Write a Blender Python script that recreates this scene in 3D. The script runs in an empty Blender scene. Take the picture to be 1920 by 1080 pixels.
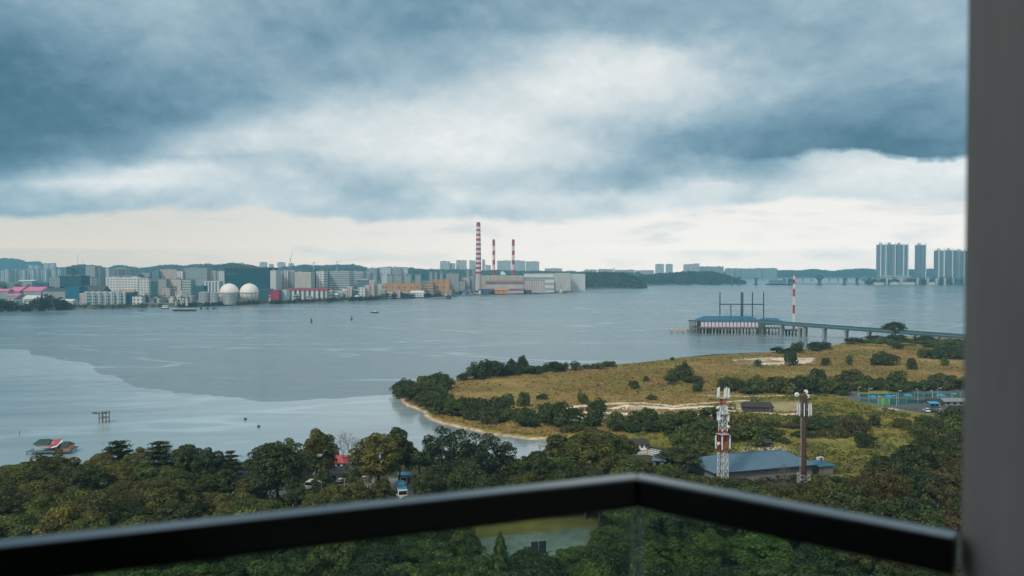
import bpy, math, random
import numpy as np
from mathutils import Vector, Matrix
R = math.radians
SC = bpy.context.scene
COL = SC.collection
random.seed(7)

# ------------------------------------------------------------------ camera
F = 1500.0                      # focal length in photo pixels (photo 1920 wide)
HOR = 506.0                     # picture row of the true horizon
CAMZ = 60.0
PITCH = math.atan((540.0 - HOR) / F)
cam_data = bpy.data.cameras.new("camera")
cam_data.sensor_width = 36.0
cam_data.lens = 36.0 * F / 1920.0
cam_data.clip_start = 0.05
cam_data.clip_end = 40000.0
cam_data.dof.use_dof = True
cam_data.dof.focus_distance = 600.0
cam_data.dof.aperture_fstop = 2.5
cam = bpy.data.objects.new("camera", cam_data)
cam.location = (0, 0, CAMZ)
cam.rotation_euler = (R(90) - PITCH, 0, 0)
COL.objects.link(cam)
SC.camera = cam

# ------------------------------------------------------------------ render settings
SC.view_settings.view_transform = 'Standard'
SC.view_settings.look = 'None'
SC.view_settings.exposure = 0.0
SC.view_settings.gamma = 1.0
SC.render.engine = 'CYCLES'
SC.cycles.max_bounces = 5
SC.cycles.diffuse_bounces = 3
SC.cycles.glossy_bounces = 3
SC.cycles.transmission_bounces = 4
SC.cycles.volume_bounces = 0
SC.cycles.transparent_max_bounces = 12
SC.cycles.use_denoising = True
SC.cycles.sample_clamp_indirect = 4.0

HAZE = 1.35e-4                  # density of the air box further down
HAZE_TOP = 250.0

# ------------------------------------------------------------------ node helper
class NT:
    def __init__(s, tree):
        s.t = tree; s.n = tree.nodes; s.l = tree.links
    def node(s, typ, **kw):
        n = s.n.new(typ)
        for k, v in kw.items(): setattr(n, k, v)
        return n
    def put(s, sock, v):
        if v is None: return
        if isinstance(v, bpy.types.NodeSocket): s.l.new(v, sock)
        else:
            if isinstance(v, (tuple, list)) and len(v) == 3 and len(sock.default_value) == 4: v = (*v, 1.0)
            sock.default_value = v
    def math(s, op, a, b=None, c=None, clamp=False):
        n = s.node('ShaderNodeMath', operation=op, use_clamp=clamp)
        s.put(n.inputs[0], a); s.put(n.inputs[1], b); s.put(n.inputs[2], c)
        return n.outputs[0]
    def vmath(s, op, a, b=None):
        n = s.node('ShaderNodeVectorMath', operation=op)
        s.put(n.inputs[0], a); s.put(n.inputs[1], b)
        return n.outputs['Value'] if op in ('LENGTH', 'DOT_PRODUCT') else n.outputs[0]
    def comb(s, x, y, z):
        n = s.node('ShaderNodeCombineXYZ')
        s.put(n.inputs[0], x); s.put(n.inputs[1], y); s.put(n.inputs[2], z)
        return n.outputs[0]
    def sep(s, v):
        n = s.node('ShaderNodeSeparateXYZ'); s.put(n.inputs[0], v)
        return n.outputs
    def noise(s, vec, scale, detail=4, rough=0.55, dist=0.0, color=False):
        n = s.node('ShaderNodeTexNoise')
        s.put(n.inputs['Vector'], vec); n.inputs['Scale'].default_value = scale
        n.inputs['Detail'].default_value = detail; n.inputs['Roughness'].default_value = rough
        n.inputs['Distortion'].default_value = dist
        return n.outputs[1 if color else 0]
    def ramp(s, fac, stops, interp='LINEAR'):
        n = s.node('ShaderNodeValToRGB'); n.color_ramp.interpolation = interp
        e = n.color_ramp.elements
        while len(e) < len(stops): e.new(0.5)
        for k, (p, c) in enumerate(stops):
            e[k].position = p; e[k].color = (*c, 1) if len(c) == 3 else c
        s.put(n.inputs[0], fac)
        return n.outputs[0]
    def mix(s, fac, a, b, blend='MIX'):
        n = s.node('ShaderNodeMix', data_type='RGBA', blend_type=blend)
        s.put(n.inputs['Factor'], fac); s.put(n.inputs[6], a); s.put(n.inputs[7], b)
        return n.outputs[2]
    def smooth(s, x, lo, hi):
        n = s.node('ShaderNodeMapRange', interpolation_type='SMOOTHSTEP')
        s.put(n.inputs[0], x); n.inputs[1].default_value = lo; n.inputs[2].default_value = hi
        return n.outputs[0]

def lin(r, g, b):
    f = lambda c: (c / 255 / 12.92) if c <= 10 else ((c / 255 + 0.055) / 1.055) ** 2.4
    return (f(r), f(g), f(b))

# ------------------------------------------------------------------ sky
SUN_EL, SUN_AZ = R(43), R(-143)          # azimuth from +Y towards +X
def make_world():
    w = bpy.data.worlds.new("World"); SC.world = w; w.use_nodes = True
    t = NT(w.node_tree); w.node_tree.nodes.clear()
    tc = t.node('ShaderNodeTexCoord').outputs['Generated']
    v = t.vmath('NORMALIZE', tc)
    x, y, z = t.sep(v)
    az = t.math('ARCTAN2', x, y)
    el = t.math('ARCSINE', z)
    # noise in direction space, flattened so clouds stretch sideways near the horizon
    nv = t.vmath('MULTIPLY', v, (1.0, 1.0, 1.9))
    n1 = t.noise(nv, 3.6, 5, 0.55, 0.1, color=True)
    n2 = t.noise(t.vmath('ADD', t.vmath('MULTIPLY', v, (1.0, 1.0, 1.7)), (7.3, 1.1, 4.0)), 8.0, 8, 0.62, 0.3)
    n3 = t.noise(t.vmath('ADD', nv, (2.3, 5.1, 9.0)), 2.4, 5, 0.5)
    n4 = t.noise(t.vmath('MULTIPLY', v, (1.0, 1.0, 2.4)), 17.0, 8, 0.62, 0.2)
    # layered overcast: thickness read along rising rows of elevation, bearings spread over the width
    yy = t.math('MAXIMUM', y, 0.30)
    qx = t.math('ADD', t.math('MULTIPLY', t.math('DIVIDE', x, yy), F), 960.0)
    qy = t.math('SUBTRACT', HOR, t.math('MULTIPLY', t.math('DIVIDE', z, yy), F))
    nx_, ny_, nz_ = t.sep(n1)
    n5 = t.noise(t.vmath('MULTIPLY', v, (1.0, 1.0, 1.5)), 13.0, 6, 0.6)
    qx = t.math('ADD', qx, t.math('MULTIPLY', t.math('SUBTRACT', nx_, 0.5), 190.0))
    low = t.smooth(qy, 120.0, 420.0)
    qy = t.math('ADD', qy, t.math('MULTIPLY', t.math('SUBTRACT', ny_, 0.5), t.math('SUBTRACT', 95.0, t.math('MULTIPLY', low, 45.0))))
    qy = t.math('ADD', qy, t.math('MULTIPLY', t.math('SUBTRACT', n5, 0.5), t.math('SUBTRACT', 75.0, t.math('MULTIPLY', low, 20.0))))
    qx = t.math('ADD', qx, t.math('MULTIPLY', t.math('SUBTRACT', n5, 0.5), -120.0))
    fx = t.math('DIVIDE', qx, 1800.0, clamp=True)
    ROWS = [(0, [.62, .55, .50, .52, .60, .60, .62, .66, .62, .56, .55, .55, .52, .48, .48, .46]),
            (60, [.70, .62, .55, .52, .64, .68, .64, .68, .60, .48, .50, .55, .58, .52, .50, .48]),
            (100, [.78, .70, .60, .55, .58, .62, .58, .58, .45, .24, .16, .35, .50, .55, .52, .50]),
            (150, [.85, .78, .68, .60, .55, .55, .50, .46, .24, .13, .14, .28, .45, .56, .58, .54]),
            (190, [.90, .84, .76, .68, .55, .40, .36, .28, .16, .16, .20, .32, .50, .62, .66, .62]),
            (225, [.92, .88, .82, .70, .33, .22, .20, .14, .14, .26, .32, .45, .62, .72, .74, .72]),
            (255, [.92, .88, .78, .45, .20, .18, .16, .07, .12, .28, .50, .66, .76, .82, .84, .84]),
            (286, [.88, .78, .62, .34, .30, .24, .20, .08, .16, .24, .50, .70, .78, .84, .86, .86]),
            (298, [.82, .70, .54, .42, .40, .30, .24, .16, .20, .28, .48, .62, .64, .34, .20, .12]),
            (320, [.70, .50, .20, .22, .36, .40, .32, .26, .30, .45, .58, .50, .54, .20, .14, .10]),
            (345, [.45, .18, .12, .22, .34, .42, .40, .30, .32, .42, .54, .18, .36, .22, .18, .18]),
            (368, [.50, .42, .34, .32, .32, .36, .42, .20, .24, .26, .28, .22, .26, .28, .26, .24]),
            (390, [.56, .52, .44, .36, .26, .38, .44, .24, .28, .28, .26, .24, .20, .16, .14, .14]),
            (410, [.44, .36, .26, .22, .22, .36, .42, .30, .30, .26, .22, .18, .16, .12, .12, .12])]
    dk = None; prev = None
    for (ry, vals) in ROWS:
        rv = t.ramp(fx, [(i / 15.0, (q, q, q)) for i, q in enumerate(vals)])
        if dk is None: dk = rv
        else: dk = t.mix(t.math('DIVIDE', t.math('SUBTRACT', qy, prev), ry - prev, clamp=True), dk, rv)
        prev = ry
    dk = t.sep(dk)[0]
    # overhead and behind: the same overcast without that arrangement
    front = t.math('MULTIPLY', t.smooth(y, 0.30, 0.60), t.smooth(qy, -400.0, -60.0))
    dk = t.math('ADD', t.math('MULTIPLY', dk, front), t.math('MULTIPLY', t.math('SUBTRACT', 1.0, front), t.math('ADD', 0.45, t.math('MULTIPLY', t.math('SUBTRACT', n3, 0.5), 0.8))))
    dk = t.math('ADD', t.math('SUBTRACT', t.math('MULTIPLY', dk, 0.97), 0.035), t.math('MULTIPLY', t.math('SUBTRACT', n2, 0.5), 0.22))
    # heaped cloud: upper sides of each heap catch the light, undersides do not
    def heap(sc, up, k, off):
        w_ = t.vmath('MULTIPLY', t.vmath('ADD', v, off), (1.0, 1.0, 1.35))
        a_ = t.noise(w_, sc, 7, 0.58, 0.15); b_ = t.noise(t.vmath('ADD', w_, (0, 0, up)), sc, 7, 0.58, 0.15)
        return t.math('MULTIPLY', t.math('SUBTRACT', b_, a_), k)
    dk = t.math('ADD', dk, heap(6.0, 0.034, 0.42, (3.1, 0.4, 0.0)))
    dk = t.math('ADD', dk, heap(15.0, 0.014, 0.24, (0.7, 2.9, 0.0)))
    # unseen sky behind the viewpoint, on the sun's side, brightened to light far facades
    dk = t.math('SUBTRACT', dk, t.math('MULTIPLY', t.smooth(y, 0.15, -0.5), 0.34))
    dk = t.math('ADD', dk, t.math('MULTIPLY', t.math('SUBTRACT', n4, 0.5), 0.15), clamp=True)
    cloud = t.ramp(dk, [(0.0, lin(237, 240, 240)), (0.2, lin(206, 218, 222)), (0.4, lin(162, 187, 200)),
                        (0.6, lin(122, 156, 175)), (0.8, lin(84, 123, 144)), (1.0, lin(54, 94, 116))])
    # pale clear band above the horizon, warm
    side = t.smooth(az, -0.65, 0.25)
    cream = t.mix(side, lin(208, 208, 202), lin(243, 240, 236))
    warm = t.math('MULTIPLY', t.smooth(el, 0.075, 0.0), 0.75)
    cream = t.mix(warm, cream, t.mix(side, lin(222, 208, 192), lin(246, 240, 234)))
    base_rows = [408, 402, 393, 388, 389, 408, 415, 404, 417, 414, 405, 394, 379, 372, 372, 374]
    br_ = t.sep(t.ramp(fx, [(i / 15.0, ((r - 350) / 80.0,) * 3) for i, r in enumerate(base_rows)]))[0]
    qyb = t.math('SUBTRACT', HOR, t.math('MULTIPLY', t.math('DIVIDE', z, yy), F))
    qyb = t.math('ADD', qyb, t.math('MULTIPLY', t.math('SUBTRACT', n5, 0.5), 46.0))
    qyb = t.math('ADD', qyb, t.math('MULTIPLY', t.math('SUBTRACT', n4, 0.5), 20.0))
    cover = t.smooth(t.math('SUBTRACT', qyb, t.math('ADD', t.math('MULTIPLY', br_, 80.0), 350.0)), 9.0, -9.0)
    # thin grey wisps below the cloud base
    wisp = t.smooth(t.noise(t.vmath('MULTIPLY', v, (1, 1, 5)), 7.0, 8, 0.6, 0.4), 0.50, 0.70)
    cream = t.mix(t.math('MULTIPLY', wisp, 0.5), cream, lin(190, 203, 208))
    target = t.mix(cover, cream, cloud)
    # away from the photographed part of the sky: same overcast, average tone
    # the air box between here and the sky takes light away: the far sky itself is brighter by that
    tanel = t.math('MAXIMUM', t.math('TANGENT', t.math('MAXIMUM', el, 0.002)), 0.002)
    path = t.math('MINIMUM', t.math('DIVIDE', HAZE_TOP - CAMZ, tanel), 7600.0)
    tr = t.math('EXPONENT', t.math('MULTIPLY', path, -HAZE))
    S = (0.11, 0.25, 0.34)
    sc_ = t.node('ShaderNodeVectorMath', operation='SCALE'); sc_.inputs[0].default_value = S
    t.put(sc_.inputs['Scale'], t.math('SUBTRACT', 1.0, tr))
    num = t.vmath('MAXIMUM', t.vmath('SUBTRACT', target, sc_.outputs[0]), (0.01, 0.02, 0.02))
    sc2 = t.node('ShaderNodeVectorMath', operation='SCALE'); t.put(sc2.inputs[0], num)
    t.put(sc2.inputs['Scale'], t.math('DIVIDE', 1.0, tr))
    # clear sky that shows thinly through the overcast
    nish = t.node('ShaderNodeTexSky', sky_type='NISHITA'); nish.sun_disc = False
    nish.sun_elevation = SUN_EL; nish.sun_rotation = SUN_AZ
    bg1 = t.node('ShaderNodeBackground'); t.put(bg1.inputs[0], nish.outputs[0]); bg1.inputs[1].default_value = 0.05
    bg2 = t.node('ShaderNodeBackground'); t.put(bg2.inputs[0], sc2.outputs[0]); bg2.inputs[1].default_value = 1.0
    ms = t.node('ShaderNodeMixShader'); ms.inputs[0].default_value = 0.95
    t.l.new(bg1.outputs[0], ms.inputs[1]); t.l.new(bg2.outputs[0], ms.inputs[2])
    out = t.node('ShaderNodeOutputWorld'); t.l.new(ms.outputs[0], out.inputs[0])
    w.cycles.sampling_method = 'MANUAL'; w.cycles.sample_map_resolution = 512
make_world()
sl = bpy.data.lights.new("sun", 'SUN'); sl.energy = 2.3; sl.angle = R(9); sl.color = (1.0, 0.91, 0.76)
sun = bpy.data.objects.new("sun", sl); COL.objects.link(sun)
sd = Vector((math.sin(SUN_AZ) * math.cos(SUN_EL), math.cos(SUN_AZ) * math.cos(SUN_EL), math.sin(SUN_EL)))
sun.rotation_euler = sd.to_track_quat('Z', 'Y').to_euler()

# ------------------------------------------------------------------ surveying: photo pixel -> place
def ray(px, py):
    u = (px - 960) / F; v = (540 - py) / F
    return Vector((u, math.cos(PITCH) + v * math.sin(PITCH), -math.sin(PITCH) + v * math.cos(PITCH)))
def W(px, py, z=0.0):
    d = ray(px, py); k = (z - CAMZ) / d.z
    return Vector((d.x * k, d.y * k, z))
def P(px, py, Y):
    d = ray(px, py); k = Y / d.y
    return Vector((d.x * k, Y, CAMZ + d.z * k))
def DY(py, z=2.0):
    return W(960, py, z).y

# ------------------------------------------------------------------ object helpers
def tag(o, label=None, cat=None, group=None, kind=None):
    if label: o["label"] = label
    if cat: o["category"] = cat
    if group: o["group"] = group
    if kind: o["kind"] = kind
    return o
def thing(name, label, cat, loc=(0, 0, 0), rz=0.0, group=None):
    o = bpy.data.objects.new(name, None); o.location = loc; o.rotation_euler = (0, 0, rz)
    o.empty_display_size = 1.0
    COL.objects.link(o)
    return tag(o, label, cat, group)
def copy_tree(o, parent=None):
    c = o.copy(); COL.objects.link(c); c.parent = parent
    for ch in o.children: copy_tree(ch, c)
    return c

class MB:
    """collects shapes for one mesh"""
    def __init__(s): s.v = []; s.f = []
    def poly(s, pts):
        b = len(s.v); s.v += [tuple(p) for p in pts]; s.f.append(tuple(range(b, b + len(pts)))); return s
    def hexa(s, a):      # 8 corners: bottom 4 ccw, top 4 ccw
        b = len(s.v); s.v += [tuple(p) for p in a]
        for q in ((3, 2, 1, 0), (4, 5, 6, 7), (0, 1, 5, 4), (1, 2, 6, 5), (2, 3, 7, 6), (3, 0, 4, 7)):
            s.f.append(tuple(b + i for i in q))
        return s
    def box(s, x0, x1, y0, y1, z0, z1):
        return s.hexa([(x0, y0, z0), (x1, y0, z0), (x1, y1, z0), (x0, y1, z0), (x0, y0, z1), (x1, y0, z1), (x1, y1, z1), (x0, y1, z1)])
    def cbox(s, c, d):
        return s.box(c[0] - d[0] / 2, c[0] + d[0] / 2, c[1] - d[1] / 2, c[1] + d[1] / 2, c[2] - d[2] / 2, c[2] + d[2] / 2)
    def tube(s, p, q, r0, r1=None, n=8, cap=True):
        p = Vector(p); q = Vector(q); r1 = r0 if r1 is None else r1
        ax = (q - p).normalized(); a = ax.orthogonal().normalized(); c = ax.cross(a); b = len(s.v)
        for (o, r) in ((p, r0), (q, r1)):
            for i in range(n):
                th = 2 * math.pi * i / n
                s.v.append(tuple(o + a * (r * math.cos(th)) + c * (r * math.sin(th))))
        for i in range(n):
            j = (i + 1) % n; s.f.append((b + i, b + j, b + n + j, b + n + i))
        if cap:
            s.f.append(tuple(b + i for i in reversed(range(n)))); s.f.append(tuple(b + n + i for i in range(n)))
        return s
    def lathe(s, prof, c=(0, 0, 0), n=20):
        b = len(s.v)
        for (r, z) in prof:
            for i in range(n):
                th = 2 * math.pi * i / n; s.v.append((c[0] + r * math.cos(th), c[1] + r * math.sin(th), c[2] + z))
        for k in range(len(prof) - 1):
            for i in range(n):
                j = (i + 1) % n; s.f.append((b + k * n + i, b + k * n + j, b + (k + 1) * n + j, b + (k + 1) * n + i))
        s.f.append(tuple(b + i for i in reversed(range(n)))); s.f.append(tuple(b + (len(prof) - 1) * n + i for i in range(n)))
        return s
    def prism(s, pts, z0, z1):      # footprint ccw
        n = len(pts); b = len(s.v)
        s.v += [(p[0], p[1], z0) for p in pts] + [(p[0], p[1], z1) for p in pts]
        s.f.append(tuple(b + i for i in reversed(range(n)))); s.f.append(tuple(b + n + i for i in range(n)))
        for i in range(n):
            j = (i + 1) % n; s.f.append((b + i, b + j, b + n + j, b + n + i))
        return s
    def gable(s, x0, x1, y0, y1, z, h, ov=0.0, axis='x'):   # pitched roof solid with ridge along x or y
        if axis == 'x':
            ym = (y0 + y1) / 2
            a = [(x0, y0, z), (x1, y0, z), (x1, y1, z), (x0, y1, z), (x0, ym, z + h), (x1, ym, z + h)]
            fs = [(3, 2, 1, 0), (0, 1, 5, 4), (2, 3, 4, 5), (1, 2, 5), (3, 0, 4)]
        else:
            xm = (x0 + x1) / 2
            a = [(x0, y0, z), (x1, y0, z), (x1, y1, z), (x0, y1, z), (xm, y0, z + h), (xm, y1, z + h)]
            fs = [(3, 2, 1, 0), (1, 2, 5, 4), (3, 0, 4, 5), (0, 1, 4), (2, 3, 5)]
        b = len(s.v); s.v += a; s.f += [tuple(b + i for i in q) for q in fs]; return s
    def mesh(s, name, mat=None, smooth=False):
        m = bpy.data.meshes.new(name); m.from_pydata(s.v, [], s.f); m.update()
        if mat: m.materials.append(mat)
        if smooth: m.polygons.foreach_set('use_smooth', [True] * len(m.polygons))
        return m
    def build(s, name, mat, parent=None, loc=(0, 0, 0), smooth=False, label=None):
        o = bpy.data.objects.new(name, s.mesh(name, mat, smooth)); COL.objects.link(o)
        o.parent = parent; o.location = loc
        if label: o["label"] = label
        return o

# ------------------------------------------------------------------ materials
MATS = {}
def M(key, col=(0.5, 0.5, 0.5), rough=0.7, metal=0.0, var=0.18, scale=0.3, spec=0.3):
    if key in MATS: return MATS[key]
    m = bpy.data.materials.new(key); m.use_nodes = True; t = NT(m.node_tree)
    b = m.node_tree.nodes['Principled BSDF']
    tc = t.node('ShaderNodeTexCoord').outputs['Object']
    n = t.noise(tc, scale, 5, 0.6)
    n2 = t.noise(t.vmath('MULTIPLY', tc, (1.0, 1.0, 0.15)), scale * 4, 3, 0.6)
    f = t.math('MULTIPLY', t.math('ADD', n, n2), 0.5)
    lo = tuple(c * (1 - var * 1.6) for c in col); hi = tuple(min(1, c * (1 + var * 1.2)) for c in col)
    t.put(b.inputs['Base Color'], t.ramp(f, [(0.3, lo), (0.7, hi)]))
    b.inputs['Roughness'].default_value = rough; b.inputs['Metallic'].default_value = metal
    b.inputs['Specular IOR Level'].default_value = spec
    MATS[key] = m; return m
def FAC(key, wall, glass, bx, bz, fx=0.6, fz=0.5, rough=0.6, off=0.0):
    """wall of a far building: rows of window openings, in metres of the building itself"""
    if key in MATS: return MATS[key]
    m = bpy.data.materials.new(key); m.use_nodes = True; t = NT(m.node_tree)
    b = m.node_tree.nodes['Principled BSDF']
    tc = t.node('ShaderNodeTexCoord').outputs['Object']; x, y, z = t.sep(tc)
    nx, ny, nz = t.sep(t.node('ShaderNodeNewGeometry').outputs['Normal'])
    u = t.math('FRACT', t.math('DIVIDE', t.math('ADD', t.math('ADD', x, y), 500.3 + off), bx))
    w = t.math('FRACT', t.math('DIVIDE', z, bz))
    k = t.math('MULTIPLY', t.math('LESS_THAN', u, fx), t.math('LESS_THAN', t.math('ABSOLUTE', t.math('SUBTRACT', w, 0.55)), fz / 2))
    k = t.math('MULTIPLY', k, t.math('LESS_THAN', t.math('ABSOLUTE', nz), 0.5))
    cell = t.comb(t.math('FLOOR', t.math('DIVIDE', t.math('ADD', t.math('ADD', x, y), 500.3 + off), bx)), t.math('FLOOR', t.math('DIVIDE', z, bz)), 0)
    wn = t.node('ShaderNodeTexWhiteNoise'); t.put(wn.inputs[0], cell)
    g = t.mix(t.math('MULTIPLY', wn.outputs[0], 0.6), glass, tuple(c * 2.2 + 0.02 for c in glass))
    st = t.noise(t.vmath('MULTIPLY', tc, (0.3, 0.3, 0.05)), 0.5, 4, 0.6)
    wl = t.ramp(st, [(0.3, tuple(c * 0.78 for c in wall)), (0.7, tuple(min(1, c * 1.1) for c in wall))])
    t.put(b.inputs['Base Color'], t.mix(k, wl, g))
    t.put(b.inputs['Roughness'], t.math('SUBTRACT', rough, t.math('MULTIPLY', k, rough - 0.2)))
    b.inputs['Specular IOR Level'].default_value = 0.3
    MATS[key] = m; return m

# ------------------------------------------------------------------ value noise for the ground
def vnoise(x, y, seed=0):
    xi = np.floor(x).astype(np.int64); yi = np.floor(y).astype(np.int64); fx = x - xi; fy = y - yi
    def h(a, b):
        n = (a * 374761393 + b * 668265263 + seed * 1442695) & 0x7fffffff
        n = ((n ^ (n >> 13)) * 1274126177) & 0x7fffffff
        return ((n ^ (n >> 16)) & 0xffff) / 65535.0
    sx = fx * fx * (3 - 2 * fx); sy = fy * fy * (3 - 2 * fy)
    return (h(xi, yi) * (1 - sx) + h(xi + 1, yi) * sx) * (1 - sy) + (h(xi, yi + 1) * (1 - sx) + h(xi + 1, yi + 1) * sx) * sy
def fbm(x, y, seed=0, o=4):
    s = 0; a = 0.5
    for k in range(o): s = s + a * vnoise(x * 2 ** k, y * 2 ** k, seed + k); a *= 0.5
    return s / (1 - 0.5 ** o)
def sdist(X, Y, poly):
    """signed distance to a polygon, positive inside"""
    P_ = np.array(poly, float); n = len(P_); best = np.full(X.shape, 1e18); ins = np.zeros(X.shape, bool)
    for i in range(n):
        ax, ay = P_[i]; bx, by = P_[(i + 1) % n]; dx, dy = bx - ax, by - ay
        t = np.clip(((X - ax) * dx + (Y - ay) * dy) / (dx * dx + dy * dy + 1e-9), 0, 1)
        best = np.minimum(best, (X - ax - t * dx) ** 2 + (Y - ay - t * dy) ** 2)
        c = ((ay > Y) != (by > Y)) & (X < (bx - ax) * (Y - ay) / (by - ay + 1e-12) + ax); ins ^= c
    d = np.sqrt(best); return np.where(ins, d, -d)
def ldist(X, Y, pts):
    P_ = np.array(pts, float); best = np.full(X.shape, 1e18)
    for i in range(len(P_) - 1):
        ax, ay = P_[i]; bx, by = P_[i + 1]; dx, dy = bx - ax, by - ay
        t = np.clip(((X - ax) * dx + (Y - ay) * dy) / (dx * dx + dy * dy + 1e-9), 0, 1)
        best = np.minimum(best, (X - ax - t * dx) ** 2 + (Y - ay - t * dy) ** 2)
    return np.sqrt(best)
def gp(pts, z=0.0): return [tuple(W(a, b, z)[:2]) for a, b in pts]

# ------------------------------------------------------------------ near land (peninsula and shore)
SHORE = [(-900, 905), (-300, 890), (0, 884), (150, 880), (300, 868), (450, 866), (560, 862), (700, 868), (790, 858), (850, 862), (905, 878),
         (985, 882), (1010, 862), (1090, 852), (1150, 850), (1120, 838), (1045, 828), (985, 824), (930, 818), (880, 808), (830, 796), (805, 788), (788, 772),
         (765, 762), (748, 750), (738, 738), (742, 728), (770, 722), (820, 717), (858, 714), (880, 708), (930, 700), (990, 695), (1070, 692), (1130, 688),
         (1185, 682), (1250, 674), (1330, 666), (1400, 663), (1450, 661), (1500, 658), (1550, 650), (1590, 641), (1640, 634), (1700, 631), (1800, 634),
         (1900, 636), (2300, 640)]
shore_w = gp(SHORE) + [(900, 60), (900, -300), (-900, -300)]
LAND_Z = 1.3
TRACKS = [([(962, 773), (1050, 767), (1130, 758), (1200, 756)], 1.6), ([(985, 771), (1040, 775), (1100, 774), (1180, 777), (1250, 778), (1335, 780)], 2.2), ([(1146, 767), (1175, 761), (1215, 764), (1260, 767), (1330, 763), (1400, 768)], 1.9),
          ([(1195, 756), (1235, 759), (1262, 763), (1300, 758), (1400, 752)], 1.3), ([(1225, 790), (1290, 792)], 1.8), ([(1290, 764), (1340, 771), (1400, 772), (1470, 778), (1500, 777)], 1.8), ([(1045, 787), (1125, 779)], 1.6), ([(1310, 742), (1400, 744), (1500, 741), (1570, 738)], 1.3)]
def land():
    pxs = np.arange(-500, 2260, 4.0); pys = np.concatenate([np.arange(622, 760, 1.2), np.arange(760, 900, 2.0), np.arange(900, 1100, 4.0), np.arange(1100, 2300, 40.0)])
    U = (pxs - 960) / F
    X = []; Y = []
    for py in pys:
        d = ray(960, py); k = (0 - CAMZ) / d.z
        Y.append(np.full(len(pxs), d.y * k)); X.append(U * k)
    X = np.array(X); Y = np.array(Y)
    jx = (fbm(X / 9, Y / 9, 3) - 0.5) * 5; jy = (fbm(X / 9, Y / 9, 9) - 0.5) * 5
    sd_ = sdist(X + jx * 0.7, Y + jy * 0.7, shore_w)
    Z = np.clip(sd_ * 0.22, -2.0, LAND_Z) + np.clip(sd_, 0, 8) / 8 * (fbm(X / 14, Y / 14, 5) - 0.5) * 0.5
    Z = Z + np.clip(sd_, 0, 30) / 30 * (fbm(X / 60, Y / 60, 12) - 0.4) * 1.2
    def noisy(k=1.0): return X + jx * k, Y + jy * k
    def area(pts, soft=3.0, k=1.0, z=LAND_Z):
        a, b = noisy(k); return np.clip(sdist(a, b, gp(pts, z)) / soft + 0.5, 0, 1)
    def line(pts, w, soft=1.0, k=0.4, z=LAND_Z):
        a, b = noisy(k); return np.clip((w - ldist(a, b, gp(pts, z))) / soft + 0.5, 0, 1)
    C = np.zeros(X.shape + (3,)); 
    soil = np.array([0.050, 0.050, 0.026]); ochre = np.array([0.255, 0.168, 0.060]); olive = np.array([0.200, 0.180, 0.045]); yell = np.array([0.26, 0.20, 0.045])
    sand = np.array([0.68, 0.56, 0.45]); wet = np.array([0.16, 0.14, 0.11]); tar = np.array([0.10, 0.115, 0.12]); brown = np.array([0.16, 0.105, 0.06])
    C[:] = soil
    def lay(mask, col, a=1.0):
        nonlocal C
        m = (mask * a)[..., None]; C = C * (1 - m) + col * m
    field = [(800, 800), (745, 742), (800, 718), (900, 708), (1100, 688), (1250, 674), (1440, 660), (1560, 646), (1680, 628), (2300, 630), (2300, 720), (1800, 742), (1560, 742), (1440, 752), (1400, 800), (1200, 815), (1000, 822)]
    lay(area(field, 4), ochre)
    blot = fbm(X / 38, Y / 26, 21)
    lay(area(field, 6) * np.clip((blot - 0.50) * 6, 0, 1), olive, 0.65)
    lay(area(field, 6) * np.clip((fbm(X / 60, Y / 18, 31) - 0.55) * 6, 0, 1), brown, 0.55)
    lay(area(field, 6) * np.clip((fbm(X / 25, Y / 40, 37) - 0.6) * 6, 0, 1), np.array([0.34, 0.22, 0.09]), 0.5)
    # greener rim by the far shore
    lay(line([(1130, 690), (1250, 677), (1450, 664), (1560, 652), (1690, 640), (1850, 645)], 9, 8), olive, 0.75)
    meadow = [(1330, 748), (1450, 742), (1520, 738), (1600, 744), (1690, 770), (1850, 790), (1850, 830), (1700, 870), (1665, 912), (1530, 905), (1470, 880), (1340, 850), (1180, 830), (1200, 800), (1320, 770)]
    lay(area(meadow, 4, 1.5), olive)
    lay(area(meadow, 6, 1.5) * np.clip((fbm(X / 22, Y / 12, 41) - 0.5) * 6, 0, 1), yell, 0.8)
    lay(area([(1470, 752), (1560, 745), (1700, 775), (1690, 800), (1560, 792), (1440, 780)], 6, 1.5), yell, 0.6)
    lay(area(meadow, 6, 1.5) * np.clip((fbm(X / 16, Y / 9, 47) - 0.62) * 8, 0, 1), brown, 0.6)
    lay(area([(1540, 880), (1600, 872), (1655, 882), (1650, 896), (1560, 896)], 5, 2.0), np.array([0.30, 0.21, 0.12]), 0.8)
    lay(area([(795, 772), (830, 778), (905, 805), (1045, 824), (1040, 814), (960, 806), (900, 800)], 2, 0.7), yell * 0.9)
    # sand: beach, tracks, bare patches
    lay(np.clip(1 - np.abs(sd_ - 1.2) / 1.1, 0, 1) * (X > W(700, 800).x) * (X < W(1060, 830).x), sand * np.array([.85, .88, .92]), 0.95)
    for pts, w in TRACKS: lay(line(pts, w, 1.0, 0.4), sand * 1.1, 0.97)
    lay(area([(1055, 790), (1110, 782), (1150, 785), (1100, 796)], 3), sand, 0.9)
    lay(area([(1150, 764), (1200, 760), (1260, 764), (1230, 770), (1170, 770)], 3, 1.5), sand, 0.8)
    lay(area([(1355, 674), (1440, 668), (1540, 670), (1530, 681), (1480, 684), (1400, 686), (1365, 683)], 5, 2.5) * np.clip((fbm(X / 12, Y / 9, 71) - .33) * 8, 0, 1), sand, 0.85)
    lay(area([(1360, 756), (1430, 752), (1500, 750), (1505, 772), (1440, 776), (1370, 770)], 4, 1.5), np.array([0.38, 0.30, 0.20]), 0.6)
    lay(line([(1310, 742), (1500, 748), (1560, 741)], 1.2, 1.5), soil, 0.7)
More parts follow.
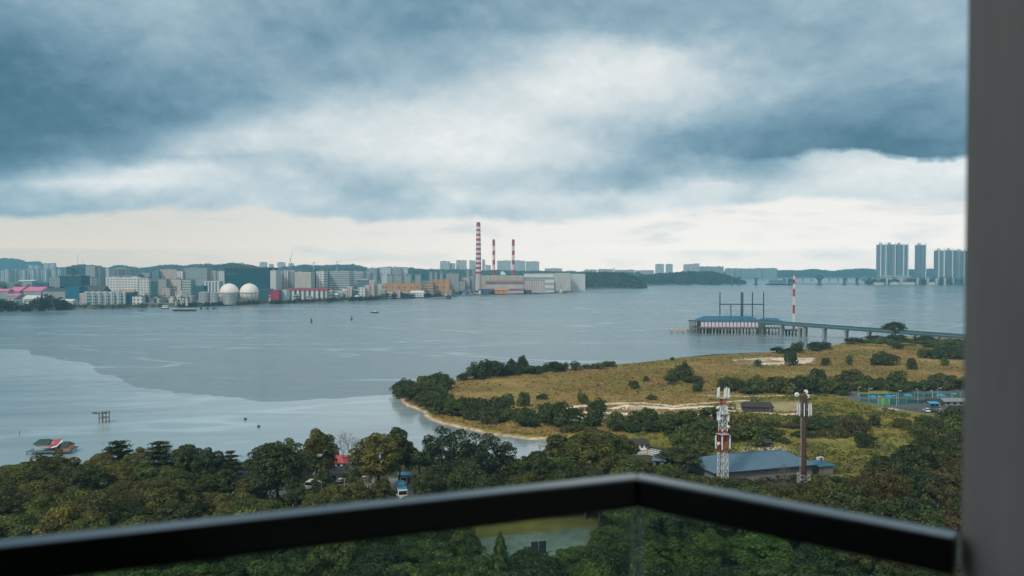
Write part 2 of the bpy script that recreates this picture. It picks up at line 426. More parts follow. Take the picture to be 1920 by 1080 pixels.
    lay(area([(1640, 767), (1690, 764), (1695, 771), (1650, 772)], 3, 1.5), sand, 0.7)
    lay(area([(1335, 842), (1400, 838), (1470, 838), (1478, 848), (1420, 850), (1345, 852)], 3, 1.0), sand, 0.85)
    lay(area([(900, 860), (1100, 846), (1100, 856), (905, 872)], 3), np.array([0.36, 0.29, 0.22]), 0.8)
    # karting ground at the right
    lay(area([(1570, 738), (1620, 733), (1690, 730), (1860, 728), (1860, 782), (1750, 778), (1660, 764), (1610, 755)], 3, 0.6), tar)
    lay(area([(1612, 733), (1668, 733), (1672, 740), (1616, 740)], 2, 0.6), olive * 1.1)
    # car park, road and court near the balcony
    lay(area([(560, 905), (640, 893), (700, 890), (745, 892), (790, 900), (800, 950), (735, 945), (690, 925), (560, 928)], 2, 0.3, 2), np.array([0.24, 0.21, 0.185]))
    lay(area([(570, 914), (650, 908), (655, 922), (580, 930)], 2, 0.3, 2), olive)
    lay(area([(870, 970), (1000, 962), (1130, 965), (1130, 990), (1000, 998), (880, 1010)], 2, 0.5, 2), np.array([0.15, 0.125, 0.035]))
    lay(area([(420, 900), (500, 893), (560, 930), (440, 935)], 2, 0.5, 2), tar)
    lay(area([(840, 1025), (905, 1020), (910, 1045), (850, 1050)], 2, 0.5, 2), np.array([0.33, 0.28, 0.23]))
    lay(area([(895, 1002), (1000, 990), (1112, 984), (1112, 1012), (1010, 1048), (905, 1048)], 2, 0.5, 2), np.array([0.16, 0.19, 0.175]))
    nr, nc = X.shape
    me = bpy.data.meshes.new("ground")
    co = np.stack([X, Y, Z], -1).reshape(-1, 3)
    idx = np.arange(nr * nc).reshape(nr, nc)
    q = np.stack([idx[:-1, :-1], idx[1:, :-1], idx[1:, 1:], idx[:-1, 1:]], -1).reshape(-1, 4)
    zz = Z.reshape(-1)[q]; q = q[(zz > -1.9).any(1)]
    me.vertices.add(len(co)); me.vertices.foreach_set('co', co.ravel())
    me.loops.add(len(q) * 4); me.loops.foreach_set('vertex_index', q.ravel().astype(np.int32))
    me.polygons.add(len(q)); me.polygons.foreach_set('loop_start', np.arange(0, len(q) * 4, 4, dtype=np.int32))
    me.polygons.foreach_set('loop_total', np.full(len(q), 4, np.int32)); me.polygons.foreach_set('use_smooth', np.ones(len(q), bool))
    me.update(calc_edges=True)
    ca = me.color_attributes.new('soil', 'FLOAT_COLOR', 'POINT')
    ca.data.foreach_set('color', np.concatenate([C.reshape(-1, 3), np.ones((nr * nc, 1))], 1).ravel().astype(np.float32))
    m = bpy.data.materials.new("ground_cover"); m.use_nodes = True; t = NT(m.node_tree); b = m.node_tree.nodes['Principled BSDF']
    at = t.node('ShaderNodeAttribute', attribute_name='soil').outputs['Color']
    pos = t.node('ShaderNodeNewGeometry').outputs['Position']
    n1 = t.noise(pos, 0.35, 6, 0.65); n2 = t.noise(pos, 2.2, 3, 0.7); n3 = t.noise(pos, 0.05, 4, 0.55)
    f = t.math('ADD', t.math('ADD', t.math('MULTIPLY', n1, 1.1), t.math('MULTIPLY', n2, 0.55)), t.math('MULTIPLY', n3, 0.8))
    n4 = t.noise(t.vmath('MULTIPLY', pos, (1.0, 0.6, 1.0)), 0.16, 5, 0.7)
    tuft = t.smooth(n4, 0.60, 0.70); f = t.math('MULTIPLY', f, t.math('SUBTRACT', 1.0, t.math('MULTIPLY', tuft, 0.35)))
    f = t.math('MULTIPLY', t.math('POWER', f, 1.7), 0.80)
    cc = t.mix(1.0, at, t.comb(f, f, f), 'MULTIPLY')
    t.put(b.inputs['Base Color'], cc); b.inputs['Roughness'].default_value = 0.9; b.inputs['Specular IOR Level'].default_value = 0.15
    bp = t.node('ShaderNodeBump'); bp.inputs['Strength'].default_value = 0.8; bp.inputs['Distance'].default_value = 0.5
    t.put(bp.inputs['Height'], t.math('ADD', n1, n2)); t.l.new(bp.outputs[0], b.inputs['Normal'])
    me.materials.append(m)
    o = bpy.data.objects.new("ground", me); COL.objects.link(o); tag(o, "low sandy land with dry grass fields reaching into the strait", "ground", kind="structure")
    return o
land()
_tri = [(p[0], p[1]) for p in shore_w]

# ------------------------------------------------------------------ water
def water_mat(name, base, rough, bump, scale, streak=0.5, ior=1.45):
    m = bpy.data.materials.new(name); m.use_nodes = True; t = NT(m.node_tree); b = m.node_tree.nodes['Principled BSDF']
    pos = t.node('ShaderNodeNewGeometry').outputs['Position']
    big = t.noise(t.vmath('MULTIPLY', pos, (0.35, 1.0, 1)), 0.006, 5, 0.6, 0.8)
    st = t.noise(t.vmath('MULTIPLY', pos, (0.25, 1.0, 1)), 0.02, 5, 0.62, 1.2)
    n1 = t.noise(t.vmath('MULTIPLY', pos, (0.45, 1.0, 1)), scale, 4, 0.6)
    n2 = t.noise(t.vmath('MULTIPLY', pos, (0.6, 1.0, 1)), scale * 0.16, 3, 0.5)
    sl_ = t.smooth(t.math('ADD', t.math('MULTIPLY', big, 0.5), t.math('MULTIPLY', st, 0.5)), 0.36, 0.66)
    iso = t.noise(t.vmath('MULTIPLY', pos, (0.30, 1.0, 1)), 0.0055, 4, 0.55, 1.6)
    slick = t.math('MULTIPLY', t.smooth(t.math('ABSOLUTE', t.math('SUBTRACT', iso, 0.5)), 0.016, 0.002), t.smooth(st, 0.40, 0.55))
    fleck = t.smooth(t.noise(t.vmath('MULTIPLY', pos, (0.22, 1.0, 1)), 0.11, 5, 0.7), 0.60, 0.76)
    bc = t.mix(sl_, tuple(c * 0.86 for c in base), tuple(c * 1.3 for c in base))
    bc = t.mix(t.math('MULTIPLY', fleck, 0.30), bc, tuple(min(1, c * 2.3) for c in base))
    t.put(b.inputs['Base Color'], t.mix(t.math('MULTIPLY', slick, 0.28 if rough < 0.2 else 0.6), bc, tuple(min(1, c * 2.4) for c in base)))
    t.put(b.inputs['Roughness'], t.math('ADD', rough - streak * 0.1, t.math('MULTIPLY', sl_, streak * 0.2)))
    b.inputs['IOR'].default_value = ior
    bp = t.node('ShaderNodeBump'); bp.inputs['Distance'].default_value = 1.0
    t.put(bp.inputs['Strength'], t.math('MULTIPLY', t.math('ADD', 0.5, t.math('MULTIPLY', sl_, streak)), bump))
    t.put(bp.inputs['Height'], t.math('ADD', n1, t.math('MULTIPLY', n2, 2.2))); t.l.new(bp.outputs[0], b.inputs['Normal'])
    return m
wm = water_mat("wind_ruffled_water", (0.145, 0.200, 0.222), 0.24, 0.42, 0.55, 0.5)
cm = water_mat("calm_water_surface", (0.25, 0.31, 0.33), 0.10, 0.12, 0.5, 0.35, 1.75)
wa = MB()
for i in range(12):
    for j in range(10):
        x0 = -9000 + i * 1500; y0 = -1000 + j * 1500
        b0 = len(wa.v)
        if True: wa.poly([(x0, y0, 0), (x0 + 1500, y0, 0), (x0 + 1500, y0 + 1500, 0), (x0, y0 + 1500, 0)])
wo = wa.build("water", wm); tag(wo, "broad grey blue strait ruffled by the wind", "water", kind="structure")
edge_px = [(-500, 640), (-150, 650), (0, 655), (45, 656), (75, 668), (120, 676), (160, 680), (185, 695), (225, 712), (270, 726), (330, 738), (400, 745), (480, 749), (560, 751), (630, 750), (690, 746), (735, 739), (775, 728), (1000, 760)]
ce = gp(edge_px); fine = []
for i in range(len(ce) - 1):
    a, b_ = Vector(ce[i]), Vector(ce[i + 1]); n = max(2, int((b_ - a).length / 2))
    for k in range(n):
        p = a.lerp(b_, k / n); j = float(fbm(np.array([p.x / 22]), np.array([p.y / 22]), 77)[0]) - 0.5
        j2 = float(fbm(np.array([p.x / 7]), np.array([p.y / 5]), 79)[0]) - 0.5
        fine.append((p.x + j * 4, p.y + j * 14 + j2 * 7))
fine += [(500, 200), (500, -200), (-900, -200)]
from mathutils.geometry import tessellate_polygon
tri = tessellate_polygon([[Vector((p[0], p[1], 0)) for p in fine]])
cw = MB(); cw.v = [(p[0], p[1], 0.012) for p in fine]; cw.f = [tuple(tr) if True else tr for tr in tri]
co_ = cw.mesh("calm_water", cm)
import bmesh
bm = bmesh.new(); bm.from_mesh(co_); bmesh.ops.recalc_face_normals(bm, faces=bm.faces)
if bm.faces and sum(f.normal.z for f in bm.faces) < 0: bmesh.ops.reverse_faces(bm, faces=bm.faces)
bm.to_mesh(co_); bm.free()
o = bpy.data.objects.new("calm_water", co_); COL.objects.link(o); tag(o, "smooth pale water of the sheltered bay by the near shore", "water", kind="structure")

# ------------------------------------------------------------------ balcony
def rail_mat():
    m = bpy.data.materials.new("dark_rail_metal"); m.use_nodes = True; t = NT(m.node_tree); b = m.node_tree.nodes['Principled BSDF']
    n = t.noise(t.node('ShaderNodeTexCoord').outputs['Object'], 30, 3)
    t.put(b.inputs['Base Color'], t.ramp(n, [(0.3, (0.004, 0.004, 0.004)), (0.7, (0.007, 0.007, 0.007))]))
    b.inputs['Roughness'].default_value = 0.3; b.inputs['Specular IOR Level'].default_value = 0.3
    b.inputs['Coat Weight'].default_value = 1.0; b.inputs['Coat IOR'].default_value = 1.55; b.inputs['Coat Roughness'].default_value = 0.12
    return m
RD = 1.6                                      # distance of the rail corner
cor = P(1195, 885, RD); zt = cor.z
lf = W(-260, 1044, zt); 
k_ = (W(0, 1010, zt) - cor); lf = cor + k_ * 3.0
rt = W(1800, 996, zt)
dirL = (Vector((lf.x, lf.y)) - Vector((cor.x, cor.y))).normalized(); dirR = (Vector((rt.x, rt.y)) - Vector((cor.x, cor.y))).normalized()
rt2 = cor + (rt - cor) * 1.0
def offset(dirv, sgn, w): n = Vector((-dirv.y, dirv.x)) * sgn; return n * w
rw = 0.046; rh = 0.058
nL = Vector((-dirL.y, dirL.x)); nL = nL if nL.y < 0 else -nL      # towards the balcony
nR = Vector((-dirR.y, dirR.x)); nR = nR if nR.y < 0 else -nR
c2 = Vector((cor.x, cor.y)); bis = (nL + nR).normalized(); ci = c2 + bis * (rw / bis.dot(nL))
rail = thing("balcony_railing", "black metal handrail over clear glass panels bending at a corner in the foreground", "railing", (cor.x, cor.y, zt - 1.1))
def loc2(p): return (p[0] - cor.x, p[1] - cor.y)
def seg_prism(a, b, bi, ai, name):
    mb = MB(); z1 = 1.1; z0 = z1 - rh; r = 0.006
    base = [loc2(a), loc2(b), loc2(bi), loc2(ai)]
    area = sum(base[i][0] * base[(i + 1) % 4][1] - base[(i + 1) % 4][0] * base[i][1] for i in range(4))
    if area < 0: base.reverse()
    cx = sum(p[0] for p in base) / 4; cy = sum(p[1] for p in base) / 4
    mb.prism(base, z0, z1)
    o = mb.build(name, rail_m, rail)
    bv = o.modifiers.new("bevel", 'BEVEL'); bv.width = r; bv.segments = 3
    return o
rail_m = rail_mat()
lf2 = Vector((lf.x, lf.y)); rt_ = Vector((rt2.x, rt2.y))
seg_prism(c2, lf2, lf2 + nL * rw, ci, "handrail")
seg_prism(c2, rt_, rt_ + nR * rw, ci, "handrail")
gm = bpy.data.materials.new("railing_glass"); gm.use_nodes = True; t = NT(gm.node_tree); gm.node_tree.nodes.clear()
tr_ = t.node('ShaderNodeBsdfTransparent'); tr_.inputs[0].default_value = (0.82, 0.94, 0.89, 1)
gl = t.node('ShaderNodeBsdfGlossy'); gl.inputs['Roughness'].default_value = 0.03; gl.inputs[0].default_value = (1, 1, 1, 1)
fr = t.node('ShaderNodeFresnel'); fr.inputs[0].default_value = 1.5
ms = t.node('ShaderNodeMixShader'); t.l.new(fr.outputs[0], ms.inputs[0]); t.l.new(tr_.outputs[0], ms.inputs[1]); t.l.new(gl.outputs[0], ms.inputs[2])
film = t.node('ShaderNodeBsdfDiffuse'); film.inputs[0].default_value = (0.5, 0.62, 0.58, 1)
fm = t.node('ShaderNodeMixShader'); t.put(fm.inputs[0], t.math('MULTIPLY', t.noise(t.node('ShaderNodeTexCoord').outputs['Object'], 3.0, 5, 0.6), 0.07)); t.l.new(ms.outputs[0], fm.inputs[1]); t.l.new(film.outputs[0], fm.inputs[2])
t.l.new(fm.outputs[0], t.node('ShaderNodeOutputMaterial').inputs[0])
def pane(a, b, n):
    h = rw / 2; th = 0.006; d = (b - a).normalized()
    a = a + n * h + d * 0.012; b = b + n * h
    q = [loc2(a - n * th), loc2(b - n * th), loc2(b + n * th), loc2(a + n * th)]
    ar = sum(q[i][0] * q[(i + 1) % 4][1] - q[(i + 1) % 4][0] * q[i][1] for i in range(4))
    if ar < 0: q.reverse()
    mb = MB()
    for i in (0, 2): e, f = q[i], q[i + 1]; mb.poly([(e[0], e[1], 0.04), (f[0], f[1], 0.04), (f[0], f[1], 1.1 - rh - .001), (e[0], e[1], 1.1 - rh - .001)])
    mb.build("glass_panel", gm, rail)
cm_ = c2 + bis * (rw / 2 / bis.dot(nL))
pane(cm_ - nL * rw / 2, lf2, nL); pane(cm_ - nR * rw / 2, rt_, nR)
sm = bpy.data.materials.new("joint_seal"); sm.use_nodes = True; t = NT(sm.node_tree); sm.node_tree.nodes.clear()
_a = t.node('ShaderNodeBsdfTransparent'); _a.inputs[0].default_value = (0.85, 0.92, 0.9, 1); _b = t.node('ShaderNodeBsdfDiffuse'); _b.inputs[0].default_value = (0.62, 0.70, 0.68, 1)
_c = t.node('ShaderNodeMixShader'); _c.inputs[0].default_value = 0.25; t.l.new(_a.outputs[0], _c.inputs[1]); t.l.new(_b.outputs[0], _c.inputs[2]); t.l.new(_c.outputs[0], t.node('ShaderNodeOutputMaterial').inputs[0])
jl = loc2(cm_); MB().tube((jl[0], jl[1], 0.04), (jl[0], jl[1], 1.1 - rh - 0.001), 0.011, n=12).build("glass_joint", sm, rail)
# side wall and the tower block the balcony belongs to
wallx = W(1803, 996, zt).x
plaster = M("grey_plaster", (0.40, 0.335, 0.30), 0.85, 0, 0.10, 3.0)
sw = thing("balcony_side_wall", "plain dark grey plastered wall closing the balcony at the far right", "wall", (wallx, rt.y, CAMZ - 1.5))
MB().box(0, 0.35, -3.2, 0.0, 0, 3.4).build("wall", plaster, sw)
ab = thing("apartment_tower", "pale apartment tower carrying the balcony of the viewpoint", "building", (0, -8, 1.0))
white = M("tower_render", (0.075, 0.072, 0.07), 0.8, 0, 0.1, 0.4)
MB().box(-14, 12, -8, 5.4, 0, 74).build("wall", white, ab)
fl = [(lf.x - 0.1, -2.55), (wallx + 0.3, -2.55), (wallx + 0.3, rt.y + 0.03), (rt.x, rt.y + 0.03), (cor.x, cor.y + 0.03), (lf.x, lf.y + 0.03)]
MB().prism([(p[0], p[1] + 8) for p in fl], 57.30, 57.44).build("floor_slab", white, ab)
MB().prism([(p[0], p[1] + 8 - 0.1) for p in fl], 60.9, 61.1).build("ceiling_slab", white, ab)

# ------------------------------------------------------------------ vegetation
def leaf_mat():
    m = bpy.data.materials.new("foliage"); m.use_nodes = True; t = NT(m.node_tree); m.node_tree.nodes.clear()
    oc = t.node('ShaderNodeObjectInfo').outputs['Color']
    isl = t.node('ShaderNodeNewGeometry').outputs['Random Per Island']
    tc = t.node('ShaderNodeTexCoord').outputs['Object']
    n = t.noise(tc, 0.42, 3, 0.6)
    f = t.math('ADD', t.math('MULTIPLY', isl, 0.8), t.math('MULTIPLY', n, 2.6)); f = t.math('MAXIMUM', t.math('SUBTRACT', f, 0.62), 0.12)
    c = t.mix(1.0, oc, t.comb(f, f, f), 'MULTIPLY')
    yl = t.mix(t.smooth(t.math('ADD', isl, t.math('MULTIPLY', n, 0.8)), 1.05, 1.45), c, t.mix(1.0, c, (1.35, 1.25, 0.75), 'MULTIPLY'))
    d = t.node('ShaderNodeBsdfDiffuse'); t.put(d.inputs[0], yl)
    tl = t.node('ShaderNodeBsdfTranslucent'); t.put(tl.inputs[0], t.mix(1.0, yl, (1.1, 1.1, 0.6), 'MULTIPLY'))
    gs = t.node('ShaderNodeBsdfGlossy'); gs.inputs[0].default_value = (1, 1, 1, 1); gs.inputs['Roughness'].default_value = 0.5
    a = t.node('ShaderNodeMixShader'); a.inputs[0].default_value = 0.28; t.l.new(d.outputs[0], a.inputs[1]); t.l.new(tl.outputs[0], a.inputs[2])
    e = t.node('ShaderNodeMixShader'); e.inputs[0].default_value = 0.02; t.l.new(a.outputs[0], e.inputs[1]); t.l.new(gs.outputs[0], e.inputs[2])
    t.l.new(e.outputs[0], t.node('ShaderNodeOutputMaterial').inputs[0])
    return m
LEAF = leaf_mat()
def grass_mat():
    m = bpy.data.materials.new("grass_blades"); m.use_nodes = True; t = NT(m.node_tree); m.node_tree.nodes.clear()
    oc = t.node('ShaderNodeObjectInfo').outputs['Color']; isl = t.node('ShaderNodeNewGeometry').outputs['Random Per Island']; pos = t.node('ShaderNodeNewGeometry').outputs['Position']
    f = t.math('ADD', 0.42, t.math('ADD', t.math('MULTIPLY', isl, 0.35), t.math('MULTIPLY', t.noise(pos, 0.06, 5, 0.65), 0.8)))
    c = t.mix(1.0, oc, t.comb(f, f, f), 'MULTIPLY'); c = t.mix(t.smooth(t.noise(pos, 0.03, 4, 0.6), 0.45, 0.62), c, t.mix(1.0, c, (0.78, 0.92, 0.75), 'MULTIPLY'))
    d = t.node('ShaderNodeBsdfDiffuse'); t.put(d.inputs[0], c); t.l.new(d.outputs[0], t.node('ShaderNodeOutputMaterial').inputs[0])
    return m
GRASSM = grass_mat()
BARK = M("bark", (0.085, 0.070, 0.055), 0.9, 0, 0.3, 2.0)
PALEBARK = M("pale_bark", (0.20, 0.175, 0.15), 0.9, 0, 0.25, 2.0)
def quads_mesh(name, C, N, S, rng, mat, asp=0.6):
    """C centres, N normals, S sizes -> small leaf blades, bent rhombi"""
    n = len(C); N = N / (np.linalg.norm(N, axis=1, keepdims=True) + 1e-9)
    r = rng.normal(size=(n, 3)); T = np.cross(N, r); T /= (np.linalg.norm(T, axis=1, keepdims=True) + 1e-9); B = np.cross(N, T)
    S = S[:, None]
    V = np.stack([C - T * S, C - B * S * asp + N * S * 0.15, C + T * S, C + B * S * asp + N * S * 0.15], 1).reshape(-1, 3)
    me = bpy.data.meshes.new(name)
    me.vertices.add(4 * n); me.vertices.foreach_set('co', V.ravel())
    me.loops.add(4 * n); me.loops.foreach_set('vertex_index', np.arange(4 * n, dtype=np.int32))
    me.polygons.add(n); me.polygons.foreach_set('loop_start', np.arange(0, 4 * n, 4, dtype=np.int32)); me.polygons.foreach_set('loop_total', np.full(n, 4, np.int32))
    me.update(calc_edges=True); me.materials.append(mat)
    return me
def lumps_to_leaves(L, rng, per, size, down=0.25):
    """L: list of (centre, radius). leaves on the skin of each lump, mostly its upper side"""
    Cs = []; Ns = []; Ss = []
    for c, r in L:
        n = int(per * 2.1 * (r * r))
        d = rng.normal(size=(n, 3)); d /= np.linalg.norm(d, axis=1, keepdims=True)
        fl = (d[:, 2] < -0.2) & (rng.random(n) > down); d[fl, 2] *= -1
        rad = r * (0.76 + 0.30 * rng.random(n) ** 0.8)
        Cs.append(np.array(c) + d * rad[:, None] * np.array([1.0, 1.0, 0.8])); Ns.append(d + rng.normal(size=(n, 3)) * 0.55 + np.array([0, 0, 0.35])); Ss.append(size * 0.68 * (0.5 + 1.0 * rng.random(n)))
    return np.concatenate(Cs), np.concatenate(Ns), np.concatenate(Ss)
def limb(mb, a, b, r0, r1, rng, n=3, wob=0.12, sides=6):
    a = Vector(a); b = Vector(b); p = a; L = (b - a).length
    for i in range(n):
        q = a.lerp(b, (i + 1) / n)
        if i < n - 1: q += Vector(rng.normal(size=3)) * L * wob / n
        ra = r0 + (r1 - r0) * i / n; rb = r0 + (r1 - r0) * (i + 1) / n
        mb.tube(p, q, ra, rb, sides, cap=False); p = q
def tree_round(seed, H=13, Rr=4.6, hz=4.4, n=46, size=0.30, per=85, lump=(0.20, 0.36), fill=0.55, limbs=10, tr=0.28):
    rng = np.random.default_rng(seed); cz = H - hz
    L = []
    for i in range(n):
        th = rng.random() * 6.283; u = rng.random() * 1.65 - 0.65; s = math.sqrt(1 - min(1, u * u))
        rad = fill + (1.0 - fill) * rng.random(); rr = Rr * (lump[0] + (lump[1] - lump[0]) * rng.random())
        wob = 1 + 0.22 * math.sin(3 * th + seed) + 0.12 * math.sin(5 * th + seed * 2)
        k = max(0.1, 1 - rr / Rr * 0.8)
        L.append(((Rr * s * math.cos(th) * rad * wob * k, Rr * s * math.sin(th) * rad * wob * k, cz + hz * u * rad * k), rr))
    C, N, S = lumps_to_leaves(L, rng, per, size)
    crown = quads_mesh("crown", C, N, S, rng, LEAF)
    mb = MB(); top = (rng.normal() * 0.3, rng.normal() * 0.3, cz - hz * 0.35)
    limb(mb, (0, 0, -0.5), top, tr, tr * 0.7, rng, 4, 0.1, 8)
    for c, r in L[:limbs]: limb(mb, top, c, tr * 0.5, 0.05, rng, 4, 0.25, 5)
    return mb.mesh("trunk", BARK, True), crown
def tree_loose(seed, H=14, Rr=7.0, hz=5.5, n=64):
    rng = np.random.default_rng(seed); cz = H - hz; L = []
    for i in range(n):
        th = rng.random() * 6.283; u = rng.random() * 1.5 - 0.5; s = math.sqrt(1 - u * u); rad = 0.45 + 0.55 * rng.random()
        L.append(((Rr * s * math.cos(th) * rad, Rr * s * math.sin(th) * rad, cz + hz * u * rad), 0.7 + 0.75 * rng.random()))
    C, N, S = lumps_to_leaves(L, rng, 70, 0.26, 0.6)
    mb = MB(); top = (0.2, 0, cz - hz * 0.5); limb(mb, (0, 0, -0.5), top, 0.34, 0.26, rng, 4, 0.1, 8)
    for k in range(9):
        c, r = L[k]; mid = (Vector(top) + Vector(c)) * 0.5 + Vector((0, 0, 0.4)); limb(mb, top, mid, 0.17, 0.11, rng, 3, 0.2, 6)
        near = sorted(range(n), key=lambda j: (Vector(L[j][0]) - mid).length)[:7]
        for j in near: limb(mb, mid, L[j][0], 0.08, 0.025, rng, 3, 0.25, 4)
    return mb.mesh("trunk", BARK, True), quads_mesh("crown", C, N, S, rng, LEAF)
def tree_layered(seed, H=12, Rr=4.2):
    rng = np.random.default_rng(seed); C = []; N = []; mb = MB()
    limb(mb, (0, 0, -0.5), (0.1, 0.1, H - 0.4), 0.24, 0.05, rng, 6, 0.04, 7)
    z = H * 0.42; tiers = 6
    for k in range(tiers):
        zz = H * 0.40 + (H * 0.58) * k / (tiers - 1); rr = Rr * (1.0 - 0.72 * (k / (tiers - 1)) ** 1.5) * (0.85 + 0.3 * rng.random())
        nb = 6
        for b in range(nb):
            th = 6.283 * (b + rng.random() * 0.7) / nb; rl = rr * (0.7 + 0.4 * rng.random())
            e = (rl * math.cos(th), rl * math.sin(th), zz + 0.35 + rng.normal() * 0.15)
            limb(mb, (0, 0, zz - 0.4), e, 0.07, 0.02, rng, 3, 0.1, 4)
            m = int(150 * rl / Rr) + 40
            f = rng.random(m) ** 0.6; w = 0.16 + 0.42 * f
            X = f * rl * math.cos(th) + rng.normal(size=m) * w; Y = f * rl * math.sin(th) + rng.normal(size=m) * w
            Z = zz + 0.30 * f + 0.1 + rng.normal(size=m) * 0.13
            C.append(np.stack([X, Y, Z], 1)); N.append(np.stack([rng.normal(size=m) * 0.35, rng.normal(size=m) * 0.35, np.ones(m)], 1))
    C = np.concatenate(C); N = np.concatenate(N)
    return mb.mesh("trunk", BARK, True), quads_mesh("crown", C, N, 0.24 + 0.16 * rng.random(len(C)), rng, LEAF)
def tree_bare(seed, H=13, spread=0.75, depth=6, mat=None):
    rng = np.random.default_rng(seed); mb = MB(); tips = []
    def rec(p, d, L, r, k):
        q = p + d * L; limb(mb, p, q, r, r * 0.66, rng, 2, 0.12, 5 if k > 3 else 3)
        if k == 0: tips.append(q); return
        for i in range(3 if k > 1 else 2):
            nd = (d + Vector(rng.normal(size=3)) * spread * 0.55 + Vector((0, 0, 0.12))).normalized()
            rec(q, nd, L * (0.66 + 0.16 * rng.random()), r * 0.6, k - 1)
    rec(Vector((0, 0, -0.5)), Vector((0, 0, 1)), H * 0.30, 0.22, depth - 1)
    T = np.array([tuple(t) for t in tips]); rep = 3
    C = np.repeat(T, rep, 0) + rng.normal(size=(len(T) * rep, 3)) * 0.35
    return mb.mesh("trunk", mat or PALEBARK, True), quads_mesh("crown", C, rng.normal(size=C.shape), 0.10 + 0.08 * rng.random(len(C)), rng, LEAF)  # on bare trees the crown mesh stands for fine twigs at the branch tips
def tree_cone(seed, H=13, Rr=2.8):
    rng = np.random.default_rng(seed); mb = MB(); limb(mb, (0, 0, -0.5), (0, 0, H - 0.6), 0.22, 0.04, rng, 5, 0.02, 7)
    n = 9000; f = rng.random(n) ** 0.8; zz = H * (0.14 + 0.84 * f); th = rng.random(n) * 6.283
    spoke = 0.75 + 0.25 * np.sin(th * 7 + zz * 2.4) + 0.14 * np.sin(zz * 5.0)
    r = Rr * (1 - f) ** 0.75 * (0.45 + 0.55 * rng.random(n) ** 0.5) * spoke + 0.1
    C = np.stack([r * np.cos(th), r * np.sin(th), zz - r * 0.12], 1); N = np.stack([np.cos(th), np.sin(th), 0.8 + rng.normal(size=n) * 0.6], 1)
    return mb.mesh("trunk", BARK, True), quads_mesh("crown", C, N, 0.16 + 0.14 * rng.random(n), rng, LEAF, 0.4)
def tree_palm(seed, H=8):
    rng = np.random.default_rng(seed); mb = MB(); limb(mb, (0, 0, -0.5), (0.5, 0.2, H - 1.2), 0.20, 0.13, rng, 5, 0.04, 8)
    C = []; N = []
    for k in range(22):
        th = 6.283 * k / 22 + rng.random() * 0.3; up = rng.random(); L = 2.6 + rng.random() * 0.8; m = 60
        s = np.linspace(0.05, 1, m); rad = s * L * (0.75 + 0.2 * (1 - up)); h = H - 1.2 + up * 1.8 * s - (1.1 + 1.4 * (1 - up)) * s ** 2
        for sg in (-1, 1):
            w = 0.32 * np.sin(s * 2.9) * sg
            C.append(np.stack([0.5 + rad * math.cos(th) - w * math.sin(th), 0.2 + rad * math.sin(th) + w * math.cos(th), h - 0.15 * abs(w)], 1))
            N.append(np.stack([-sg * math.sin(th) * 0.5 + rng.normal(size=m) * .3, sg * math.cos(th) * 0.5 + rng.normal(size=m) * .3, np.ones(m)], 1))
    C = np.concatenate(C); N = np.concatenate(N)
    return mb.mesh("trunk", BARK, True), quads_mesh("crown", C, N, 0.22 + 0.08 * rng.random(len(C)), rng, LEAF, 0.3)
def shrub_mesh(seed, H=5, Rr=3.6, n=20, size=0.34, per=34):
    rng = np.random.default_rng(seed); L = []
    for i in range(n):
        th = rng.random() * 6.283; rad = Rr * 0.72 * math.sqrt(rng.random()); rr = Rr * (0.22 + 0.2 * rng.random())
        top = H * math.sqrt(max(0.1, 1 - (rad / Rr) ** 2)) - rr
        L.append(((rad * math.cos(th) * (1 + .2 * math.sin(2 * th + seed)), rad * math.sin(th), max(rr * 0.5, top * (0.35 + 0.65 * rng.random()))), rr))
    C, N, S = lumps_to_leaves(L, rng, per, size, 0.4); C[:, 2] = np.maximum(C[:, 2], 0.02)
    mb = MB()
    for c, r in L[:6]: limb(mb, (rng.normal() * 0.2, rng.normal() * 0.2, -0.3), c, 0.11, 0.04, rng, 3, 0.2, 5)
    return mb.mesh("stem", BARK, True), quads_mesh("crown", C, N, S, rng, LEAF)

KINDS = {
    'round': [tree_round(11), tree_round(12, 12, 5.0, 3.8, 52), tree_round(13, 14, 4.2, 5.2, 48), tree_round(14, 12.5, 5.6, 4.2, 60, 0.32),
              tree_round(15, 11, 4.4, 3.6, 40, 0.28), tree_round(16, 13, 4.8, 4.9, 56, 0.27)],
    'full': [tree_round(101, 13, 5.0, 5.9, 84, 0.29, 80, (0.17, 0.30), 0.6, 12), tree_round(102, 13.5, 4.4, 6.2, 80, 0.28, 80, (0.18, 0.30), 0.6, 12), tree_round(103, 12.5, 5.4, 5.6, 88, 0.30, 78, (0.16, 0.28), 0.6, 12)],
    'open': [tree_round(21, 13, 4.6, 4.6, 34, 0.26, 75, (0.16, 0.27), 0.5, 16), tree_round(22, 14, 4.0, 5.4, 32, 0.26, 75, (0.16, 0.28), 0.5, 16)],
    'big': [tree_round(31, 14, 8.0, 5.6, 110, 0.36, 62, (0.13, 0.24), 0.6, 14, 0.45)],
    'loose': [tree_loose(41), tree_loose(42, 14, 6.0, 6.0, 54)],
    'layered': [tree_layered(51), tree_layered(52, 12, 4.6)],
    'bare': [tree_bare(61), tree_bare(62, 13, 0.65)],
    'twiggy': [tree_bare(63, 13, 0.85, 6, BARK)],
    'cone': [tree_cone(71)], 'palm': [tree_palm(81)],
    'shrub': [shrub_mesh(91), shrub_mesh(92, 4.4, 4.0, 24), shrub_mesh(93, 5.4, 3.2, 18), shrub_mesh(94, 3.6, 3.8, 16), shrub_mesh(95, 5.0, 4.4, 28)],
}
KINDS['bushy'] = [tree_round(111, 7, 3.4, 3.5, 44, 0.30, 60, (0.18, 0.34), 0.5, 8, 0.14), tree_round(112, 6.5, 2.8, 3.2, 36, 0.28, 60, (0.18, 0.34), 0.45, 8, 0.14)]
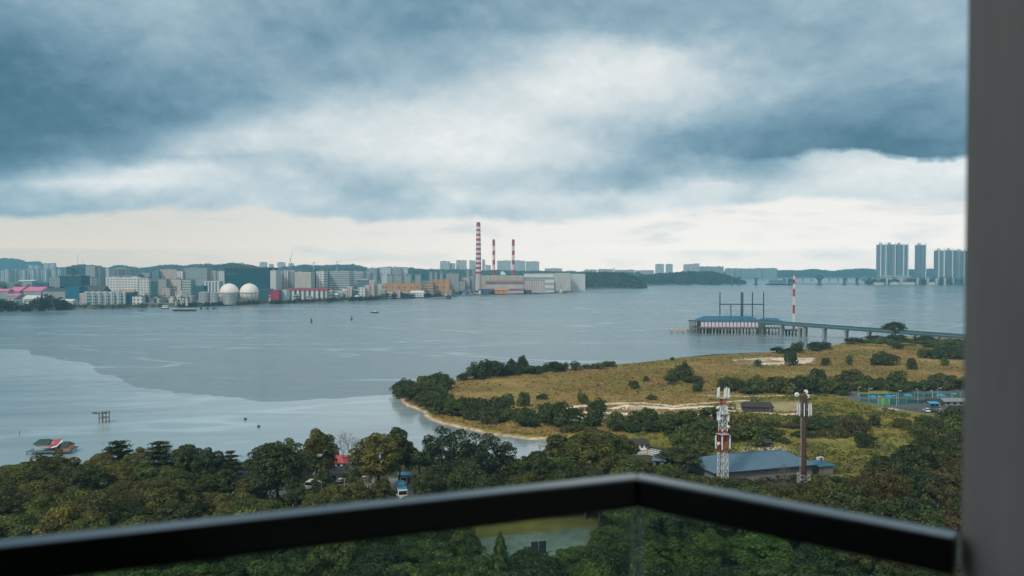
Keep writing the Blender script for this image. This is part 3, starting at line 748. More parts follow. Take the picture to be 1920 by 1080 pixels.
HGT = {'bushy': [7, 7], 'full': [13, 13, 13], 'round': [13, 12, 14, 12.5, 11, 13], 'open': [13, 14], 'big': [14], 'loose': [14, 14], 'layered': [12.3, 12.3], 'bare': [11.5, 11.5], 'twiggy': [11.5], 'cone': [13], 'palm': [8], 'shrub': [5, 4.4, 5.4, 3.6, 5.0]}
RAD = {'bushy': [3, 3], 'full': [5, 5, 5], 'round': [4.6, 5.0, 4.2, 5.6, 4.4, 4.8], 'open': [4.6, 4.0], 'big': [8.0], 'loose': [7, 6], 'layered': [4.4, 4.8], 'bare': [4.5, 4.5], 'twiggy': [4.5], 'cone': [2.9], 'palm': [3.0], 'shrub': [3.6, 4.0, 3.2, 3.8, 4.4]}
for kd in KINDS:      # measured heights / radii
    for i, (tm, cmh) in enumerate(KINDS[kd]):
        a = np.zeros(len(cmh.vertices) * 3); cmh.vertices.foreach_get('co', a); a = a.reshape(-1, 3)
        HGT[kd][i] = float(np.percentile(a[:, 2], 99.7)); RAD[kd][i] = float(np.percentile(np.hypot(a[:, 0], a[:, 1]), 97))
TONE = {'dark green': (0.036, 0.050, 0.014), 'olive green': (0.058, 0.064, 0.014), 'yellowish green': (0.080, 0.080, 0.018), 'deep green': (0.026, 0.043, 0.016),
        'mid green': (0.060, 0.080, 0.018), 'brownish olive': (0.058, 0.052, 0.016), 'grey brown': (0.10, 0.085, 0.07), 'fresh green': (0.066, 0.100, 0.020)}
NAME = {'bushy': 'shrub', 'full': 'broadleaf_tree', 'round': 'broadleaf_tree', 'open': 'broadleaf_tree', 'big': 'broadleaf_tree', 'loose': 'broadleaf_tree', 'layered': 'layered_tree', 'bare': 'bare_tree', 'twiggy': 'bare_tree', 'cone': 'casuarina_tree', 'palm': 'palm_tree', 'shrub': 'shrub'}
VR = random.Random(99)
def plant(kind, x, y, z, h, w=None, tone='dark green', label=None, group=None, cat=None, var=None):
    i = VR.randrange(len(KINDS[kind])) if var is None else var
    tm, cmh = KINDS[kind][i]; s = h / HGT[kind][i]; sx = s if w is None else (w / 2) / RAD[kind][i]
    nm = NAME[kind]
    e = thing(nm, label, cat or ('shrub' if NAME[kind] == 'shrub' else 'tree'), (x, y, z), VR.random() * 6.28, group)
    e.scale = (sx, sx, s)
    tk = bpy.data.objects.new("stem" if NAME[kind] == 'shrub' else "trunk", tm); COL.objects.link(tk); tk.parent = e
    cr = bpy.data.objects.new("crown", cmh); COL.objects.link(cr); cr.parent = e
    c = TONE[tone]; j = (0.85 + VR.random() * 0.3) * (1.25 if kind in ('shrub', 'bushy') else 1.12); jr = 0.9 + VR.random() * 0.2
    cr.color = (c[0] * j * jr, c[1] * j, c[2] * j, 1)
    return e
GZ = 1.5
def feature(kind, px, ytop, wpx, d, tone, label, group=None, z=GZ, var=None):
    top = P(px, ytop, d); h = top.z - z; w = wpx * d / F
    return plant(kind, top.x, d, z, h, w, tone, label, group, var=var)

# trees one can point at
FEAT = [
    ('layered', 222, 828, 84, 216, 'dark green', 'dark tree with flat tiered branches by the shore, nearest the moored fish hut', None, 0),
    ('layered', 298, 829, 80, 214, 'dark green', 'dark flat tiered tree by the shore, right of its wider twin', None, 1),
    ('round', 350, 834, 60, 208, 'dark green', 'rounded dark tree just right of the two tiered trees', None, 2),
    ('round', 385, 842, 62, 203, 'deep green', 'rounded deep green tree standing left of a thin tiered treetop', None, 0),
    ('layered', 432, 846, 46, 212, 'dark green', 'small thin tiered tree showing against the water', None, 0),
    ('open', 100, 846, 90, 190, 'olive green', 'olive tree in front of the moored fish hut', None, 0),
    ('round', 190, 850, 60, 200, 'yellowish green', 'pale yellowish tree left of the tiered trees', None, 4),
    ('open', 262, 838, 50, 208, 'yellowish green', 'bright yellowish treetop between the two tiered trees', None, 1),
    ('full', 490, 838, 56, 212, 'dark green', 'dark small treetop behind the tall tree left of the car park', None, 1),
    ('full', 520, 830, 116, 196, 'dark green', 'tall full dark tree left of the car park', None, 0),
    ('open', 545, 822, 60, 216, 'mid green', 'thin treetop rising behind the tall dark tree', None, 1),
    ('full', 598, 806, 74, 212, 'olive green', 'slender olive tree left of the bare tree, red roof behind', None, 1),
    ('bare', 648, 806, 74, 214, 'grey brown', 'leafless pale grey tree in front of the red roof', None, 0),
    ('full', 708, 812, 92, 204, 'yellowish green', 'tall yellowish olive tree between the bare tree and the bus', None, 1),
    ('full', 745, 803, 64, 214, 'dark green', 'dark tall treetop right behind the yellowish olive tree', None, 0),
    ('loose', 845, 806, 150, 198, 'deep green', 'large dark see-through tree right of the bus', None, 0),
    ('loose', 915, 815, 120, 205, 'deep green', 'ragged dark tree with gaps showing bright water behind it', None, 1),
    ('full', 1008, 850, 84, 196, 'dark green', 'rounded dark tree left of the widest crown by the corner', None, 2),
    ('big', 1105, 810, 175, 214, 'olive green', 'widest domed olive tree, behind the handrail corner', None, 0),
    ('round', 1185, 862, 90, 190, 'olive green', 'olive treetop just above the handrail corner', None, 1),
    ('round', 1165, 818, 66, 232, 'yellowish green', 'yellowish treetop behind the wide domed tree', None, 3),
    ('round', 1280, 840, 80, 224, 'dark green', 'dark tree between the small blue roof and the lattice mast', None, 0),
    ('palm', 1418, 826, 36, 262, 'brownish olive', 'short palm with drooping fronds behind the blue roofed hall', None, 0),
    ('twiggy', 232, 905, 96, 168, 'brownish olive', 'leafless brown twiggy tree among the green crowns', None, 0),
    ('cone', 938, 998, 54, 136, 'mid green', 'pointed casuarina seen through the glass beside the court', None, 0),
    ('full', 1622, 812, 44, 262, 'dark green', 'narrow very dark tree alone on the meadow edge', None, 0),
    ('bare', 1470, 868, 40, 205, 'grey brown', 'small leafless grey tree in front of the blue roofed hall', None, 1),
    ('open', 470, 872, 60, 222, 'dark green', 'low dark tree by the water left of the tall full one', None, 0),
    ('round', 560, 862, 50, 226, 'dark green', 'low dark tree by the water behind the white van', None, 1),
    ('full', 625, 906, 70, 176, 'yellowish green', 'bushy yellow green tree hiding the foot of the car park', None, 2),
    ('full', 672, 900, 60, 178, 'olive green', 'bushy olive tree just above the handrail before the service building', None, 0),
    ('full', 716, 896, 54, 182, 'olive green', 'bushy olive tree just above the handrail left of the bus', None, 1),
    ('round', 590, 926, 60, 170, 'olive green', 'low olive tree just above the handrail before the white van', None, 1),
    ('round', 785, 850, 54, 224, 'dark green', 'dark low tree at the water between kiosk and see-through tree', None, 4),
    ('open', 668, 846, 44, 232, 'dark green', 'dark low tree at the water behind the red roof', None, 1),
    ('round', 965, 862, 60, 222, 'olive green', 'olive tree beside the pale patch of the inlet', None, 0),
    ('round', 800, 880, 60, 186, 'dark green', 'dark tree at the right edge of the road', None, 0),
    ('round', 880, 868, 90, 182, 'dark green', 'dark low tree under the large see-through one', None, 3),
    ('full', 606, 880, 44, 196, 'dark green', 'small dark tree between the white van and the service building', None, 1),
    ('open', 660, 872, 40, 200, 'mid green', 'thin green tree before the middle of the service building', None, 0),
    ('full', 470, 890, 60, 190, 'olive green', 'olive tree left of the foot of the tall full dark one', None, 2),
    ('full', 420, 880, 54, 198, 'dark green', 'dark tree in front of the grey roofed shed', None, 1),
    ('round', 556, 905, 50, 184, 'dark green', 'low dark tree right of the foot of the tall full dark one', None, 5),
    ('full', 1140, 985, 80, 152, 'mid green', 'green tree through the glass at the right edge of the court', None, 2),
    ('round', 1185, 972, 80, 158, 'dark green', 'dark tree through the glass right below the handrail corner', None, 3),
    ('full', 870, 985, 70, 150, 'mid green', 'green tree through the glass at the left edge of the court lawn', None, 0),
    ('open', 690, 868, 46, 212, 'grey brown', 'dull brownish small tree behind the car park wall', None, 0),
]
for (kd, px, yt, wpx, d, tone, lab, grp, var) in FEAT: feature(kd, px, yt, wpx, d, tone, lab, grp, var=var)

# the closed canopy in front, tree by tree
SIL = [(-200, 875), (0, 870), (60, 858), (105, 850), (150, 866), (200, 862), (260, 866), (340, 880), (400, 885), (430, 912), (460, 935), (560, 950), (600, 932), (690, 918), (740, 945), (780, 892),
       (960, 905), (1000, 872), (1060, 855), (1150, 850), (1230, 874), (1290, 856), (1330, 872), (1400, 900), (1450, 908), (1500, 904), (1560, 888), (1640, 896), (1665, 862), (1700, 832), (1750, 812), (1800, 800), (2100, 790)]
KEEP = [(425, 905, 470, 925), (572, 872, 655, 910), (690, 880, 740, 900), (735, 900, 795, 932), (885, 966, 1092, 1024), (900, 1024, 940, 1048), (980, 1000, 1100, 1032), (846, 1008, 905, 1046), (1322, 846, 1560, 894), (1222, 856, 1262, 872), (1345, 800, 1366, 893), (940, 860, 985, 885)]
def sil(px):
    for (a, b), (c, d) in zip(SIL, SIL[1:]):
        if a <= px <= c: return b + (d - b) * (px - a) / (c - a)
    return SIL[0][1] if px < SIL[0][0] else SIL[-1][1]
def railband(px):   # rows hidden by the handrail
    if px < 1200: t_ = px / 1200; return 1012 - 120 * t_, 1078 - 130 * t_
    t_ = (px - 1200) / 600; return 895 + 112 * t_, 948 + 130 * t_
def px_of(x, y): return 960 + F * x / y
def row_of(y, z): return HOR + F * (CAMZ - z) / y
ORD = ['first', 'second', 'third', 'fourth', 'fifth', 'sixth', 'seventh', 'eighth', 'ninth', 'tenth', 'eleventh', 'twelfth', 'thirteenth', 'fourteenth', 'fifteenth', 'sixteenth', 'seventeenth', 'eighteenth', 'nineteenth',
       'twentieth', 'twenty-first', 'twenty-second', 'twenty-third', 'twenty-fourth', 'twenty-fifth', 'twenty-sixth', 'twenty-seventh', 'twenty-eighth', 'twenty-ninth', 'thirtieth']
ORD += ['thirty-' + w for w in ORD[:9]] + ['fortieth']
ORD += ['forty-' + w for w in ORD[:9]] + ['fiftieth']
ORD += ['fifty-' + w for w in ORD[:9]] + ['sixtieth'] + ['sixty-' + w for w in ORD[:9]] + ['seventieth'] + ['seventy-' + w for w in ORD[:9]]
rr_ = random.Random(5)
rows = {}
d = 112.0; r_i = 0
while d < 236:
    x = -0.70 * d + (r_i % 2) * 3
    while x < 0.60 * d:
        xx = x + rr_.uniform(-2.2, 2.2); yy = d + rr_.uniform(-2.5, 2.5); px = px_of(xx, yy); h = rr_.uniform(8.5, 14.5)
        if px > 1500: h *= 1.12
        w = rr_.uniform(7.5, 13.5)
        top = row_of(yy, GZ + h); lim = sil(px) + rr_.uniform(0, 14)
        wp = w * F / yy / 2
        lim = max(lim, min(sil(px - wp * 0.6), sil(px + wp * 0.6)))
        if top < lim: h = CAMZ - GZ - (lim - HOR) * yy / F; top = lim
        ok = h > 5.0; bot = row_of(yy, GZ + h * 0.25)
        if h < 8: w *= h / 8
        wp = w * F / yy / 2
        for (a, b, c, e) in KEEP:
            if ok and px + wp > a and px - wp < c and bot > b and top < e:
                # shorten so that the crown stays below the open patch
                h2 = CAMZ - GZ - (e - HOR) * yy / F
                if h2 > 5.0 and e > top: h = min(h, h2); top = row_of(yy, GZ + h); w = min(w, h * 0.95); wp = w * F / yy / 2
                else: ok = False
        b0, b1 = railband(px)
        if top > b0 + 4 and row_of(yy, GZ) < b1 and False: ok = False
        if px < -90 or px > 1880 or top > 1085: ok = False
        if ok and top > b0 and row_of(yy, GZ + h * 0.3) < b1: ok = False     # wholly behind the rail
        if ok:
            edge = fbm(np.array([xx / 24]), np.array([yy / 24]), 55)[0]
            if px > 1560: tone = rr_.choice(['dark green', 'dark green', 'deep green', 'dark green', 'dark green', 'brownish olive'])
            elif top > 950: tone = rr_.choice(['mid green', 'dark green', 'deep green', 'mid green', 'fresh green'])
            else: tone = rr_.choice(['olive green', 'dark green', 'olive green', 'brownish olive', 'mid green', 'yellowish green']) if edge > 0.45 else rr_.choice(['dark green', 'olive green', 'mid green', 'dark green'])
            kd = rr_.choice(['round', 'round', 'round', 'open'])
            rows.setdefault(r_i, []).append((px, xx, yy, h, w, tone, kd, top))
        x += rr_.uniform(7.4, 9.6)
    d += 7.6; r_i += 1
ROWW = ['front', 'second', 'third', 'fourth', 'fifth', 'sixth', 'seventh', 'eighth', 'ninth', 'tenth', 'eleventh', 'twelfth', 'thirteenth', 'fourteenth', 'fifteenth', 'sixteenth', 'rearmost']
n_fill = 0
for ri, k_ in enumerate(sorted(rows)):
    lst = sorted(rows[k_])
    for i, (px, xx, yy, h, w, tone, kd, top) in enumerate(lst):
        where = "seen through the glass" if top > railband(px)[1] - 6 else ("left of the car park" if px < 470 else ("around the car park" if px < 960 else ("behind the handrail corner" if px < 1330 else "along the side wall")))
        lab = f"{tone} tree {where}, {ORD[i]} from left in {ROWW[min(ri, 16)]} canopy row"
        plant(kd, xx, yy, GZ - 0.2, h, w, tone, lab, "broadleaf trees of the closed canopy below the balcony"); n_fill += 1
print("canopy trees", n_fill)

# ------------------------------------------------------------------ shrubs of the peninsula
def shrub_at(px, ybase, wpx, hpx, tone, label, group, kind='shrub'):
    g = W(px, ybase, LAND_Z); k = F / g.y
    return plant(kind, g.x, g.y, LAND_Z - 0.2, hpx / k, wpx / k, tone, label, group)
SG = "shrubs standing singly on the grassland"
SINGLE = [
    (983, 762, 30, 28, 'mid green', 'round pale green bush on the open field'), (935, 763, 20, 19, 'mid green', 'small green bush near the left end of the field'),
    (1017, 750, 22, 14, 'dark green', 'low dark double bush behind the round pale one'), (1092, 757, 22, 24, 'mid green', 'upright green bush above the sand tracks'),
    (1187, 728, 26, 15, 'dark green', 'low dark bush in the middle of the field'), (1222, 750, 22, 12, 'mid green', 'low flat green bush above the wide track'),
    (1212, 716, 14, 12, 'mid green', 'tiny pale bush beside the large clump'), (870, 714, 26, 18, 'dark green', 'dark round bush at the field corner by the water'),
    (1482, 686, 30, 30, 'dark green', 'dark dense bush on the white sand patch'), (1421, 687, 20, 14, 'dark green', 'low dark bush at the left of the sand patch'),
    (1548, 686, 20, 16, 'dark green', 'dark bush right of the sand patch'), (1592, 686, 18, 22, 'mid green', 'upright bush on the far grassland'),
    (1658, 685, 52, 27, 'dark green', 'broad dark bush on the far grassland'), (1708, 694, 22, 24, 'dark green', 'round bush right of the broad dark one'),
    (1769, 686, 20, 16, 'mid green', 'small bush near the side wall on far grassland'), (1310, 735, 24, 26, 'dark green', 'round dark bush below the middle thicket'),
    (1261, 676, 10, 7, 'dark green', 'tiny dark bush on the far shore line of the field'), (1685, 655, 26, 12, 'dark green', 'low bush at the far tip of the grass'),
    (1640, 800, 30, 24, 'dark green', 'dark bush on the meadow before the karting ground'), (1545, 800, 46, 18, 'dark green', 'wide low dark bush behind the brown mast'),
    (1580, 822, 30, 22, 'olive green', 'olive bush below the wide dark one'), (1470, 832, 26, 14, 'olive green', 'small olive bush near the palm'),
]
for (px, yb, w, h, tone, lab) in SINGLE: shrub_at(px, yb, w, h, tone, lab, SG)
shrub_at(1678, 637, 42, 34, 'dark green', 'tallest dark tree at the far end of the peninsula beside the viaduct', None, 'full')
def in_poly(x, y, poly): return float(sdist(np.array([x]), np.array([y]), poly)[0]) > 0
BELTS = [  # pixel outline, spacing (m), height range (m), tones, phrase
    ([(738, 742), (745, 728), (790, 722), (836, 716), (840, 735), (815, 745), (850, 758), (900, 768), (905, 792), (830, 780), (790, 766), (765, 758)], 5.2, (3.4, 5.6), ['dark green', 'mid green', 'dark green'], "at the tip of the peninsula"),
    ([(880, 775), (1000, 777), (1060, 790), (1130, 784), (1220, 790), (1300, 795), (1440, 800), (1450, 815), (1300, 830), (1190, 815), (1080, 814), (960, 806), (895, 798)], 6.9, (4.5, 7.5), ['dark green', 'mid green', 'dark green', 'olive green'], "in the belt along the inlet"),
    ([(872, 712), (900, 704), (960, 698), (1050, 694), (1085, 694), (1060, 699), (960, 705), (900, 712)], 6.0, (6.0, 8.5), ['deep green', 'dark green'], "in the dark grove by the far water"),
    ([(1088, 694), (1100, 690), (1150, 686), (1155, 689), (1100, 695)], 7, (3.5, 5), ['olive green', 'dark green'], "right of the dark grove"),
    ([(1230, 705), (1270, 700), (1285, 712), (1330, 725), (1420, 725), (1480, 730), (1560, 738), (1400, 745), (1330, 730), (1250, 720)], 9.0, (5, 9), ['mid green', 'dark green', 'olive green'], "in the middle thicket"),
    ([(1480, 735), (1500, 720), (1560, 715), (1640, 722), (1720, 724), (1850, 722), (1850, 735), (1700, 735), (1600, 738), (1530, 745)], 8.6, (4.5, 7.5), ['mid green', 'olive green', 'dark green'], "behind the karting ground"),
    ([(1440, 662), (1470, 660), (1500, 656), (1560, 651), (1550, 658), (1480, 664)], 8, (5, 7.5), ['deep green', 'dark green'], "by the shore below the jetty"),
    ([(1580, 645), (1600, 641), (1680, 637), (1760, 640), (1850, 645), (1850, 660), (1780, 662), (1720, 650), (1640, 648)], 11.5, (2.8, 4.6), ['dark green', 'dark green', 'mid green'], "along the far shore by the viaduct"),
    ([(1725, 668), (1760, 662), (1850, 660), (1850, 676), (1800, 678), (1740, 675)], 8, (4, 6), ['dark green', 'olive green'], "on the rise beside the side wall"),
    ([(1210, 825), (1300, 832), (1340, 822), (1450, 812), (1440, 830), (1340, 838), (1290, 850), (1230, 842)], 7.0, (5, 7), ['mid green', 'dark green', 'olive green'], "behind the boardwalk"),
    ([(1680, 795), (1740, 785), (1850, 780), (1850, 830), (1740, 835), (1690, 810)], 7.5, (4, 6.5), ['dark green', 'mid green', 'olive green'], "before the karting ground"),
    ([(1460, 790), (1600, 780), (1640, 810), (1560, 830), (1480, 815)], 9, (2.5, 4.5), ['dark green', 'olive green', 'brownish olive'], "scattered over the meadow"),
    ([(1130, 842), (1200, 850), (1300, 856), (1330, 850), (1290, 872), (1180, 868)], 7, (3, 5), ['dark green', 'olive green'], "between boardwalk and small blue roof"),
]
n_sh = 0
KEEPS = [(1162, 822, 1262, 868), (1390, 750, 1452, 776), (1330, 836, 1480, 850)]
for (poly, sp, (h0, h1), tones, phrase) in BELTS:
    pw = gp(poly, LAND_Z); xs = [p[0] for p in pw]; ys = [p[1] for p in pw]; pts = []
    y = min(ys)
    while y < max(ys):
        x = min(xs) + rr_.uniform(0, sp)
        while x < max(xs):
            xx = x + rr_.uniform(-.35, .35) * sp; yy = y + rr_.uniform(-.35, .35) * sp
            if in_poly(xx, yy, pw):
                px = px_of(xx, yy); py = row_of(yy, LAND_Z); h = rr_.uniform(h0 * .5, h1 * 1.0) if rr_.random() < .8 else h1 * 1.15
                if not any(a < px < c and b < py + 0 and row_of(yy, LAND_Z + h) < e and py < e + 30 for (a, b, c, e) in KEEPS) and px < 1850:
                    pts.append((px, xx, yy, h))
            x += sp
        y += sp * 1.25
    pts.sort()
    for i, (px, xx, yy, h) in enumerate(pts):
        tone = rr_.choice(tones); o_ = ORD[i] if i < len(ORD) else "far"
        plant('shrub' if rr_.random() > 0.22 else 'bushy', xx, yy, LAND_Z - 0.3, h, sp * rr_.uniform(1.15, 1.85) * (0.6 + 0.4 * h / h1), tone, f"{tone} bush {phrase}, {o_} from its left", "thicket bushes " + phrase); n_sh += 1
print("belt shrubs", n_sh)

# ------------------------------------------------------------------ grass and scrub nobody could count
def ground_cover(name, label, poly, n, size, tone, seed, seedf, thr, h=0.35, scale=20.0, lean=0.6, tall=1.0, holes=()):
    rng = np.random.default_rng(seed); pw = np.array(gp(poly, LAND_Z)); lo = pw.min(0); hi = pw.max(0)
    X_ = rng.uniform(lo[0], hi[0], n * 3); Y_ = rng.uniform(lo[1], hi[1], n * 3)
    f = fbm(X_ / scale, Y_ / scale, seedf); ok = (sdist(X_, Y_, [tuple(p) for p in pw]) > 0) & (sdist(X_, Y_, shore_w) > 3.0) & (f > thr + (rng.random(n * 3) - .5) * .12)
    for pts_, w_ in TRACKS: ok &= ldist(X_, Y_, gp(pts_, LAND_Z)) > w_ * 1.0
    for hpts in holes: ok &= sdist(X_, Y_, gp(hpts, LAND_Z)) < 0
    X_ = X_[ok][:n]; Y_ = Y_[ok][:n]; m = len(X_)
    Z_ = LAND_Z + rng.random(m) * h * tall
    C = np.stack([X_, Y_, Z_], 1); N_ = np.stack([rng.normal(size=m) * lean, rng.normal(size=m) * lean - 0.3, np.ones(m)], 1)
    me = quads_mesh(name, C, N_, size * (0.5 + rng.random(m)), rng, GRASSM if 'grass' in name else LEAF, 0.7); o = bpy.data.objects.new(name, me); COL.objects.link(o); o.color = (*tone, 1)
    return tag(o, label, "grass" if "grass" in name else "scrub", kind="stuff")
SANDH = [[(1380, 756), (1500, 754), (1500, 772), (1380, 772)], [(1372, 675), (1440, 671), (1530, 671), (1520, 681), (1475, 683), (1410, 685), (1380, 683)], [(1062, 790), (1108, 783), (1140, 786), (1100, 794)], [(1565, 742), (1620, 728), (1860, 724), (1860, 790), (1750, 780), (1660, 767)]]
FIELD = [(800, 790), (745, 742), (800, 719), (900, 709), (1100, 689), (1250, 676), (1440, 662), (1560, 649), (1680, 640), (1860, 640), (1860, 740), (1560, 744), (1440, 754), (1400, 800), (1200, 815), (1000, 820)]
MEADOW = [(1330, 748), (1450, 742), (1520, 738), (1600, 750), (1690, 775), (1860, 790), (1860, 850), (1700, 880), (1665, 912), (1530, 905), (1470, 880), (1340, 850), (1180, 830), (1200, 800), (1320, 770)]
ground_cover("dry_grass", "straw coloured dry grass over the open field", FIELD, 90000, 0.42, (0.250, 0.166, 0.062), 1, 61, 0.30, holes=SANDH)
ground_cover("green_grass", "greener grass patches in the dry field", FIELD, 40000, 0.45, (0.14, 0.135, 0.040), 2, 62, 0.47, scale=30.0, holes=SANDH)
ground_cover("low_scrub", "low dark scrub dotted over the field", FIELD, 5000, 0.55, (0.06, 0.07, 0.02), 3, 63, 0.66, h=0.8, scale=9.0, holes=SANDH)
ground_cover("meadow_grass", "olive yellow meadow grass before the side wall", MEADOW, 60000, 0.36, (0.185, 0.165, 0.042), 4, 64, 0.25, holes=SANDH)
ground_cover("meadow_scrub", "dark weeds and low scrub in the meadow", MEADOW, 16000, 0.42, (0.06, 0.07, 0.02), 5, 65, 0.55, h=0.9, scale=11.0, holes=SANDH)
ground_cover("undergrowth_scrub", "dark undergrowth around the trees by the car park", [(-100, 1100), (-100, 885), (300, 875), (560, 868), (800, 862), (1000, 880), (1300, 870), (1560, 900), (1900, 880), (1900, 1100)], 60000, 0.5, (0.045, 0.052, 0.015), 6, 66, 0.35, h=1.3, scale=12.0,
             holes=[[(556, 886), (800, 882), (815, 955), (560, 935)], [(405, 895), (505, 890), (565, 935), (430, 940)], [(865, 965), (1135, 960), (1135, 1052), (840, 1052)]])

# ------------------------------------------------------------------ materials of the built things
GALV = M("galvanised_steel", (0.50, 0.53, 0.54), 0.45, 0.3, 0.12, 2)
WHITEP = M("white_paint", (0.72, 0.73, 0.72), 0.5, 0, 0.10, 1.0)
REDP = M("red_paint", (0.42, 0.045, 0.05), 0.5, 0, 0.15, 1.0)
BROWNP = M("brown_rusty_paint", (0.085, 0.042, 0.033), 0.6, 0, 0.3, 2.0)
PANEL = M("antenna_white", (0.70, 0.74, 0.75), 0.4, 0, 0.06, 2.0)
DARKST = M("dark_steel", (0.055, 0.065, 0.07), 0.6, 0.2, 0.2, 0.6)
BLUEROOF = M("blue_sheet_roof", (0.095, 0.165, 0.225), 0.42, 0.1, 0.14, 0.5)
TEALROOF = M("teal_sheet_roof", (0.05, 0.16, 0.20), 0.45, 0.1, 0.15, 0.5)
DARKROOF = M("dark_weathered_roof", (0.045, 0.042, 0.042), 0.8, 0, 0.3, 0.8)
GREYWALL = M("grey_wall", (0.20, 0.19, 0.19), 0.8, 0, 0.15, 0.6)
CONC = M("concrete", (0.25, 0.27, 0.265), 0.85, 0, 0.2, 0.3)
WETCONC = M("stained_concrete", (0.085, 0.11, 0.115), 0.85, 0, 0.3, 0.25)
BLUEG = M("blue_green_girder", (0.035, 0.115, 0.135), 0.55, 0.1, 0.2, 0.1)
GLASSM = M("dark_window", (0.015, 0.022, 0.026), 0.12, 0, 0.1, 1.0, 0.6)
TYRE = M("rubber", (0.015, 0.015, 0.016), 0.8)
WOOD = M("weathered_timber", (0.12, 0.10, 0.08), 0.85, 0, 0.3, 1.5)
BLUEP = M("bright_blue_paint", (0.02, 0.30, 0.52), 0.35, 0, 0.08, 1.0)
BLUET = M("blue_canvas", (0.03, 0.22, 0.42), 0.7, 0, 0.12, 1.0)
ORANGEP = M("orange_paint", (0.55, 0.20, 0.05), 0.6, 0, 0.2, 1.0)
PINK = M("pink_roof", (0.62, 0.16, 0.30), 0.6, 0, 0.12, 0.05)
REDROOF = M("faded_red_roof", (0.40, 0.075, 0.075), 0.6, 0, 0.2, 0.8)

def lattice(mb, z0, z1, w0, w1, step, r=0.05):
    n = max(1, round((z1 - z0) / step)); cs = ((-1, -1), (1, -1), (1, 1), (-1, 1))
    for i in range(n):
        a = z0 + (z1 - z0) * i / n; b = z0 + (z1 - z0) * (i + 1) / n; wa = w0 + (w1 - w0) * i / n; wb = w0 + (w1 - w0) * (i + 1) / n
        for k in range(4):
            c0 = cs[k]; c1 = cs[(k + 1) % 4]
            p = (c0[0] * wa / 2, c0[1] * wa / 2, a); q = (c0[0] * wb / 2, c0[1] * wb / 2, b); p1 = (c1[0] * wa / 2, c1[1] * wa / 2, a); q1 = (c1[0] * wb / 2, c1[1] * wb / 2, b)
            mb.tube(p, q, r * 1.5, n=5, cap=False); mb.tube(p, q1, r, n=4, cap=False); mb.tube(p1, q, r, n=4, cap=False); mb.tube(q, q1, r, n=4, cap=False)
    return mb
# lattice telecom mast
b = P(1355, 893, 212); g0 = GZ
mast = thing("lattice_telecom_mast", "red and white lattice telecom mast carrying many white antennas", "mast", (b.x, 212, g0), R(20))
zr = lambda row, d=212: CAMZ - (row - HOR) * d / F - g0
for (ra, rb, mt) in ((920, 851, WHITEP), (851, 809, REDP), (809, 761, WHITEP), (761, 745, REDP)):
    za, zb = max(0, zr(ra)), zr(rb); wz = lambda z: 2.2 - 0.7 * z / 22
    lattice(MB(), za, zb, wz(za), wz(zb), 1.9, 0.045).build("mast_section", mt, mast)
MB().box(-.22, .22, .7, .95, 0, zr(745)).build("cable_ladder", DARKST, mast)
def antenna(root, az, rad, z, h, w=0.32):
    x, y = rad * math.cos(az), rad * math.sin(az)
    mb = MB(); mb.tube((x, y, z - 0.3), (x, y, z + h + 0.3), 0.045, n=6); o = 0.2
    mb.cbox((x + o * math.cos(az), y + o * math.sin(az), z + h / 2), (w, w, h)); mb.build("antenna_panel", PANEL, root)
    MB().tube((x * 0.55, y * 0.55, z + h * 0.5), (x, y, z + h * 0.5), 0.05, n=5).build("bracket", GALV, root)
ra_ = random.Random(3)
for az in (20, 100, 170, 250, 310): antenna(mast, R(az), 1.3, zr(746) + 0.1, 2.4, 0.30)
for az in (0, 130, 200, 320): antenna(mast, R(az), 1.3, zr(790), 2.2, 0.22)
for az in (30, 210, 280): antenna(mast, R(az), 1.25, zr(772), 1.3, 0.26)
for az in (-20, 160, 230): antenna(mast, R(az), 1.7, zr(842), 3.4, 0.26)
for az, z in ((200, 785), (170, 765), (-60, 800), (190, 832), (20, 758)):
    a = R(az); z = zr(z); p = Vector((1.3 * math.cos(a), 1.3 * math.sin(a), z)); MB().tube(p, p * 1.0 + Vector((math.cos(a), math.sin(a), 0)) * 0.5, 0.38, n=14).build("drum_antenna", PANEL, mast)
for z in (746, 776, 815): MB().box(-1.3, 1.3, -1.3, 1.3, zr(z) - 0.06, zr(z) + 0.06).build("platform", GALV, mast)
# brown monopole
b = P(1507, 890, 214)
mono = thing("monopole_telecom_mast", "rusty brown telecom pole with a ring of grey antennas and three round dishes", "mast", (b.x, 214, g0))
zr = lambda row: CAMZ - (row - HOR) * 214 / F - g0
MB().lathe([(0.80, 0), (0.70, 6), (0.52, zr(780)), (0.36, zr(735))], n=16).build("pole", BROWNP, mono, smooth=True)
MB().lathe([(0.95, zr(782)), (1.0, zr(781)), (1.0, zr(779)), (0.9, zr(778))], n=16).build("collar", BROWNP, mono)
lattice(MB(), zr(780), zr(742), 1.5, 1.5, 1.5, 0.05).build("head_frame", BROWNP, mono)
for k in range(9): antenna(mono, R(40 * k + 10), 1.6, zr(779), 3.2, 0.2)
for z in (779, 757): 
    mb = MB()
    for k in range(18): mb.tube((1.7 * math.cos(k * .349), 1.7 * math.sin(k * .349), zr(z)), (1.7 * math.cos((k + 1) * .349), 1.7 * math.sin((k + 1) * .349), zr(z)), 0.05, n=5)
    mb.build("ring", BROWNP, mono)
for (px, py, r) in ((1494, 739.5, 0.62), (1511, 734.5, 0.6), (1514, 743, 0.6)):
    p = P(px, py, 226 - 1.0) - Vector((b.x, 214, g0))
    MB().tube(p, p + Vector((0.1, 0.35, 0)), r, r * 0.75, 18).build("dish", PANEL, mono); MB().tube(p + Vector((0, .3, 0)), (0, 0, p.z), 0.07, n=6).build("bracket", BROWNP, mono)
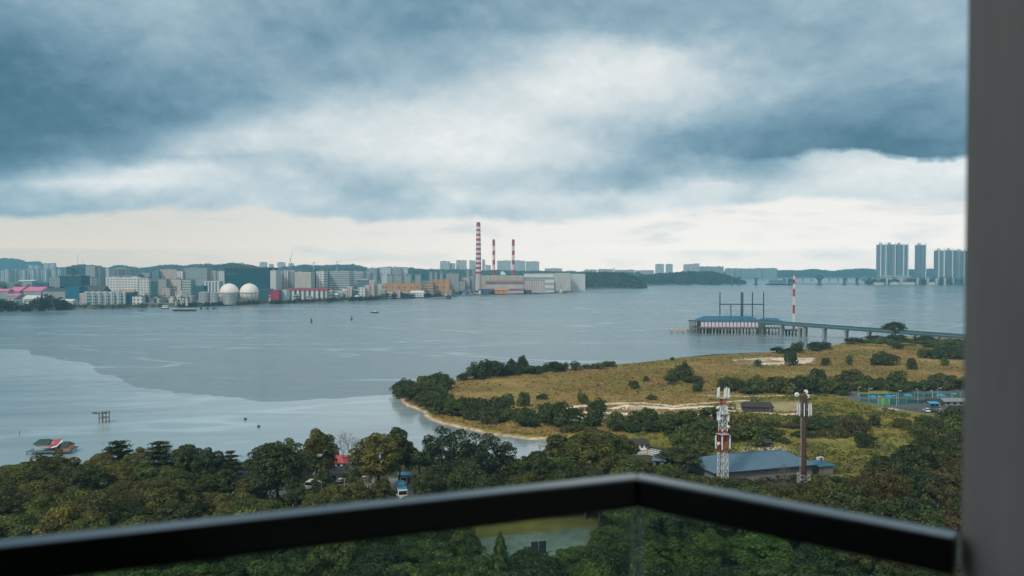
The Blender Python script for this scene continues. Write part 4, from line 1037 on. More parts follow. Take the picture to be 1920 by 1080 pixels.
MB().tube((-0.95, -0.4, 0), (-0.75, -0.4, zr(782)), 0.04, n=5).tube((-1.3, -0.4, 0), (-1.05, -0.4, zr(782)), 0.04, n=5).build("ladder", GALV, mono)
lattice(MB(), 0, 3.6, 2.6, 2.6, 1.2, 0.05).build("safety_cage", GALV, mono)

# blue roofed hall
A_ = P(1395, 884, 218); B_ = P(1532, 872, 225); az_ = math.atan2(B_.y - A_.y, B_.x - A_.x)
hall = thing("blue_roofed_hall", "long low hall with a dull blue hipped roof behind the two telecom masts", "building", (B_.x, B_.y, g0), az_)
ez = 5.0 - g0
def hip(x0, x1, y0, y1, z, h, ins, th=0.25):
    ym = (y0 + y1) / 2; mb = MB(); v = [(x0, y0, z), (x1, y0, z), (x1, y1, z), (x0, y1, z), (x0 + ins, ym, z + h), (x1 - ins, ym, z + h)]
    w = [(a, b_, c - th) for a, b_, c in v[:4]]; mb.v = v + w
    mb.f = [(0, 1, 5, 4), (1, 2, 5), (2, 3, 4, 5), (3, 0, 4), (6, 7, 8, 9)[::-1], (6, 7, 1, 0), (7, 8, 2, 1), (8, 9, 3, 2), (9, 6, 0, 3)]
    return mb
rf = hip(-33, 0, 0, 17, ez, 2.7, 5.5).build("roof", BLUEROOF, hall)
sm_ = MB()
for k in range(44): x = -32.6 + k * 0.75; e1 = min(1, max(0.02, (x + 33) / 5.5), max(0.02, -x / 5.5)); sm_.tube((x, 0.02, ez + .02), (x, 8.5 * e1, ez + 2.7 * e1 + .02), 0.035, n=3, cap=False)
sm_.build("roof_seams", M("blue_seam", (0.07, 0.15, 0.22), 0.45), hall)
MB().tube((-27.5, 8.5, ez + 2.74), (-5.5, 8.5, ez + 2.74), 0.16, n=8).build("ridge_cap", BLUEROOF, hall)
MB().box(-33.1, 0.1, -0.22, 0, ez - 0.28, ez - 0.02).build("gutter", M("dark_blue_trim", (0.03, 0.06, 0.09), 0.4), hall)
MB().box(-32.2, -0.9, 0.9, 16.2, 0, ez - 0.3).build("wall", GREYWALL, hall)
lo = thing("annex_shed", "small low shed with a teal roof at the right end of the blue roofed hall", "building", (B_.x + 0.6, B_.y + 0.6, g0), az_)
hip(0.2, 6.0, 0, 7, 2.7, 0.9, 2.0).build("roof", TEALROOF, lo); MB().box(0.7, 5.4, 0.5, 6.4, 0, 2.45).build("wall", GREYWALL, lo)
ac = thing("rooftop_unit", "white air conditioning box on the corner of the teal shed roof", "air conditioner", (B_.x + 3.0, B_.y + 5.6, g0 + 3.4), az_)
MB().box(-0.9, 0.9, -0.5, 0.5, 0.08, 0.9).build("case", WHITEP, ac); MB().tube((0, -0.5, 0.5), (0, -0.56, 0.5), 0.33, n=12).build("fan", DARKST, ac)

def hut(name, label, px0, px1, ybase, wall_h, roof_h, wm_, rm_, depth=5.0, z=LAND_Z, nwin=3, group=None, stilts=0.0, ov=0.5, rz=0.0, kind='gable'):
    a = W(px0, ybase, z); b_ = W(px1, ybase, z); w = b_.x - a.x
    t_ = thing(name, label, "hut" if w < 9 else "building", ((a.x + b_.x) / 2, a.y, z), rz, group)
    if kind == 'flat': MB().box(-w / 2 - ov, w / 2 + ov, -ov, depth + ov, wall_h + stilts, wall_h + stilts + roof_h).build("roof", rm_, t_)
    else: hip(-w / 2 - ov, w / 2 + ov, -ov, depth + ov, wall_h + stilts, roof_h, min(w * 0.12, 1.0), 0.12).build("roof", rm_, t_)
    if wm_: MB().box(-w / 2, w / 2, 0, depth, stilts, wall_h + stilts - 0.14).build("wall", wm_, t_)
    for k in range(nwin):
        c = -w / 2 + w * (k + 0.5) / nwin; f = MB().box(c - w / nwin * 0.26, c + w / nwin * 0.26, -0.05, -0.003, stilts + wall_h * 0.4, stilts + wall_h * 0.8).build("window", GLASSM, t_)
    if wm_: MB().box(w * 0.36, w * 0.36 + 0.9, -0.06, -0.004, stilts, stilts + min(2.0, wall_h * 0.9)).build("door", WOOD, t_)
    if not wm_ or stilts:
        for sx in (-1, 1):
            for sy in (0.1, depth - 0.1): MB().tube((sx * (w / 2 - 0.15), sy, -1), (sx * (w / 2 - 0.15), sy, wall_h + stilts - 0.05 if not wm_ else stilts), 0.1, n=6).build("post", WOOD, t_)
    return t_
hut("waterside_cabin", "white cabin with a dark roof behind the boardwalk at the inlet", 1183, 1216, 844, 2.0, 1.3, WHITEP, DARKROOF, 5, nwin=4)
hut("open_pavilion", "flat roofed open shelter on posts beside the dark inlet", 1012, 1034, 851, 2.2, 0.25, None, CONC, 3, nwin=0, kind='flat')
hut("field_shed", "long dark ramshackle shed on the sandy clearing behind the masts", 1396, 1449, 773, 2.2, 1.6, M("dark_boards", (0.07, 0.055, 0.05), 0.9), DARKROOF, 7, nwin=0, rz=R(-6))
hut("palm_side_hut", "tiny dark hut right of the palm", 1434, 1447, 840, 1.8, 0.8, M("dark_boards"), DARKROOF, 3, nwin=1)
hut("small_blue_roof_house", "small blue roofed house half hidden by trees near the boardwalk end", 1226, 1256, 880, 2.6, 1.2, GREYWALL, BLUEROOF, 6, nwin=2, rz=R(-12))
hut("red_roof_house", "low house with a faded red roof behind the leafless tree", 617, 652, 884, 2.6, 1.6, WHITEP, REDROOF, 6, z=GZ, nwin=3)
hut("car_park_building", "low grey roofed service building with pale walls beside the car park", 590, 704, 906, 2.6, 1.3, M("pale_wall", (0.42, 0.40, 0.38), 0.85, 0, 0.15, .5), M("mottled_grey_roof", (0.12, 0.115, 0.115), 0.8, 0, 0.4, 0.6), 7, z=GZ, nwin=5, rz=R(4))
hut("grey_roof_shed", "dark grey roofed shed among trees at the left of the car park", 400, 462, 917, 2.4, 1.5, GREYWALL, M("mottled_grey_roof"), 8, z=GZ, nwin=3)
hut("kiosk", "little blue and white kiosk behind the bus", 748, 766, 908, 2.2, 0.4, WHITEP, BLUEP, 2.5, z=GZ, nwin=1, kind='flat')
# boardwalk with railings
bw = thing("boardwalk", "pale curved boardwalk with white railings at the head of the inlet", "walkway", (*W(1210, 852, LAND_Z)[:2], LAND_Z))
pts = [W(a, b_, LAND_Z) - bw.location for a, b_ in ((1168, 856), (1190, 852), (1215, 851), (1235, 855), (1247, 861), (1256, 870))]
dk = MB()
for p, q in zip(pts, pts[1:]):
    n = Vector((-(q - p).y, (q - p).x, 0)).normalized() * 1.1; dk.hexa([p - n, q - n, q + n, p + n] + [v + Vector((0, 0, 0.5)) for v in (p - n, q - n, q + n, p + n)])
    for s in (-1, 1):
        m_ = MB(); 
        for z in (1.0, 1.5): m_.tube(p + n * s + Vector((0, 0, z)), q + n * s + Vector((0, 0, z)), 0.07, n=5)
        for k in range(4): c = p.lerp(q, k / 4) + n * s; m_.tube(c + Vector((0, 0, 0.5)), c + Vector((0, 0, 1.5)), 0.06, n=5)
        m_.build("railing", WHITEP, bw)
dk.build("deck", M("pale_deck", (0.45, 0.40, 0.35), 0.85, 0, 0.15, 1), bw)

# vehicles
def wheel(root, x, y, r=0.34, w=0.22):
    o = MB().tube((x, y - w / 2, r), (x, y + w / 2, r), r, n=14).build("wheel", TYRE, root); return o
def car(label, x, y, z, rz, paint, group, van=False):
    t_ = thing("parked_van" if van else "parked_car", label, "van" if van else "car", (x, y, z), rz, group)
    L, w = (4.9, 1.8) if van else (4.3, 1.7); h0 = 0.30; hb = 1.15 if van else 0.85; hr = 2.05 if van else 1.42
    mb = MB()
    prof = [(-L / 2, h0), (L / 2, h0), (L / 2, hb * 0.85), (L / 2 - 0.9, hb), (-L / 2 + 0.1, hb), (-L / 2, hb * 0.8)]
    n = len(prof); mb.v = [(px, -w / 2, pz) for px, pz in prof] + [(px, w / 2, pz) for px, pz in prof]
    mb.f = [tuple(range(n)), tuple(reversed(range(n, 2 * n)))] + [(i, i + n, (i + 1) % n + n, (i + 1) % n) for i in range(n)]
    o = mb.build("body", paint, t_); bv = o.modifiers.new("b", 'BEVEL'); bv.width = 0.08; bv.segments = 2
    x0, x1 = (-L / 2 + 0.08, L / 2 - 1.0) if van else (-L / 2 + 0.35, L / 2 - 1.35); xi0, xi1 = (x0 + 0.1, x1 - 0.5) if van else (x0 + 0.45, x1 - 0.55)
    MB().hexa([(x0, -w * .47, hb), (x1, -w * .47, hb), (x1, w * .47, hb), (x0, w * .47, hb), (xi0, -w * .40, hr - .06), (xi1, -w * .40, hr - .06), (xi1, w * .40, hr - .06), (xi0, w * .40, hr - .06)]).build("windows", GLASSM, t_)
    o = MB().box(xi0 - .02, xi1 + .02, -w * .41, w * .41, hr - .055, hr).build("roof", paint, t_)
    for sx in (-1, 1):
        for sy in (-1, 1): wheel(t_, sx * L * 0.32, sy * (w / 2 - 0.1))
    return t_
WCAR = M("white_car_paint", (0.72, 0.73, 0.74), 0.25, 0, 0.03, 1, 0.5); SCAR = M("silver_car_paint", (0.40, 0.42, 0.44), 0.25, 0.4, 0.03, 1, 0.5)
DCAR = M("dark_car_paint", (0.03, 0.035, 0.04), 0.25, 0, 0.03, 1, 0.5); RCAR = M("red_car_paint", (0.35, 0.03, 0.03), 0.25, 0, 0.03, 1, 0.5)
CG = "vehicles parked near the balcony"
for px, py, rz, pt, van, lab in ((584, 916, 80, WCAR, True, "white van parked left of the pale walled service building"), (664, 922, 12, WCAR, False, "white car parked under the yellowish olive tree"),
                                 (436, 922, 30, BLUEP, False, "bright blue car beside the grey roofed shed"), (452, 930, 20, WCAR, False, "white car in front of the bright blue car"),
                                 (640, 914, 5, SCAR, False, "silver car before the service building wall"), (880, 1040, 60, SCAR, False, "silver car under trees beside the dark blue parasol"),
                                 (782, 912, 60, SCAR, False, "silver car behind the bus on the road")):
    g = W(px, py, GZ); car(lab, g.x, g.y, GZ + 0.3, R(rz), pt, CG, van)
g = W(748, 940, GZ)
bus = thing("minibus", "white minibus with a bright blue roof on the road among the trees", "bus", (g.x, g.y + 3.8, GZ + 0.25), R(104))
o = MB().box(-4.2, 4.2, -1.2, 1.2, 0.4, 2.85).build("body", WHITEP, bus); bv = o.modifiers.new("b", 'BEVEL'); bv.width = 0.15; bv.segments = 3
o = MB().box(-4.15, 4.15, -1.16, 1.16, 2.85, 3.08).build("roof", BLUEP, bus); bv = o.modifiers.new("b", 'BEVEL'); bv.width = 0.1; bv.segments = 3
MB().box(-1.2, 0.9, -0.8, 0.8, 3.08, 3.35).build("roof_unit", M("pale_blue_paint", (0.25, 0.5, 0.62), .4), bus)
for s in (-1, 1):
    for k in range(5): MB().box(-3.8 + k * 1.5, -2.5 + k * 1.5, s * 1.205 - 0.01, s * 1.205 + 0.01, 1.5, 2.5).build("side_window", GLASSM, bus)
MB().box(-4.23, -4.19, -1.0, 1.0, 1.5, 2.45).build("rear_window", GLASSM, bus); MB().box(4.19, 4.23, -1.05, 1.05, 1.3, 2.6).build("windscreen", GLASSM, bus)
for sx in (-2.7, 2.7):
    for sy in (-1, 1): wheel(bus, sx, sy * 1.08, 0.45, 0.26)
for sy in (-1, 1): MB().box(-4.25, -4.2, sy * 1.0 - 0.1, sy * 1.0 + 0.1, 0.8, 1.2).build("tail_light", REDP, bus)

def lamp_post(label, px, py, z, h, group, d=None):
    g = W(px, py, z); t_ = thing("street_lamp", label, "lamp post", (g.x, g.y, z), R(ra_.uniform(0, 360)), group)
    MB().tube((0, 0, 0), (0, 0, h), 0.11, 0.07, 8).build("pole", GALV, t_); MB().tube((0, 0, h), (1.0, 0, h + 0.15), 0.05, n=6).build("arm", GALV, t_)
    MB().cbox((1.2, 0, h + 0.12), (0.8, 0.4, 0.18)).build("lamp_head", WHITEP, t_)
LG = "lamp posts around the car park"
for px, py, lab in ((395, 935, "lamp post by the grey roofed shed"), (549, 962, "pale lamp post under the tall full dark tree"), (603, 958, "lamp post in front of the white van"), (646, 950, "slim lamp post in front of the service building"), (690, 945, "lamp post under the yellowish olive tree")):
    lamp_post(lab, px, py, GZ, 7.0, LG)
# parasol, fence, posts seen through the glass
g = W(858, 1058, GZ)
pa = thing("parasol", "large dark blue parasol seen through the glass panel", "parasol", (g.x, g.y, GZ)); MB().tube((0, 0, 0), (0, 0, 3.4), 0.05, n=6).build("pole", GALV, pa)
MB().lathe([(1.15, 2.35), (1.1, 2.5), (0.75, 2.95), (0.3, 3.3), (0.04, 3.5)], n=8).build("canopy", M("navy_canvas", (0.06, 0.10, 0.17), 0.7), pa)
fg = W(995, 1040, GZ)
fe = thing("mesh_fence", "dark netting fence panel at the near edge of the court", "fence", (fg.x, fg.y, GZ), R(14))
MB().box(0, 3.4, -0.03, 0.03, 0.1, 2.6).build("netting", M("dark_netting", (0.02, 0.03, 0.045), 0.8), fe)
for x in (0, 1.7, 3.4): MB().tube((x, 0, 0), (x, 0, 2.9), 0.06, n=6).build("post", GALV, fe)

# karting ground
KG = "blue parasols on the karting ground"
def parasol(lab, px, py, r=1.7, mat=BLUET):
    g = W(px, py, LAND_Z); t_ = thing("parasol", lab, "parasol", (g.x, g.y, LAND_Z), 0, KG)
    MB().tube((0, 0, 0), (0, 0, 2.6), 0.06, n=6).build("pole", GALV, t_); MB().lathe([(r, 2.1), (r * .95, 2.3), (r * 0.4, 2.9), (0.05, 3.2)], n=8).build("canopy", mat, t_)
parasol("blue parasol at the near left of the karting ground", 1637, 754); parasol("blue parasol beside the bright green strip", 1666, 753, 2.1)
parasol("turquoise parasol in the middle of the karting ground", 1703, 751, 2.2, M("turquoise_canvas", (0.02, 0.25, 0.33), .7)); parasol("turquoise parasol by the long grey roof", 1764, 751, 2.4, M("turquoise_canvas"))
def barrier(label, px0, px1, py, h, mat, dz=0.0):
    a = W(px0, py, LAND_Z); b_ = W(px1, py - dz, LAND_Z); L = (b_ - a).length
    t_ = thing("track_barrier", label, "barrier", tuple(a), math.atan2(b_.y - a.y, b_.x - a.x), "coloured barriers on the karting ground")
    n = max(2, int(L / 4)); MB().box(0, L, -0.05, 0.05, 0.15, h).build("netting", mat, t_)
    for k in range(n + 1): MB().tube((L * k / n, -0.08, 0), (L * k / n, -0.08, h + 0.2), 0.07, n=5).build("post", GALV, t_)
TQ = M("teal_netting", (0.025, 0.13, 0.12), 0.7, 0, 0.25, 0.2); GRN = M("green_netting", (0.07, 0.27, 0.07), 0.7, 0, 0.2, 0.3)
barrier("teal netting along the back of the track", 1612, 1800, 744, 1.5, TQ); barrier("teal netting round the near bend", 1612, 1646, 752, 1.2, TQ, -4)
barrier("green netting between two blue parasols", 1647, 1667, 760, 3.0, GRN); barrier("teal netting right of the green one", 1668, 1700, 757, 2.2, TQ); barrier("dark teal netting before the pit roof", 1700, 1742, 757, 1.8, M("dark_teal_netting", (0.02, 0.09, 0.10), .7))
for i, (px, py) in enumerate(((1609, 745), (1629, 748), (1684, 752), (1721, 750), (1748, 753), (1758, 747), (1681, 762), (1785, 758), (1654, 764))):
    lamp_post(["white headed floodlight at the far left of the track", "floodlight behind the left blue parasol", "floodlight at the middle of the track", "floodlight right of the middle of the track", "floodlight left of the pit roof", "floodlight behind the pit roof", "near floodlight by the teal netting", "floodlight before the long grey roof", "near floodlight by the green netting"][i], px, py, LAND_Z, 4.6, "floodlights of the karting ground")
hut("pit_building", "dark roofed pit building with a bright blue awning on the karting ground", 1745, 1770, 764, 2.0, 1.5, GREYWALL, DARKROOF, 6, nwin=3)
hut("long_grey_shelter", "long low grey roofed shelter running behind the side wall", 1772, 1845, 762, 2.2, 0.8, GREYWALL, M("light_grey_roof", (0.22, 0.24, 0.25), .6, 0, .15, .3), 8, nwin=6)
a = W(1743, 766, LAND_Z); aw = thing("blue_awning", "bright blue awning in front of the dark pit building", "awning", tuple(a))
MB().hexa([(0, 0, 2.0), (4.5, 0, 2.0), (4.5, 2.6, 2.5), (0, 2.6, 2.5), (0, 0, 2.1), (4.5, 0, 2.1), (4.5, 2.6, 2.6), (0, 2.6, 2.6)]).build("canopy", BLUEP, aw)
for x in (0.1, 4.4): MB().tube((x, 0.1, 0), (x, 0.1, 2.0), 0.06, n=6).build("post", GALV, aw)
for i, px in enumerate((1737, 1749, 1761, 1773, 1785, 1797)):
    g = W(px, 773 + i * 0.6, LAND_Z); car(["white car at the left end of the row by the pit", "dark car second in the row by the pit", "silver car third in the row by the pit", "red car in the row by the pit", "silver car before the long grey shelter", "white car last in the row by the side wall"][i], g.x, g.y, LAND_Z + 0.3, R(80 + ra_.uniform(-8, 8)), [WCAR, DCAR, SCAR, RCAR, SCAR, WCAR][i], "cars parked by the karting ground")

# ------------------------------------------------------------------ on the near water
g = W(90, 851, 0)
fh = thing("floating_fish_hut", "stilted fish hut with green, white and red roofs moored off the shore", "hut", (g.x, g.y, 0), R(4))
k = g.y / F * 0.9
MB().box(-40 * k, 46 * k, -1.5, 5.5, 0.9, 1.2).build("deck", M("blue_grey_deck", (0.10, 0.17, 0.24), .7), fh)
for i in range(8):
    for yy in (-1.2, 5.0): MB().tube((-38 * k + i * 11.5 * k, yy, -2), (-38 * k + i * 11.5 * k, yy, 1.0), 0.12, n=6).build("stilt", WOOD, fh)
hip(-30 * k, 5 * k, -0.5, 4.5, 3.3, 1.2, 1.2, .1).build("roof", M("dark_green_roof", (0.03, 0.07, 0.06), .6), fh)
MB().box(-28 * k, 3 * k, 0.2, 3.8, 1.2, 3.2).build("wall", M("slatted_white_wall", (0.4, 0.42, 0.42), .7, 0, .4, 3), fh)
def slope(x0, x1, y0, y1, z0, z1, th=.1): return MB().hexa([(x0, y0, z0), (x1, y0, z0 + .5), (x1, y1, z1 + .5), (x0, y1, z1), (x0, y0, z0 + th), (x1, y0, z0 + .5 + th), (x1, y1, z1 + .5 + th), (x0, y1, z1 + th)])
slope(-12 * k, 10 * k, -1.7, 1.6, 1.9, 3.2).build("lean_to_roof", CONC, fh); slope(2 * k, 20 * k, -1.2, 3.4, 2.6, 3.9).build("red_roof", REDROOF, fh); slope(11 * k, 24 * k, -1.8, 2.0, 2.2, 3.4).build("lean_to_roof", WHITEP, fh)
hip(22 * k, 42 * k, -0.6, 4.5, 2.4, 1.2, 0.8, .1).build("roof", M("dark_teal_roof", (0.03, 0.06, 0.07), .6), fh)
MB().box(24 * k, 44 * k, 0.0, 3.5, 1.2, 2.3).build("wall", ORANGEP, fh); MB().box(4 * k, 22 * k, 0.4, 3.6, 1.2, 2.6).build("wall", WOOD, fh)
g = W(190, 793, 0); k = g.y / F
fp = thing("fishing_platform", "bare dark timber platform on tall posts alone in the bay", "platform", (g.x, g.y, 0))
for x in (-4, 3, 9): 
    for y in (0, 2.4): MB().tube((x * k, y, -2), (x * k, y, 4.2 if x != 9 else 4.5), 0.19, n=8).build("post", WOOD, fp)
MB().box(-15 * k, 10 * k, -0.3, 0.3, 3.6, 3.95).build("beam", WOOD, fp); MB().box(-5 * k, 10 * k, 2.1, 2.7, 3.6, 3.9).build("beam", WOOD, fp); MB().box(-4 * k, 9 * k, -0.2, 2.6, 1.9, 2.05).build("brace", WOOD, fp); MB().box(-17 * k, -9 * k, -0.5, 0.9, 3.96, 4.1).build("plank", WOOD, fp)
for px, py, lab in ((460, 787, "small black float in the bay, farther of two"), (485, 801, "small black float in the bay, nearer of two")):
    g = W(px, py, 0); t_ = thing("net_float", lab, "float", tuple(g), 0, "black floats in the bay"); MB().lathe([(0.15, -0.3), (0.55, -.05), (0.6, 0.3), (0.4, 0.7), (0.1, 0.85)], n=12).build("drum", DARKST, t_, smooth=True); MB().tube((0, 0, .8), (0, 0, 1.1), .06, n=5).build("eye", DARKST, t_)
g = W(36, 818, 0); t_ = thing("mooring_stake", "thin dark stake standing in the water left of the fish hut", "stake", tuple(g)); MB().tube((0, 0, -2), (0.15, 0, 1.9), .11, .08, 6).build("pole", WOOD, t_)
for px, py, lab in ((584, 604.5, "dark navigation buoy left of a similar one in mid strait"), (659, 599.5, "dark navigation buoy nearest the small motor boat")):
    g = W(px, py, 0); t_ = thing("navigation_buoy", lab, "buoy", tuple(g), 0, "navigation buoys in the strait")
    MB().lathe([(0.8, -0.5), (1.3, 0.1), (1.2, 1.3), (0.7, 1.5)], n=14).build("float", DARKST, t_, smooth=True); lattice(MB(), 1.4, 4.2, 1.2, 0.7, 1.4, .09).build("cage", DARKST, t_); MB().cbox((0, 0, 3.6), (1.1, 1.1, 1.1)).build("topmark", BROWNP, t_); MB().tube((0, 0, 4.2), (0, 0, 5.2), .12, n=6).build("lantern", DARKST, t_)
HULLD = M("dark_hull", (0.025, 0.05, 0.065), .5)
def boat(name, label, px0, px1, py, mat, cabin=None, group=None, h=1.5, cab=(0.3, 0.7, 2.4), cat="boat", extra=None):
    a = W(px0, py, 0); b_ = W(px1, py, 0); L = b_.x - a.x; w = max(2.6, L * 0.24); t_ = thing(name, label, cat, ((a.x + b_.x) / 2, a.y, 0), 0, group)
    mb = MB(); n = 9; prof = []
    for i in range(n):
        s = i / (n - 1); x = -L / 2 + L * s; hw = w / 2 * (1 - max(0, (s - 0.6) / 0.4) ** 2 * 0.95) * (0.85 + 0.15 * min(1, s * 5)); sh = h * (1 + 0.35 * max(0, s - 0.6) ** 2 * 4)
        prof.append((x, hw, sh))
    for (x, hw, sh) in prof: mb.v += [(x, -hw, sh), (x, -hw * 0.7, -0.4), (x, hw * 0.7, -0.4), (x, hw, sh)]
    for i in range(n - 1):
        for k in range(4): a0 = 4 * i + k; a1 = 4 * i + (k + 1) % 4; mb.f.append((a0, a1, a1 + 4, a0 + 4))
    mb.f += [(3, 2, 1, 0), (4 * n - 4, 4 * n - 3, 4 * n - 2, 4 * n - 1)]; mb.build("hull", mat, t_)
    if cabin:
        x0, x1, hh = cab; c = MB().box(-L / 2 + L * x0, -L / 2 + L * x1, -w * .3, w * .3, h * .9, h + hh).build("cabin", cabin, t_); MB().box(-L / 2 + L * x0 + .2, -L / 2 + L * x1 - .2, -w * .3 - .04, -w * .3 - .005, h + hh * .45, h + hh * .8).build("cabin_window", GLASSM, t_)
    if extra: extra(t_, L, w, h)
    return t_
boat("motor_boat", "small dark motor boat with a white cabin crossing mid strait", 695, 710, 586.5, HULLD, WHITEP, h=1.4)
boat("moored_barge", "long low dark barge moored off the spherical gas tanks", 325, 368, 583, HULLD, None, h=2.0, cat="barge", extra=lambda t_, L, w, h: [MB().box(-L / 2 + k * L / 9 + 1, -L / 2 + (k + .8) * L / 9, -w * .3, w * .3, h, h + 1.0).build("cargo", M("pale_cargo", (.4, .36, .34), .8), t_) for k in range(9)])
boat("work_boat", "white cabin work boat at the shore left of the barge", 303, 317, 579, HULLD, WHITEP, h=1.6, cab=(.1, .85, 3.8))
boat("skiff", "tiny dark skiff off the left shore", 262, 271, 583.5, HULLD, None, h=0.9)
FB = "dark barges moored off the wooded far shore"
boat("moored_barge", "dark barge with deck gear off the point of the wooded shore", 1185, 1206, 541, HULLD, DARKST, FB, 3.0, (.2, .8, 4), "barge")
boat("moored_barge", "long dark barge right of the wooded point", 1222, 1255, 534, HULLD, None, FB, 4.0, cat="barge"); boat("moored_barge", "long dark barge below the pair of far towers", 1266, 1297, 534, HULLD, DARKST, FB, 4.0, (.85, .98, 9), "barge")
boat("moored_barge", "short barge with a deckhouse near the left half built bridge pier", 1313, 1327, 534, HULLD, DARKST, FB, 4.0, (.3, .7, 5), "barge"); boat("moored_barge", "high sterned barge next to the half built piers", 1329, 1341, 534.5, HULLD, DARKST, FB, 5.0, (.5, .9, 10), "barge"); boat("moored_barge", "crane barge beside the first half built pier", 1342, 1352, 534.5, HULLD, DARKST, FB, 5.0, (.4, .8, 12), "barge")
FS = "small boats along the power station shore"
for px0, px1, py, lab in ((1003, 1012, 551.5, "small dark boat off the right end of the power station"), (1015, 1036, 550, "row boat cluster barge off the dark shore trees"), (1042, 1062, 549.5, "low pale decked boat near the red shore marker"), (1066, 1075, 547.8, "small dark boat nearest the wooded shore")):
    boat("shore_boat", lab, px0, px1, py, HULLD, WHITEP if py == 549.5 else None, FS, 1.4)

# ------------------------------------------------------------------ ferry pier
D0 = 752.0; g = P(1382, 626, D0); k = D0 / F
def zf(row, d=D0): return CAMZ - (row - HOR) * d / F
ft = thing("ferry_terminal", "long blue roofed pier building with white panels standing on concrete piles in the strait", "pier", (g.x, D0, 0), R(-3))
X = lambda px: (px - 1382) * k
zd, ze, zt_ = zf(614.5), zf(601.5), zf(594)
MB().box(X(1310), X(1470), 0, 24, zd - 1.0, zd).build("deck", WETCONC, ft)
for i in range(26):
    px = 1312 + i * 6.15
    for yy in (0.8, 12, 23): MB().tube((X(px), yy, -3), (X(px), yy, zd - 1.0), 0.62, n=8).build("pile", CONC if i % 3 else WETCONC, ft)
MB().box(X(1314), X(1424), 1.6, 20, zd, ze).build("wall", M("terminal_dark_wall", (0.05, 0.07, 0.10), .6), ft)
PK = M("dusty_red_trim", (0.50, 0.10, 0.12), .6, 0, .15, .2); PW = M("terminal_white_panel", (0.50, 0.54, 0.60), .6, 0, .08, .3)
for i in range(16):
    a = 1315.5 + i * 6.75; MB().box(X(a), X(a + 5.2), 1.3, 1.59, zd + 0.7, ze - 0.9).build("wall_panel", PW, ft)
MB().box(X(1313), X(1425), 1.2, 1.7, zd, zd + 0.6).build("red_trim", PK, ft); MB().box(X(1313), X(1425), 1.2, 1.7, ze - 0.8, ze - 0.15).build("red_trim", PK, ft)
MB().box(X(1433), X(1469), 1.6, 18, zd, ze - 1.6).build("lower_wall", M("terminal_dark_wall"), ft)
for i in range(6): a = 1435 + i * 5.7; MB().box(X(a), X(a + 4.2), 1.3, 1.59, zd + 0.5, zd + 2.6).build("wall_panel", PW, ft)
MB().box(X(1433), X(1469), 1.2, 1.7, ze - 2.4, ze - 1.9).build("red_trim", PK, ft)
hip(X(1311), X(1426), 0.2, 22, ze, zt_ - ze, 6, 0.3).build("roof", M("pier_blue_roof", (0.03, 0.13, 0.22), .45, 0.1, .15, .1), ft)
hip(X(1424), X(1470), 1.0, 19, ze - 1.2, (zt_ - ze) * .9, 5, 0.3).build("roof", M("pier_blue_roof"), ft)
MB().box(X(1422), X(1434), 0.4, 6, -1, ze + 1).build("stair_tower", WETCONC, ft)
fr_ = MB()
for px in (1296, 1300, 1304, 1308, 1312): 
    for yy in (1.5, 9): fr_.tube((X(px), yy, -2), (X(px), yy, ze - 0.5), 0.25, n=6)
for yy in (1.5, 9): fr_.tube((X(1294), yy, ze - 0.5), (X(1313), yy, ze - 0.5), 0.3, n=6); fr_.tube((X(1296), yy, zd), (X(1313), yy, zd), .25, n=6)
fr_.build("end_frame", WETCONC, ft); MB().box(X(1295), X(1312), 1, 10, ze - 0.3, ze + 0.1).build("end_canopy", WOOD, ft)
for px, top, r in ((1354.8, 548, 0.55), (1395, 548, 0.62), (1397.8, 548, 0.62), (1416, 548, 0.55), (1437, 548, 0.55), (1375.5, 571, .5)):
    MB().tube((X(px), 12, zd), (X(px), 12, zf(top, D0 + 12)), r, r * .9, 8).build("guyed_post", M("green_grey_steel", (0.022, 0.045, 0.050), .6), ft)
for a, c in ((1354.8, 1396), (1396, 1437)): MB().box(X(a), X(c), 11.7, 12.3, zf(570.5, D0 + 12) - .5, zf(570.5, D0 + 12) + .35).build("cross_beam", M("green_grey_steel"), ft)
for i in range(22):
    px = 1361 + i * 3.6; MB().tube((X(px), 11, zt_ - 2), (X(px), 11, zt_ + 1.2 + (i * 7 % 5) * .5), 0.14, n=5).build("short_post", DARKST, ft)
rk = thing("fender_walkway", "broken line of pale fender piles and tan planks off the seaward end of the pier", "fender", (*P(1283, 620, 765)[:2], 0))
for i in range(17):
    x = (1256 + i * 3.4 - 1283) * .51; z1 = 2.0 + (i * 5 % 7) * .35 + i * .09; MB().tube((x, (i % 3) * 1.5, -2), (x, (i % 3) * 1.5, z1), 0.45, n=7).build("pile", M("pale_pile", (.5, .45, .38), .8, 0, .3, .4), rk)
MB().box(-15, 15, -.4, 1.2, 1.3, 1.8).build("plank", M("tan_plank", (.42, .30, .18), .8, 0, .3, .4), rk); MB().box(2, 15, .2, 3.0, 2.4, 2.9).build("plank", M("tan_plank"), rk)
